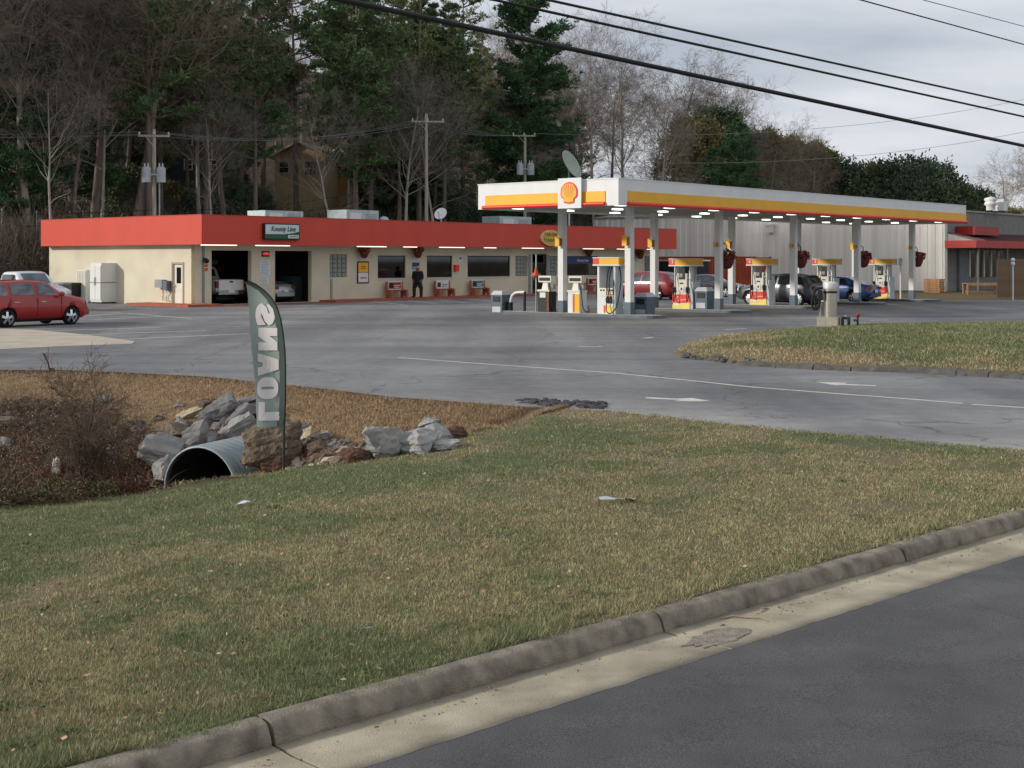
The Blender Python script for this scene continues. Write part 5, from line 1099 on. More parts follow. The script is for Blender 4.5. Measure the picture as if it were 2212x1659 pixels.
def put(bm, y0, y1, xl, xr):
    for vv in bm.verts: x = fx_(xl+(xr-xl)*vv.co.y); z = fz_(y0+(y1-y0)*vv.co.x); vv.co = (x, wave(x, z)-.014, z)
q = text('letter', 'S', 1., M['flagink'], flag, (0,0,0), (0,0,0), off=.075, ext=.0); cs = np.array([tuple(vv.co) for vv in q.data.vertices]); lo, hi = cs.min(0), cs.max(0); bm = bmesh.new(); bm.from_mesh(q.data); bmesh.ops.triangulate(bm, faces=bm.faces[:])
for vv in bm.verts: vv.co = ((vv.co.x-lo[0])/(hi[0]-lo[0]), (vv.co.y-lo[1])/(hi[1]-lo[1]), 0)
put(bm, 703, 655, 551, 595); bm.to_mesh(q.data); bm.free()
for ch_, (y0, y1, xl, xr) in (('L',(908,868,560,604)),('O',(862,815,556,600)),('A',(812,763,557,602)),('N',(757,708,558,600))):
    bm = bmesh.new()
    for poly in GLY[ch_]: bm.faces.new([bm.verts.new((p[0], p[1], 0)) for p in poly])
    bm.normal_update(); bmesh.ops.triangulate(bm, faces=bm.faces[:]); bmesh.ops.subdivide_edges(bm, edges=[q for q in bm.edges if q.calc_length() > .2], cuts=3, use_grid_fill=True); bmesh.ops.triangulate(bm, faces=bm.faces[:])
    put(bm, y0, y1, xl, xr)
    me = bpy.data.meshes.new('letter'); bm.to_mesh(me); bm.free(); me.materials.append(M['flagink']); link('letter', me, flag)

# ---------------------------------------------------------------- culverts
def culvert(top, r, ax, L, label, crop=None):
    t = thing('culvert_pipe', label, 'culvert', (top.x, top.y, top.z-r)); a = Vector((ax[0], ax[1], 0)).normalized(); b = Vector((-a.y, a.x, 0)); n = 36; mb = MB(); v = []; st = int(L/.04)
    for i in range(st+1):
        s = i*.04; rr = r+(.030*math.sin(s*2*math.pi/.20) if i else .01)
        for j in range(n): w = 2*math.pi*j/n; v.append(a*s+b*(rr*math.cos(w))+Vector((0,0,rr*math.sin(w))))
    mb.add(v, [(i*n+j, i*n+(j+1) % n, (i+1)*n+(j+1) % n, (i+1)*n+j) for i in range(st) for j in range(n)], 0, True); mb.build('barrel', mk('galvpipe', '8d9799', .5, var=.16, metal=.35, scale=3), t)
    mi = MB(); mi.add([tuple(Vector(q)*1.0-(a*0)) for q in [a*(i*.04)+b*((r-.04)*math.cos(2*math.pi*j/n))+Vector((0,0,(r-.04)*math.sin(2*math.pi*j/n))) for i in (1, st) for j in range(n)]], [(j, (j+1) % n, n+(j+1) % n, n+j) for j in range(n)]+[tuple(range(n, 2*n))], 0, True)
    mi.build('inner_shade', mk('pipeshade', '1d1b19', .9, var=.4, scale=5), t)  # added sleeve, near-black: the deep shade inside the pipe put into its colour
    ri = MB(); ri.tube([b*(r*math.cos(2*math.pi*j/n))+Vector((0,0,r*math.sin(2*math.pi*j/n))) for j in range(n+1)], .017, 6, caps=False); ri.build('rim', mk('galvrim', '97a2a5', .5, var=.1, metal=.2), t)
    return t
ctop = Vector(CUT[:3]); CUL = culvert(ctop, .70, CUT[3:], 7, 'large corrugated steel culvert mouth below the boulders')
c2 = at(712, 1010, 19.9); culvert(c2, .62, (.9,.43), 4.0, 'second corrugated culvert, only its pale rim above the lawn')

# ---------------------------------------------------------------- boulders and rubble
mk('rock1', '6f6d6d', .95, var=.3, scale=5, bump=.8, bscale=14); mk('rock2', '8e8b87', .95, var=.25, scale=4, bump=.7, bscale=16); mk('rock3', 'b0a48c', .95, var=.25, scale=4, bump=.7, bscale=14); mk('rock4', '6e6152', .98, var=.4, scale=16, bump=1., bscale=26); mk('clay', '6b4a38', .95, col2='4a382e', scale=9, bump=.8, bscale=20)
mk('rock5', '7f8284', .92, col2='a8a59e', scale=3.5, bump=.9, bscale=18)
def rock_mesh(seed, sx, sy, sz, rough, sharp, mname):
    rd_ = random.Random(seed); bm = bmesh.new(); bmesh.ops.create_icosphere(bm, subdivisions=4, radius=1.)
    V = np.array([tuple(v.co) for v in bm.verts])
    for _ in range(15 if sharp else 9):
        n = np.array([rd_.gauss(0,1), rd_.gauss(0,1), rd_.gauss(0,1)]); n /= np.linalg.norm(n); d = rd_.uniform(.42, .74) if sharp else rd_.uniform(.7, .95); k = V @ n-d; V -= np.outer(np.maximum(k, 0), n)*.97
    V /= np.abs(V).max(0)
    for (f, a) in ((2.6, rough*1.2), (6.5, rough*.8), (15., rough*.6)):
        p = V*f+seed % 97; V = V*(1+a*(np.sin(p[:,0]*1.3+np.sin(p[:,1]*1.7))+np.sin(p[:,1]*1.9+p[:,2])+np.sin(p[:,2]*2.3+p[:,0]*.6))[:,None]/3+ a*.5*(np.array([rd_.random() for _ in range(len(V))])-.5)[:,None])
    V *= np.array([sx, sy, sz])
    for v, q in zip(bm.verts, V): v.co = q
    me = bpy.data.meshes.new('boulder'); bm.to_mesh(me); bm.free(); me.materials.append(M[mname]); return me
def boulder(px, py, wpx, hpx, mname, label, rot=0., tilt=0., dep=.8, rough=.085, sharp=True, group='boulders around the culvert', back=0., name='boulder', Yf=None):
    p = hit(px, py+hpx*.35) if Yf is None else at(px, py, Yf); Y = p.y+back; c = at(px, py, Y); w, h = wpx*Y/F0/2*1.12, hpx*Y/F0/2*1.12
    me = rock_mesh(int(px*7+py), w, max(w, h)*dep, h, rough, sharp, mname); o = link(name, me, None, c); o.rotation_euler = (R(random.uniform(-8,8)), R(tilt), R(rot)); tag(o, label, 'boulder', group); return o
B = [ (360,978,108,78,'rock2','pale jagged boulder leaning on the left of the culvert mouth',0,0), (352,1016,44,70,'rock2','narrow grey boulder below the jagged one at the culvert side',0,20),
      (425,938,70,62,'rock2','pale-topped square boulder directly over the culvert',0,-30), (500,936,110,58,'rock2','long smooth pale boulder resting on the brown concrete lump',0,-24),
      (478,882,98,60,'rock1','large dark grey boulder at the top of the heap',0,-18), (448,906,54,40,'rock1','small bluish boulder under the top boulder',0,15),
      (409,893,62,26,'rock3','cream slab tipped on the left of the heap',0,-28), (527,895,92,40,'rock1','grey slab wedged behind the flag cloth',0,-26), (532,866,64,22,'rock1','flat dark slab half behind the flag at the top of the heap',0,-14),
      (375,935,78,44,'rock4','brownish flat stone left of the square boulder',0,-10), (462,948,26,30,'rock1','small dark stone between the two pale boulders',0,0),
      (650,925,40,26,'rock1','grey broken block just right of the flag pole',0,10),(668,938,30,34,'rock3','round tan stone right of the flag pole',0,20),
      (225,862,36,16,'rock1','lone grey stone on the dry bank',0,5),(12,955,30,26,'rock2','pale round stone at the foot of the bank, left of the shrub',0,0),(20,912,60,24,'rock4','dark flat stone left of the shrub',0,0),(690,968,44,30,'rock4','brown stone above the second culvert rim',0,15)]
for px, py, w_, h_, m_, lb, rt, tl_ in B: boulder(px, py, w_, h_, m_, lb, rt, tl_)
boulder(580, 958, 134, 90, 'rock4', 'big brown lump of old concrete beside the culvert mouth', 0, -20, .42, .12, False, Yf=22.1)
for px, py, w_, h_, m_, lb, tl_ in ((830,958,96,82,'rock5','large pale pointed boulder at the right end of the ditch',-20),(905,955,96,62,'rock5','grey slab boulder leaning beside the pointed boulder',-12),(945,940,86,40,'rock5','long pale slab at the right end of the ditch',24),(925,912,52,22,'rock5','small pale block on top of the slabs',0),(960,960,70,26,'rock5','low pale slab at the lawn edge, right end of the ditch',-10)): boulder(px, py, w_, h_, m_, lb, 0, tl_, .9, .09)
boulder(985, 935, 44, 30, 'clay', 'lump of orange clay at the right end of the ditch', 0, 0, .7, .09, False, 'clay lumps in the ditch', name='clay_lump'); boulder(590, 1000, 70, 44, 'clay', 'lump of orange clay under the brown concrete', 0, 0, .7, .09, False, 'clay lumps in the ditch', name='clay_lump')
boulder(768, 985, 60, 36, 'clay', 'lump of orange clay left of the pointed boulder', 0, 0, .7, .1, False, 'clay lumps in the ditch', name='clay_lump')
def scree(name, pxs, n, sz, mats_, lift=.25):
    mb = MB()
    for p in hit_band(random, n, pxs[:2], pxs[2], pxs[3]):
        p = Vector(p); s = random.uniform(*sz)*random.uniform(.6,1)
        vv = []; ws = []
        for z in (-.6, .1, .7):
            k = 6; rr = s*(1.0 if z < .5 else .55)
            for j in range(k): a = 2*math.pi*j/k+z; q = rr*random.uniform(.7,1.15); vv.append((p.x+q*math.cos(a), p.y+q*math.sin(a), p.z+z*s*random.uniform(.6,.9)))
        mb.add(vv, [(i*6+j, i*6+(j+1) % 6, (i+1)*6+(j+1) % 6, (i+1)*6+j) for i in range(2) for j in range(6)]+[tuple(range(12,18))], random.randrange(len(mats_)))
    o = mb.build(name, mats_); tag(o, kind='stuff')
scree('stone_rubble', (620, 800, [(620,930),(700,950),(800,965)], [(620,1015),(700,1005),(800,992)]), 190, (.05,.19), [M['rock4'], mk('rubble1', '6d6259', .95, var=.35), M['rock3'], M['clay'], M['rock1'], M['rock4']])
scree('ditch_rubble', (0, 345, [(0,860),(200,860),(345,930)], [(0,1090),(200,1070),(345,1045)]), 420, (.03,.14), [M['rock4'], mk('rubbledark', '4a433d', .95, var=.4), mk('rubblebrown', '5f4f42', .95, var=.4), M['rock1'], M['rubbledark']])
for k, (px, py, s, m_) in enumerate(((395,960,34,'rock1'),(466,924,30,'rock2'),(515,905,34,'rock1'),(440,872,30,'rock4'),(390,915,30,'rock2'),(330,955,34,'rock1'),(545,880,30,'rock2'),(320,1000,36,'rock4'),(545,915,30,'rock1'),(460,955,24,'rock4'),(300,930,30,'rock1'),(700,945,34,'rock2'),(725,960,30,'rock1'),(640,960,34,'rock4'),(745,972,30,'rock2'),(710,985,34,'rock4'))):
    boulder(px, py, s, s*.72, m_, 'small angular fill stone wedged in the boulder heap by the culvert' if px < 600 else 'small angular stone between the flag pole and the pointed boulder', 0, (k*37) % 50-25, .9, .09, True, 'small fill stones', name='stone')
scree('ditch_rubble', (330, 520, [(330,880),(520,860)], [(330,1040),(520,960)]), 80, (.05,.16), [M['rock4'], M['rock1'], M['clay']])
# ---------------------------------------------------------------- twigs as one array
class Twigs:
    def __init__(s): s.A = []; s.B = []; s.ra = []; s.rb = []
    def seg(s, a, b, ra, rb): s.A.append(a); s.B.append(b); s.ra.append(ra); s.rb.append(rb)
    def mesh(s, name, m, n=3, cols=None):
        A = np.array(s.A, np.float32); B = np.array(s.B, np.float32); ra = np.array(s.ra, np.float32)[:,None]; rb = np.array(s.rb, np.float32)[:,None]
        d = B-A; d /= np.linalg.norm(d, axis=1, keepdims=True)+1e-9; h = np.where(np.abs(d[:,2:3]) < .9, np.array([[0,0,1.]]), np.array([[1.,0,0]]))
        p = np.cross(d, h); p /= np.linalg.norm(p, axis=1, keepdims=True)+1e-9; q = np.cross(d, p); V = np.empty((len(A), 2*n, 3), np.float32)
        for j in range(n):
            w = 2*math.pi*j/n; o = p*math.cos(w)+q*math.sin(w); V[:,j] = A+o*ra; V[:,n+j] = B+o*rb
        base = (np.arange(len(A))*2*n)[:,None]; F = np.concatenate([base+np.array([[j, (j+1) % n, n+(j+1) % n, n+j]]) for j in range(n)], 0)
        return npmesh(name, V.reshape(-1, 3), F, m, None, n > 3, 4)
def rnd_perp(d, rg):
    x, y, z = rg.gauss(0,1), rg.gauss(0,1), rg.gauss(0,1); a, b, c = float(d[0]), float(d[1]), float(d[2]); k = a*x+b*y+c*z; x -= a*k; y -= b*k; z -= c*k; l = 1/(math.sqrt(x*x+y*y+z*z)+1e-9)
    return np.array((x*l, y*l, z*l))
def nrm(v):
    l = 1/(math.sqrt(v[0]*v[0]+v[1]*v[1]+v[2]*v[2])+1e-9); return v*l
def branch(tw, p, d, L, r, lvl, maxl, rg, up, store, spread, nk):
    n = 6 if lvl == 0 else (5 if lvl == 1 else (3 if lvl == 2 else 2)); pts = [p]; dd = d.copy(); st = L/n; rads = [r*(1-.75*i/n) if lvl else r*(1-.8*(i/n)**1.2) for i in range(n+1)]
    for i in range(n):
        dd = dd+rnd_perp(dd, rg)*(.07 if lvl == 0 else .20)+np.array([0,0,up[lvl]]); dd = nrm(dd); pts.append(pts[-1]+dd*st)
    T = tw[0] if lvl <= 1 else tw[1]
    for i in range(n): T.seg(pts[i], pts[i+1], rads[i], rads[i+1])
    if lvl >= maxl: return
    for k in range(nk[lvl]):
        f = (.38+.62*rg.random()**.9) if lvl == 0 else (.2+.8*rg.random()); x = f*n; i = min(int(x), n-1); q = pts[i]+(pts[i+1]-pts[i])*(x-i)
        a = nrm(pts[i+1]-pts[i]); s = spread[lvl]*rg.uniform(.7, 1.25); nd = a*math.cos(s)+rnd_perp(a, rg)*math.sin(s)
        nl = L*(rg.uniform(.28,.5)*(1.15-.5*f) if lvl == 0 else rg.uniform(.35,.6)); branch(tw, q, nd, nl, max(rads[i]*.5*(1 if lvl else .62), .006), lvl+1, maxl, rg, up, store, spread, nk)
def bare_proto(seed, H=20., r=.24, nk=(20,8,7,5), spread=(.85,.75,.8,.8)):
    rg = random.Random(seed); tw = (Twigs(), Twigs()); branch(tw, np.zeros(3)-np.array([0,0,.5]), np.array([rg.uniform(-.05,.05), rg.uniform(-.05,.05), 1.]), H, r, 0, 4, rg, (.0,.05,.04,.03,.0), None, spread, nk)
    tw[1].ra = [max(x, .009) for x in tw[1].ra]; tw[1].rb = [max(x*.9, .007) for x in tw[1].rb]
    return tw
def bark(name, c, c2): return mat(name, c, .95, col2=c2, scale=3, stretch=(3,3,.4), bump=.5, bscale=9)
BK = [bark('bark_grey', '8f877c', 'b5ada2'), bark('bark_brown', '5c524a', '80756a'), bark('bark_red', '665a50', '8a7b6f')]
TWG = [mat('twig_grey', '82776d', .95, var=.3, scale=.5), mat('twig_brown', '74675d', .95, var=.3, scale=.5), mat('twig_red', '83735f', .95, var=.3, scale=.5)]
BARE = []
for i in range(6):
    tw = bare_proto(100+i, 20, (.24,.2,.28,.18,.22,.3)[i], nk=((20,8,7,4),(17,9,7,4),(14,10,7,5),(24,7,6,4),(20,8,6,5),(12,10,8,5))[i])
    BARE.append((tw[0].mesh('trunk', BK[i % 3], 7), tw[1].mesh('crown', TWG[i % 3], 3)))
def leaf_faces(C, L, Wd, dirs, rg):       # one slim quad of needles or leaf per entry
    n = len(C); d = dirs/np.linalg.norm(dirs, axis=1, keepdims=True); r = rg.normal(size=(n,3)); r -= d*(r*d).sum(1, keepdims=True); r /= np.linalg.norm(r, axis=1, keepdims=True)
    V = np.empty((n, 4, 3), np.float32); V[:,0] = C; V[:,1] = C+d*(L*.55)[:,None]+r*(Wd/2)[:,None]; V[:,2] = C+d*L[:,None]; V[:,3] = C+d*(L*.55)[:,None]-r*(Wd/2)[:,None]; return V
def pine_proto(seed, H=24., dens=1., base=.38, rad=3.6, nlayer=26, sparse=False):
    rg = random.Random(seed); ng = np.random.default_rng(seed); T = Twigs(); Br = Twigs(); bend = (rg.uniform(-.4,.4), rg.uniform(-.4,.4)); ax = lambda f: np.array([bend[0]*f*f, bend[1]*f*f, H*f-.5])
    for i in range(10): T.seg(ax(i/10), ax((i+1)/10), .26*(1-i/10.6), .26*(1-(i+1)/10.6))
    C, D = [], []
    for k in range(nlayer):
        f = base+(1-base)*(k+rg.random())/nlayer; q = (f-base)/(1-base); Rr = rad*(1-q**2.4)*(.6+.5*min(1, q*4))*rg.uniform(.65,1.15)+.35
        for b in range(rg.randint(3, 5) if not sparse else rg.randint(2, 3)):
            a = rg.uniform(0, 6.283); el = rg.uniform(-.12,.22)+.35*q; d = np.array([math.cos(a)*math.cos(el), math.sin(a)*math.cos(el), math.sin(el)]); p0 = ax(f); l = Rr*rg.uniform(.6,1.1); n = 4; pp = [p0]
            for i in range(n): d = d+np.array([0,0,.06])+rnd_perp(d, rg)*.08; d = nrm(d); pp.append(pp[-1]+d*l/n)
            for i in range(n): Br.seg(pp[i], pp[i+1], .05*(1-i/n)+.012, .05*(1-(i+1)/n)+.012)
            m = int((20 if not sparse else 13)*dens*max(.5, l/2.5))
            for _ in range(m):
                x = rg.uniform(.28, 1)*n; i = min(int(x), n-1); q0 = pp[i]+(pp[i+1]-pp[i])*(x-i)+np.array([rg.gauss(0,.22), rg.gauss(0,.22), rg.gauss(.05,.11)])*l*.36
                for _2 in range(9): C.append(q0+np.array([rg.gauss(0,.07), rg.gauss(0,.07), rg.gauss(0,.05)])); D.append(d*.6+np.array([rg.gauss(0,.7), rg.gauss(0,.7), rg.gauss(.35,.5)]))
    C = np.array(C); D = np.array(D); n = len(C); V = leaf_faces(C, .24+.26*ng.random(n), .07+.06*ng.random(n), D, ng); T.A += Br.A; T.B += Br.B; T.ra += Br.ra; T.rb += Br.rb
    return T, V
NEED = [mat('needles_a', '485f40', .8, col2='687c50', scale=.45, spec=.2), mat('needles_b', '345237', .8, col2='506b46', scale=.4, spec=.2), mat('needles_c', '5c6744', .8, col2='7d8556', scale=.5, spec=.2)]
PINE = []
for i, kw in enumerate((dict(base=.26, rad=4.3, nlayer=28), dict(base=.34, rad=4.2, nlayer=24, sparse=True), dict(base=.14, rad=5.0, nlayer=40, dens=1.5), dict(base=.42, rad=3.8, nlayer=22), dict(base=.24, rad=4.2, nlayer=28, sparse=True, dens=1.2))):
    T, V = pine_proto(300+i, **kw); PINE.append((T.mesh('trunk', BK[1 if i % 2 else 2], 6), npmesh('crown', V.reshape(-1,3), np.arange(len(V)*4).reshape(-1,4), NEED[(0,2,1,0,2)[i]], None, False, 4)))
def ever_proto(seed, H=11., rad=4.2, m=150):
    rg = random.Random(seed); ng = np.random.default_rng(seed); T = Twigs()
    C, D = [], []; cl = []
    for k in range(m):
        th = rg.uniform(0, 6.283); z = rg.uniform(.06, 1); rr = rad*math.sqrt(max(.03, 1-((z-.42)/.62)**2))*rg.uniform(.55, 1.0); cl.append((np.array([rr*math.cos(th), rr*math.sin(th), H*z]), rg.uniform(.7, 1.25)))
    for i in range(8): T.seg(np.array([0,0,H*.85*i/8-.4]), np.array([0,0,H*.85*(i+1)/8-.4]), .22*(1-i/9), .22*(1-(i+1)/9))
    for c, s in cl:
        if rg.random() < .6: T.seg(np.array([0,0,max(.5, c[2]*.75)]), c, .05, .02)
        n = int(95*s); o = ng.normal(size=(n,3))*s*np.array([.42,.42,.34]); C.append(c+o); D.append(o/s+np.array([0,0,.25])+.35*(c*np.array([1,1,0]))/rad+ng.normal(size=(n,3))*.25)
    C = np.concatenate(C); D = np.concatenate(D); n = len(C); V = leaf_faces(C, .22+.24*ng.random(n), .12+.12*ng.random(n), D, ng); return T, V
LEAF = [mat('evergreen_a', '37493a', .75, col2='505f46', scale=.35, spec=.3), mat('evergreen_b', '46543a', .78, col2='646a48', scale=.35, spec=.3), mat('evergreen_c', '6a6746', .85, col2='80744c', scale=.4, spec=.2)]
EVER = []
for i in range(3):
    T, V = ever_proto(500+i, (11,10,9)[i], (4.4,3.6,3.2)[i]); EVER.append((T.mesh('trunk', BK[1], 5), npmesh('crown', V.reshape(-1,3), np.arange(len(V)*4).reshape(-1,4), LEAF[i], None, False, 4)))
T, V = ever_proto(510, 17, 4.6, 330); EVER.append((T.mesh('trunk', BK[1], 5), npmesh('crown', V.reshape(-1,3), np.arange(len(V)*4).reshape(-1,4), LEAF[2], None, False, 4))); T, V = ever_proto(511, 17, 4.2, 330); EVER.append((T.mesh('trunk', BK[1], 5), npmesh('crown', V.reshape(-1,3), np.arange(len(V)*4).reshape(-1,4), LEAF[0], None, False, 4)))
def tree(kind, i, px, Y, s, label, name='bare_tree', group=None, rz=None, lean=0., x=None, sz=1.):
    X = (px-CX)/F0*Y if x is None else x; P = {'b': BARE, 'p': PINE, 'e': EVER}[kind][i]; t = thing(name, label, 'tree', (X, Y, hz(X, Y)-.1), random.uniform(0, 6.28) if rz is None else rz, group); t.scale = (s, s, s*sz); t.rotation_euler.x = lean
    link('trunk', P[0], t); link('crown', P[1], t); return t
def spot(px, row=None):
    p = ('left of the pale oak' if px < 180 else 'around the grey house' if px < 480 else 'around the tan house' if px < 790 else 'behind the plain utility pole' if px < 1010 else 'around the dense dark pine' if px < 1260 else 'over the canopy corner' if px < 1480 else 'beside the dark cedar')
    return ('' if row is None else ('at the foot of the slope ', 'a little way up the slope ', 'half-way up the slope ', 'high up the slope ', 'on the crest of the slope ')[min(row, 4)])+p
def Yb(px, b): return (b+55.47)/(.6437-.7653*(px-CX)/F0)      # distance of a line running behind the store, b metres past its front
GB, GP, GE = 'bare hardwoods in the wood behind the store', 'pines in the wood behind the store', 'evergreens behind the warehouse'
LB = 'leafless brown hardwood in the wood behind the store'; LP_ = 'tall green pine in the wood behind the store'
# trees one can single out
tree('b', 5, 287, Yb(287, 22), 1.25, 'big pale-trunked bare oak rising behind the transformer pole', 'bare_tree', GB, 1.0)
tree('b', 2, 205, Yb(205, 25), 1.15, 'bare tree with leaning grey trunk left of the pale oak', 'bare_tree', GB, 2.2, R(5)); tree('b', 0, 60, Yb(60, 24), 1.1, 'dark bare tree at the far left end of the wood', 'bare_tree', GB, .4)
tree('p', 2, 1140, 122, 1.16, 'large dense dark green pine standing right behind the canopy badge', 'pine_tree', GP, .7); tree('p', 0, 768, Yb(768, 24), 1.08, 'tall dark pine behind the middle rooftop unit', 'pine_tree', GP, 2.); tree('p', 4, 905, Yb(905, 27), 1.12, 'open-crowned pine behind the bare utility pole', 'pine_tree', GP, 4.)
tree('p', 3, 640, Yb(640, 34), 1.12, 'thin-crowned pine before the tan house', 'pine_tree', GP, 1.); tree('p', 1, 1000, Yb(1000, 28), 1.1, 'thin-crowned pine left of the dense dark pine', 'pine_tree', GP, 3.); tree('p', 3, 330, Yb(330, 36), 1.1, 'high-crowned pine behind the pale oak', 'pine_tree', GP, 3.)
tree('b', 3, 1285, 150, 1.05, 'slender bare tree just right of the dense dark pine', 'bare_tree', GB); tree('b', 0, 1352, 150, 1.10, 'tall bare tree against the sky above the canopy corner', 'bare_tree', GB); tree('b', 4, 1440, 148, 1.05, 'round-crowned bare tree against the sky over the canopy', 'bare_tree', GB); tree('b', 1, 1515, 150, 1.0, 'bare tree beside the dark cedar over the canopy', 'bare_tree', GB)
tree('p', 2, 1545, 134, .64, 'olive-dark broad cedar left of the tallest cedar over the canopy', 'pine_tree', GP, 3., sz=.9); tree('p', 2, 1590, 134, .74, 'dark short cedar-like pine over the middle of the canopy', 'pine_tree', GP, 1., sz=.95); tree('b', 0, 1430, 130, .75, 'small bare tree behind the ribbed metal building', 'bare_tree', GB)
tree('b', 2, 1655, 165, .72, 'small bare tree right of the dark cedar', 'bare_tree', GB); tree('b', 4, 1725, 168, .74, 'twiggy bare tree left of the dark evergreens', 'bare_tree', GB); tree('b', 3, 1690, 150, .55, 'pale low bare tree behind the canopy roof', 'bare_tree', GB)
# leaning pale saplings over the store roof
for px, s, ln_ in ((745,.62,.16),(880,.7,-.06),(958,.72,.10),(470,.6,.05),(120,.6,-.05)): tree('b', random.choice((0,3)), px, Yb(px, 20.5), s, 'slim pale young tree '+spot(px)+', leaning at the wood edge', 'young_tree', 'slim young trees at the wood edge', None, ln_)
# the mass of the wood: individuals standing in loose rows up the slope
TR = random.Random(77)
for row, (bb, st) in enumerate(((23,100),(29,92),(37,88),(48,86),(62,86),(80,92),(104,110))):
    px = -160+row*23
    while px < 1290:
        q = px+TR.uniform(-28,28); YY = Yb(q, bb+TR.uniform(-2.5,2.5)); c = TR.random(); pine = c < (.16 if q < 250 else .50 if q < 690 else .84 if q < 1060 else .35)
        lowd = 1. if q < 1180 else .85
        if row < 2 and q > 1010 and not 1090 < q < 1160: px += st; continue
        if row < 4 and 372 < q < 440: pine = False
        if row == 2 and 575 < q < 770 or row == 3 and 320 < q < 775 or row < 2 and 585 < q < 705: px += st; continue
        if pine: tree('p', TR.choice((0,0,1,2,3,4)) if not (340 < q < 790 and row < 4) else 3, q, YY, TR.uniform(.82,1.08)*lowd, 'tall green pine '+spot(q, row), 'pine_tree', GP)
        else: tree('b', TR.randrange(6), q, YY, TR.uniform(.74,1.06)*lowd, 'leafless brown hardwood '+spot(q, row), 'bare_tree', GB)
        px += st
for px, Y, s in ((1645,150,.72),(1700,158,.74),(1760,160,.66),(1610,170,.85),(1670,175,.8),(1735,178,.75),(1575,155,.85),(1250,170,.9),(1320,178,.95),(1400,175,.95),(1480,172,.9),(1540,180,.85),(1620,190,.75),(1690,195,.7),(1760,200,.62)): tree('b', random.randrange(6), px, Y, s, 'leafless hardwood in the far row '+spot(px), 'bare_tree', GB)
for i, (px, Y, s) in enumerate(((1610,176,1.1),(1550,160,1.1),(1500,165,.9),(1760,180,1.15),(1800,168,1.2),(1852,165,1.28),(1905,160,1.30),(1955,158,1.28),(2005,156,1.22),(2052,156,1.12),(2092,160,.98),(1830,190,1.3),(1930,185,1.35),(1990,184,1.3),(2070,182,1.1),(1705,184,1.0))):
    tree('e', 2 if px < 1720 else (0 if i % 3 else 1), px, Y, s, 'dense dark evergreen in the row behind the warehouse' if px >= 1720 else 'olive evergreen among the bare trees behind the warehouse', 'evergreen_tree', GE if px >= 1720 else 'olive evergreens behind the warehouse')
for i_, px, Y, s, lb in ((3,1500,142,.95,'olive evergreen between the bare trees over the canopy'),(4,1548,146,1.05,'dark tall evergreen left of the cedar over the canopy'),(3,1640,160,1.0,'olive evergreen just right of the cedar over the canopy'),(3,1692,164,.98,'olive evergreen in the middle of the gap before the dark evergreens'),(3,1745,166,.95,'olive evergreen touching the left of the dark evergreens'),(4,1775,172,.92,'tall dark evergreen at the left end of the dark row')): tree('e', i_, px, Y, s, lb, 'evergreen_tree', 'tall evergreens over the canopy')
for px, Y, s in ((2120,210,1.0),(2165,230,1.15),(2205,225,1.1),(2250,220,1.2),(2140,250,1.2)): tree('e', 2, px, Y, s, 'pale olive tree in the far distance past the warehouse', 'distant_tree', 'distant trees past the warehouse')
for px, Y, s in ((2185,300,1.0),(2220,300,1.1),(2150,310,.9)): tree('b', random.randrange(6), px, Y, s, 'hazy bare tree far past the warehouse', 'distant_tree', 'distant trees past the warehouse')
for k in range(46):
    px = -60+k*29+random.uniform(-14,14)
    small = 560 < px < 775 or 370 < px < 440
    tree('e', random.choice((0,1,1,2)), px, Yb(px, random.uniform(20,50) if not small else random.uniform(20,24)), random.uniform(.3,.6) if not small else .3, 'young dark evergreen in the undergrowth '+spot(px), 'young_evergreen', 'young evergreens under the wood')
# undergrowth on the slope: bushes of evergreen and thicket nobody could count
tw = Twigs(); rg = random.Random(5)
up_ = np.array([rg.uniform(-120, 1500) for _ in range(5600)]+[rg.uniform(-120, 110) for _ in range(900)]); uY = np.array([Yb(q, rg.uniform(18, 66)) for q in up_[:5600]]+[rg.uniform(74, 92) for _ in range(900)]); uX = (up_-CX)/F0*uY; ub = (uX-ST[0])*VX+(uY-ST[1])*VY; ua = (uX-ST[0])*UX+(uY-ST[1])*UY; uz = height(uX, uY)
for X, Y, z, a, b in zip(uX, uY, uz, ua, ub):
    if (b < 18.5 and (a > -3 or z < .5)) or (a > 54 and b < 20): continue
    p = np.array([X, Y, z-.1]); h = rg.uniform(1.2, 4.5)*(1 if b > 18.5 else .45)
    for j in range(3):
        d = np.array([rg.gauss(0,.35), rg.gauss(0,.35), 1.]); d = nrm(d); q = p+d*h*.5; e_ = q+(d+np.array([rg.gauss(0,.4), rg.gauss(0,.4), .1]))*h*.45; tw.seg(p, q, .028, .018); tw.seg(q, e_, .018, .008)
        for _ in range(3): s_ = p+(q-p)*rg.uniform(.3,1); tw.seg(s_, s_+np.array([rg.gauss(0,.5), rg.gauss(0,.5), rg.uniform(.1,.7)])*h*.3, .012, .006)
tag(link('undergrowth', tw.mesh('undergrowth', TWG[1], 3)), kind='stuff')
C, D = [], []; ng = np.random.default_rng(9)
for k in range(420):
    px = rg.uniform(-120, 1250); Y = Yb(px, rg.uniform(18.5, 70)); X = (px-CX)/F0*Y; b = (X-ST[0])*VX+(Y-ST[1])*VY
    if b < 18.5 or (b > 24 and (570 < px < 775 or 375 < px < 435)): continue
    s = rg.uniform(.6, 1.7); c = np.array([X, Y, hz(X, Y)+s*.8]); n = int(170*s); o = ng.normal(size=(n,3))*s*np.array([.7,.7,.5]); C.append(c+o); D.append(o+np.array([0,0,.3]))
C = np.concatenate(C); D = np.concatenate(D)+ng.normal(size=(len(C),3))*.3; V = leaf_faces(C, .2+.2*ng.random(len(C)), .1+.1*ng.random(len(C)), D, ng)
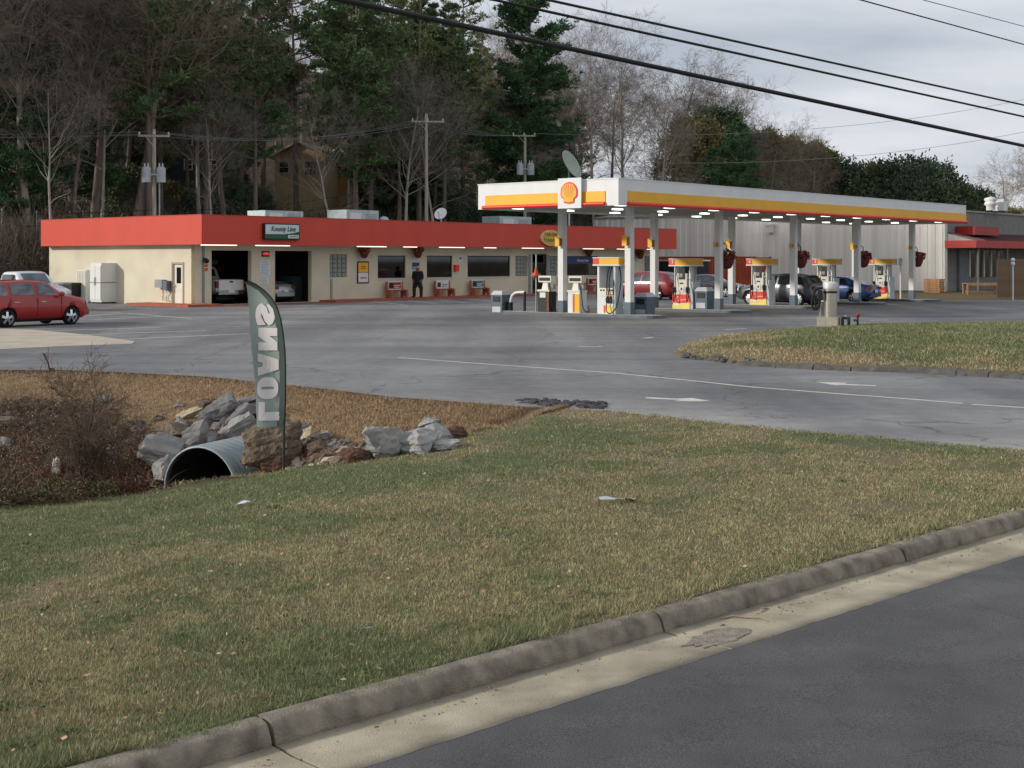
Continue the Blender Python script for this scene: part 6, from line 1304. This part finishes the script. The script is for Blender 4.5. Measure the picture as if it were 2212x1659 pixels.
tag(link('understorey_bushes', npmesh('understorey_bushes', V.reshape(-1,3), np.arange(len(V)*4).reshape(-1,4), LEAF[1], None, False, 4)), kind='stuff')
# far wooded rise closing the view
mb = MB(); v = []
for i in range(60):
    X = -500+i*20; v += [(X, 330, -1), (X, 345+10*math.sin(i), 4+2.5*math.sin(i*.7)+5*sst(150,-200,X)), (X, 420, 10+4*math.sin(i*.45)+14*sst(120,-150,X))]
mb.add(v, [(i*3+j, i*3+3+j, i*3+4+j, i*3+1+j) for i in range(59) for j in (0,1)], 0, True); tag(mb.build('distant_hill', mat('farwood', '4f5148', 1, col2='6d675c', scale=.12, world=True)), kind='structure')

# ---------------------------------------------------------------- the bare shrub and the tangle in the ditch
tw = (Twigs(), Twigs()); sp = hit(182, 1052); spv = np.array(sp)
for (dx, L, up_) in ((-.30, 1.5, 0), (.02, 1.7, 0), (.12, .9, 0), (-.6, 1.0, 0), (.35, .9, 0)):
    branch(tw, np.array([rg.uniform(-.1,.1), rg.uniform(-.1,.1), -.1]), np.array([dx*.6, .05, 1.]), L, .03, 1, 4, rg, (.0,.06,.06,.04,.0), None, (.8,.7,.8,.8), (0,15,8,4))
sh_ = thing('bare_shrub', 'bare twiggy shrub with two dark stems in the ditch', 'shrub', sp); tw[1].ra = [max(.0035, x*.5) for x in tw[1].ra]; tw[1].rb = [max(.003, x*.5) for x in tw[1].rb]
link('stem', tw[0].mesh('stem', mat('shrubbark', '2c211c', .9, var=.2), 6), sh_); link('twigs', tw[1].mesh('twigs', mat('shrubtwig', '5a4a3c', .9, var=.25), 3), sh_)
def thick(name, n, pxr, top, bot, L, r, m, up=.5):
    T = Twigs()
    for p in hit_band(rg, n, pxr, top, bot):
        d = np.array([rg.gauss(0,.8), rg.gauss(0,.8), abs(rg.gauss(0,up))]); d /= np.linalg.norm(d)+1e-6; l = rg.uniform(*L); q = p
        for k in range(3): e_ = q+d*l/3; T.seg(q, e_, r*(1-k/3.5), r*(1-(k+1)/3.5)); q = e_; d = d+np.array([rg.gauss(0,.3), rg.gauss(0,.3), rg.gauss(-.1,.25)]); d /= np.linalg.norm(d)
    tag(link(name, T.mesh(name, m, 3)), kind='stuff')
dtop = [(-40,880),(100,870),(200,880),(340,960)]; dbot = [(-40,1105),(100,1090),(200,1078),(340,1058)]
thick('ditch_tangle', 2600, (-40,345), dtop, dbot, (.2,.75), .006, mat('tangle', '6b5646', .95, col2='463529', scale=3)); thick('red_briars', 330, (60,325), [(60,1020),(325,1030)], [(60,1085),(325,1058)], (.25,.8), .006, mat('briar', '6a2f28', .9, var=.3), .35)
thick('pale_stalks', 220, (0,325), [(0,960),(325,1000)], [(0,1090),(325,1058)], (.2,.6), .005, mat('stalk', 'a38b6b', .9, var=.2), .8)
def leaves(name, n, pxr, top, bot, s, m, hgt):
    C = []
    for p in hit_band(rg, n, pxr, top, bot):
        C.append(p+np.array([rg.gauss(0,.05), rg.gauss(0,.05), rg.uniform(0, hgt)]))
    C = np.array(C); D = ng.normal(size=(n,3)); V = leaf_faces(C, s*(.6+.8*ng.random(n)), s*.5*(.6+.8*ng.random(n)), D, ng); tag(link(name, npmesh(name, V.reshape(-1,3), np.arange(n*4).reshape(-1,4), m, None, False, 4)), kind='stuff')
leaves('ditch_leaves', 5200, (-40,345), dtop, dbot, .05, mat('litter', '5d4334', .95, col2='7d6048', scale=9), .22); leaves('pale_leaves', 1500, (-40,345), dtop, dbot, .05, mat('litter2', '8a7660', .95, col2='a39482', scale=9), .2); leaves('green_weeds', 3000, (-60,250), [(-60,1040),(120,1050),(250,1072)], [(-60,1112),(120,1092),(250,1078)], .045, mat('weeds', '3a4522', .9, col2='53552b', scale=6), .22)
leaves('bank_weeds', 900, (30,330), [(30,880),(330,900)], [(30,1000),(330,1000)], .05, mat('weeds2', '4b5038', .9, col2='6c6a50', scale=6), .25)
# leaning steel stake on the bank, litter on the lawn
p = hit(113, 803); t = thing('steel_stake', 'leaning rusty steel stake at the edge of the lot', 'stake', p); tp = at(94, 763, p.y)-p; MB().tube([(0,0,-.2), tuple(tp*.5), tuple(tp)], .018, 6).build('shaft', mk('rustdark', '3a2c28', .8), t); MB().box(-.05,-.01,.04,.05,.01,.08).build('spade', M['rustdark'], t)
def scrap(px, py, w, h, m, label, name='litter_scrap', seed=0, curl=.02, arc=0.):
    p = hit(px, py); rd_ = random.Random(seed); n = 11; v = []; ph = rd_.uniform(0, 6)
    for i in range(n):
        u = i/(n-1); hw = h*(.35+.65*math.sin(math.pi*min(1, .12+u*.8)))*rd_.uniform(.75, 1.1)
        for j in range(5): s = j/4-.5; v.append(((u-.5)*w+rd_.uniform(-.04,.04)*w*abs(s), s*hw+arc*math.sin(u*math.pi)*w, .03+curl*(math.sin(u*3.1+ph)+.6*s*math.sin(u*5+ph))+rd_.uniform(0,curl*.35)))
    q = lambda o: [(i*5+j+o, (i+1)*5+j+o, (i+1)*5+j+1+o, i*5+j+1+o) for i in range(n-1) for j in range(4)]
    mb = MB().add(v+[(x, y, z-.003) for x, y, z in v], q(0)+[tuple(reversed(t)) for t in q(n*5)], 0, True)
    o = mb.build(name, m, None, p); tag(o, label, 'litter'); return o
scrap(527, 1094, .17, .12, mk('foam', 'c4c8d6', .6, var=.05), 'crumpled white paper scrap lying on the lawn', seed=2)
o = scrap(1336, 1084, .50, .085, mk('film', 'c0c6c2', .4, var=.1), 'torn grey plastic strip lying on the lawn', seed=4, arc=-.15, curl=.03); o.rotation_euler.z = R(38)
o = scrap(783, 1366, .13, .010, mk('straw', '6fa0a8', .5), 'thin turquoise plastic strip in the grass near the kerb', seed=5, curl=.004); o.rotation_euler.z = R(14)
p = hit(121, 1025); t = thing('plastic_bag', 'cream torn plastic bag caught in the ditch tangle', 'litter', p+Vector((0,0,.12))); me = rock_mesh(77, .07, .05, .16, .25, False, 'offwhite'); link('film', me, t)
# sticks in the gutter
for px, py, L_, a_ in ((1585,1335,.18,10),(1650,1318,.12,60),(1640,1338,.22,-30)):
    p = gnd(px, py, -.08); t = thing('dry_stick', 'pale dry stick lying in the gutter', 'stick', p, R(a_), 'sticks in the gutter'); MB().tube([(-L_/2,0,.0),(0,.015,.012),(L_/2,-.01,0)], .006, 5).build('stem', mk('drystick', '9c8d76', .9), t)

# ---------------------------------------------------------------- utility poles and wires
mk('insul', 'b9bcbc', .4)
def upole(px, pyt, Y, label, arm=None, tf=0, group='utility poles behind the store', armz=-.35):
    X = (px-CX)/F0*Y; z0 = hz(X, Y); zt = HC-(pyt-HY)/F0*Y; t = thing('utility_pole', label, 'utility pole', (X, Y, z0), R(8), group); h = zt-z0
    MB().tube([(0,0,-.5),(0,0,h*.5),(0,0,h)], [.17,.14,.11], 10).build('shaft', M['pole'], t)
    if arm:
        MB().box(arm[0], -.16, h+armz-.06, arm[1], -.05, h+armz+.06).build('crossarm', M['pole'], t)
        for f in (0.04, .5, .96): x = arm[0]+(arm[1]-arm[0])*f; MB().lathe([(.04,0),(.07,.05),(.05,.1),(.07,.14),(.0,.22)], 8, 0, (x,-.1,h+armz+.06)).build('insulator', M['insul'], t)
        MB().tube([(arm[0]*.5,-.1,h+armz-.05),(0,-.12,h+armz-.7)], .025, 5).build('brace', M['galv'], t)
    for s in ((-1,1)[:tf]):
        zz = h-2.7; c = MB().cyl((s*.46,-.25,zz-.75),(s*.46,-.25,zz+.15),.30,n=16).build('transformer', mk('tfgrey', 'a8aeb2', .5), t); MB().lathe([(.30,zz+.15),(.2,zz+.24),(.0,zz+.26)], 16, 0, (s*.46,-.25,0)).build('lid', M['tfgrey'], c)
        for q in (-.1, .1): MB().lathe([(.04,zz+.2),(.06,zz+.3),(.04,zz+.36),(.05,zz+.45),(.0,zz+.5)], 8, 0, (s*.46+q,-.25,0)).build('bushing', M['insul'], c)
        MB().box(s*.02,-.3,zz-.3,s*.3,-.1,zz-.2).build('bracket', M['galv'], c)
    return Vector((X, Y, zt))
pA = upole(333, 279, Yb(333, 18), 'pole with two grey transformers behind the red store roof corner', (-1.0,1.0), 2, armz=-.45); pB = upole(921, 246, Yb(921, 17.5), 'plain tall pole with one side arm behind the store roof', (-1.2,1.4), 0, armz=-.62); pC = upole(1134, 291, Yb(1134, 17.5), 'pole with two transformers behind the canopy end', (-1.1,.9), 2, armz=-.1)
MB().tube([(.32,.1,-.5),(.32,.1,8.2)], .05, 6).build('conduit', M['galv'], [o for o in COL.objects if o.name == 'utility_pole'][0])
def wire(a, b, sag, r, label, group, n=24, m='wire', name='overhead_wire'):
    a, b = Vector(a), Vector(b); P = [a+(b-a)*(i/n)-Vector((0,0,4*sag*(i/n)*(1-i/n))) for i in range(n+1)]; c = (a+b)/2; o = MB().tube([p-a for p in P], r, 6).build(name, M[m], None, a); tag(o, label, 'wire', group); return o
mk('greywire', '6f7270', .5)
G1 = 'thin wires between the poles behind the store'
for dz, dx in ((-.12,-.9),(-.12,.9),(.05,0)):
    L0 = Vector((pA.x-52, pA.y-14, pA.z+.4)); o3 = Vector((dx, 0, dz-.2))
    wire(L0+o3, pA+o3, .9, .014, 'thin grey wire strung between the utility poles behind the store', G1, m='greywire'); wire(pA+o3, pB+Vector((dx,0,-.5)), .9, .014, 'thin grey wire strung between the utility poles behind the store', G1, m='greywire'); wire(pB+Vector((dx,0,-.5)), pC+Vector((dx,0,0)), .5, .014, 'thin grey wire strung between the utility poles behind the store', G1, m='greywire')
for dz in (-5.2, -5.9): wire(pA+Vector((-52,-14,dz)), pA+Vector((0,0,dz)), .8, .02, 'low dark telephone wire crossing behind the store roof', 'telephone wires behind the store'); wire(pA+Vector((0,0,dz)), pB+Vector((0,0,dz+.4)), .8, .02, 'low dark telephone wire crossing behind the store roof', 'telephone wires behind the store')
far1 = at(2260, 205, 150); far2 = at(2260, 275, 135); wire(pC+Vector((.8,0,.1)), far1, 1.6, .018, 'thin pale wire rising from the transformer pole over the canopy', 'service wires over the canopy', m='greywire'); wire(pC+Vector((0,0,-1.8)), far2, 1.8, .018, 'lower pale wire from the transformer pole over the canopy', 'service wires over the canopy', m='greywire')
# roadside cables: one thick bundle and four thinner lines, running along the road
def cable(p0, Y0_, p1, Y1_, r, label, sag=.35):
    a = at(*p0, Y0_); b = at(*p1, Y1_); d = b-a; A_ = a-d*.9; B_ = b+d*.55; B_.z -= .0; A_ = A_; o = wire(A_, B_, sag, r, label, 'roadside cables crossing the sky', 40, name='overhead_cable'); return o
cable((740,0), 26.4, (2212,315), 48.5, .060, 'thickest black cable bundle crossing in front of trees and sky', .0); cable((1070,0), 31, (2212,252), 50, .036, 'black cable just above the thick bundle', .0); cable((1185,0), 31.5, (2212,227), 50, .034, 'upper black cable of the close pair', .0)
cable((1860,0), 40, (2212,96), 50, .022, 'thin black wire high in the sky corner', .0); cable((1995,0), 42, (2212,57), 50, .013, 'faint topmost wire in the sky corner', .0)

# ---------------------------------------------------------------- houses on the wooded slope
def house(pxl, pxr, pyb, pye, pyr, Y, name, label, wallm, roofm, wins_, rz=0., trim=None, dep=8.):
    a = at(pxl, pyb, Y); b = at(pxr, pyb, Y); w = b.x-a.x; h = (pyb-pye)/F0*Y; rh = (pye-pyr)/F0*Y; t = thing(name, label, 'house', ((a.x+b.x)/2, Y, a.z), rz)
    MB().prism([(-w/2,-6),(w/2,-6),(w/2,h),(0,h+rh),(-w/2,h)], 0, dep, 'y').build('wall', wallm, t)
    for s in (-1, 1):
        v = [(s*(w/2+.4), -.4, h-.3), (0, -.4, h+rh+.05), (0, dep+.4, h+rh+.05), (s*(w/2+.4), dep+.4, h-.3)]; v2 = [(x, y, z+.16) for x, y, z in v]
        MB().add(v+v2, [(0,1,2,3),(7,6,5,4),(0,1,5,4),(2,3,7,6),(3,0,4,7)]).build('roof', roofm, t); MB().tube([(s*(w/2+.4), -.43, h-.18), (0, -.43, h+rh+.17)], .11, 4).build('bargeboard', trim or M['offwhite'], t)
    for (x0, x1, y0, y1) in wins_:
        xa, xb = (x0-(pxl+pxr)/2)/F0*Y, (x1-(pxl+pxr)/2)/F0*Y; za, zb = (pyb-y1)/F0*Y, (pyb-y0)/F0*Y; wf = MB().box(xa-.1, -.08, za-.1, xb+.1, -.01, zb+.1).build('window', M['white'], t); MB().box(xa, -.1, za, xb, -.083, zb).build('pane', M['glass'], wf); MB().box(xa-.02, -.12, (za+zb)/2-.03, xb+.02, -.103, (za+zb)/2+.03).build('glazing_bar', M['white'], wf)
house(590, 705, 412, 336, 311, 124, 'tan_house', 'tan gabled house half hidden by trunks on the wooded slope', mat('tanwall', 'e2c79a', .8, var=.1), M['plywood'], [(602,622,350,372),(660,684,350,378)], R(-12), mat('tantrim', 'd3b68a', .8))
house(708, 760, 412, 345, 322, 127, 'tan_annexe', 'small tan wing beside the tan gabled house', mat('tanwall2', 'c09a66', .8, var=.1), M['plywood'], [(722,738,360,378)], R(-12))
house(330, 490, 395, 275, 235, 118, 'grey_house', 'dark grey two-storey house with white window frames in the wood', mat('greywall', '3f4348', .85, var=.12), mat('darkroof', '2c2b2d', .9), [(397,414,289,312),(400,414,346,365),(350,366,290,312),(450,466,346,365)], R(6), mat('greytrim', '55585c', .8))
house(168, 282, 330, 275, 252, 112, 'white_trim_house', 'dark house with pale roof trim behind the left bare trees', mat('darkwall', '38352f', .9), mat('darkroof2', '2f2b2a', .9), [(200,214,290,308)], R(-18), mat('whitetrim', 'cfc9bd', .7))
# fence posts on the bank left of the store
for i, (px, pyb) in enumerate(((4,590),(79,586),(-70,594))):
    Y = 84+i; X = (px-CX)/F0*Y; z = hz(X, Y); t = thing('fence_post', 'thin galvanised fence post on the bank left of the store', 'post', (X, Y, z-.1), 0, 'fence posts on the bank'); MB().cyl((0,0,0),(0,0,3.2),.04,n=8).build('tube', M['galv'], t); MB().lathe([(.05,3.2),(.06,3.24),(.0,3.3)], 8).build('cap', M['galv'], t)
# ---------------------------------------------------------------- grass blades
def blades(name, P, L, Wd, cols, lean=.7, kind='stuff', m='blade'):
    n = len(P); az = RNG.random(n)*2*math.pi; le = (.25+RNG.random(n)*lean)*1.2; le = np.clip(le, 0, 1.45)
    dx, dy = np.cos(az)*np.sin(le), np.sin(az)*np.sin(le); dz = np.cos(le)
    w2 = RNG.random(n)*2*math.pi; wx, wy = np.cos(w2)*Wd/2, np.sin(w2)*Wd/2
    V = np.empty((n, 3, 3), np.float32)
    V[:,0] = P+np.stack([wx, wy, np.full(n, -.004)], -1); V[:,1] = P-np.stack([wx, wy, np.full(n, .004)], -1)
    V[:,2] = P+np.stack([dx*L, dy*L, dz*L], -1)
    o = link(name, npmesh(name, V.reshape(-1, 3), np.arange(n*3).reshape(-1, 3), M[m], np.repeat(cols, 3, 0))); tag(o, kind=kind); return o
PAL_G = np.array([[.175,.205,.095],[.22,.24,.115],[.135,.17,.078]]); PAL_T = np.array([[.44,.37,.22],[.52,.44,.28],[.37,.29,.17],[.33,.245,.15],[.46,.37,.20]])
def bcol(g, n, PG=PAL_G, PT=PAL_T):
    isg = RNG.random(n) < g; a = PG[RNG.integers(0, len(PG), n)]; b = PT[RNG.integers(0, len(PT), n)]
    return np.where(isg[:,None], a, b)*(.84+.32*RNG.random(n))[:,None]
# lawn: same number of blades per picture area, so thinner blades close by
def lawn():
    n = 1500000; Y = 5.9/(1-RNG.random(n)*(1-5.9/23)); X = (RNG.random(n)-.5)*(.80*Y+1.2)
    d = kd(X, Y); cy = np.interp(X, CXs, CYs); ey = np.interp(X, EX, EY)
    edge = .15-.11*RNG.random(n)*(vn(X, Y, 2.2, 12) > .45)
    lim = np.where(X < .9, cy+.5, ey-.02+.10*(vn(X, Y, 3., 5)-.5))
    bare = .85*sst(.60, .70, fbm(X, Y, 1.1, 90)); ok = (d > edge) & (Y < lim) & (X < 7.8) & (RNG.random(n) > bare); X, Y, d = X[ok], Y[ok], d[ok]; n = len(X)
    P = np.stack([X, Y, height(X, Y)], -1); g = lawn_tone(X, Y)
    tall = 1+.8*(RNG.random(n) < .04)*(vn(X, Y, 1.1, 14) > .5)+1.6*(d < .38)*RNG.random(n)*(vn(X, Y, 1.7, 13) > .42)
    L = (.016+.028*RNG.random(n))*tall*(.6+.8*fbm(X, Y, 2.4, 81)); Wd = (.0030+.00028*Y)*(.7+.6*RNG.random(n))
    # greener tufts hugging the kerb
    gk = np.where(d < .45, np.maximum(g, .5*(vn(X, Y, 1.3, 9) > .55)), g)
    blades('lawn_grass', P, L, Wd, bcol(.44+.48*gk, n)*(.80+.36*vn(X, Y, 9, 3)+.22*vn(X, Y, 31, 4))[:,None], .95)
lawn()
def lawn_litter():
    n = 900; Y = 6.2/(1-RNG.random(n)*(1-6.2/20)); X = (RNG.random(n)-.5)*.8*Y; d = kd(X, Y); ok = (d > .2) & (Y < np.interp(X, CXs, CYs)-.2); X, Y = X[ok], Y[ok]; n = len(X)
    C = np.stack([X, Y, height(X, Y)+.018+.02*RNG.random(n)], -1); D = RNG.normal(size=(n, 3))*np.array([1,1,.25]); V = leaf_faces(C, .02+.035*RNG.random(n), .012+.02*RNG.random(n), D, RNG)
    pal = np.array([[.33,.20,.10],[.45,.33,.2],[.22,.12,.07],[.6,.55,.45]])[RNG.choice(4, n, p=[.4,.35,.2,.05])]
    tag(link('fallen_leaves', npmesh('fallen_leaves', V.reshape(-1,3), np.arange(n*4).reshape(-1,4), M['blade'], np.repeat(pal, 4, 0), False, 4)), kind='stuff')
lawn_litter()
def weeds():
    C, D = [], []; n = 0
    while n < 45:
        Y = 6.4/(1-RNG.random()*(1-6.4/19)); X = (RNG.random()-.5)*.8*Y; d = float(kd(X, Y))
        if d < .25 or Y > float(np.interp(X, CXs, CYs))-.3 or X > 6: continue
        n += 1; r = .03+.04*RNG.random(); k = 20; o = RNG.normal(size=(k,3))*np.array([r,r,.008]); C.append(np.array([X, Y, hz(X, Y)+.012])+np.abs(o)*np.array([0,0,1])+o*np.array([1,1,0])); D.append(o*np.array([1,1,0])+np.array([0,0,.04+.03*RNG.random()]))
    C = np.concatenate(C); D = np.concatenate(D); n = len(C); V = leaf_faces(C, .02+.025*RNG.random(n), .008+.01*RNG.random(n), D, RNG); pal = np.array([[.10,.15,.055],[.13,.18,.07],[.09,.12,.05]])[RNG.integers(0,3,n)]
    tag(link('lawn_weeds', npmesh('lawn_weeds', V.reshape(-1,3), np.arange(n*4).reshape(-1,4), M['blade'], np.repeat(pal, 4, 0), False, 4)), kind='stuff')
weeds()
def gutter_grit():
    n = 1500; s = -6+RNG.random(n)*20; d = -.06-np.abs(RNG.normal(size=n))*.16; ok = d > -.75; s, d = s[ok], d[ok]; n = len(s); X = KP[0]+KD[0]*s+KN[0]*d; Y = KP[1]+KD[1]*s+KN[1]*d
    C = np.stack([X, Y, np.full(n, -.088)+.004*RNG.random(n)], -1); V = leaf_faces(C, .012+.03*RNG.random(n)**2, .008+.012*RNG.random(n), RNG.normal(size=(n,3))*np.array([1,1,.12]), RNG)
    pal = np.array([[.10,.07,.05],[.25,.17,.1],[.05,.045,.04],[.4,.36,.3]])[RNG.integers(0, 4, n)]
    tag(link('gutter_grit', npmesh('gutter_grit', V.reshape(-1,3), np.arange(n*4).reshape(-1,4), M['blade'], np.repeat(pal, 4, 0), False, 4)), kind='stuff')
gutter_grit()
def bank():
    n = 260000; X = -14+RNG.random(n)*15.2; cy = np.interp(X, CXs, CYs); ey = np.interp(X, EX, EY); Y = cy+(ey-cy)*(1-RNG.random(n)**1.3)
    dE = (ey-Y)*.84; k = sst(1.6, 3.6, dE+2.2*(fbm(X, Y, .6, 33)-.47)+.9*(1-sst(-9, -5, X)))*(1-sst(-3.6, -1.4, X))
    ok = RNG.random(n) > k*.85; X, Y, dE = X[ok], Y[ok], dE[ok]; n = len(X); P = np.stack([X, Y, height(X, Y)], -1)
    c = bcol(np.full(n, .06), n, PT=np.array([[.42,.30,.185],[.50,.37,.235],[.36,.245,.15],[.30,.195,.125]]))
    blades('dry_bank_grass', P, .035+.055*RNG.random(n), .008+.008*RNG.random(n), c, .95)
bank()
def island_grass():
    n = 190000; X = 4+RNG.random(n)*17; Y = 26+RNG.random(n)*22.5
    A = np.array(ID); ang = np.arctan2(A[:,1]-IC[1], A[:,0]-IC[0]); rr = np.hypot(A[:,1]-IC[1], A[:,0]-IC[0]); o = np.argsort(ang)
    th = np.arctan2(Y-IC[1], X-IC[0]); Rb = np.interp(th, ang[o], rr[o], period=2*math.pi); f = np.hypot(X-IC[0], Y-IC[1])/Rb
    ok = f < .99; X, Y, f = X[ok], Y[ok], f[ok]; n = len(X)
    z = .10+.30*(1-f**2.5)*(.6+.8*fbm(X, Y, .18, 61))+.10*(fbm(X, Y, .7, 62)-.5)
    g = isl_green(X, Y)*(f < .93); z = np.where(f > .985, .02, z)
    blades('island_grass', np.stack([X, Y, z], -1), .04+.06*RNG.random(n), .012+.010*RNG.random(n), bcol(.06+.8*g, n), .8)
island_grass()
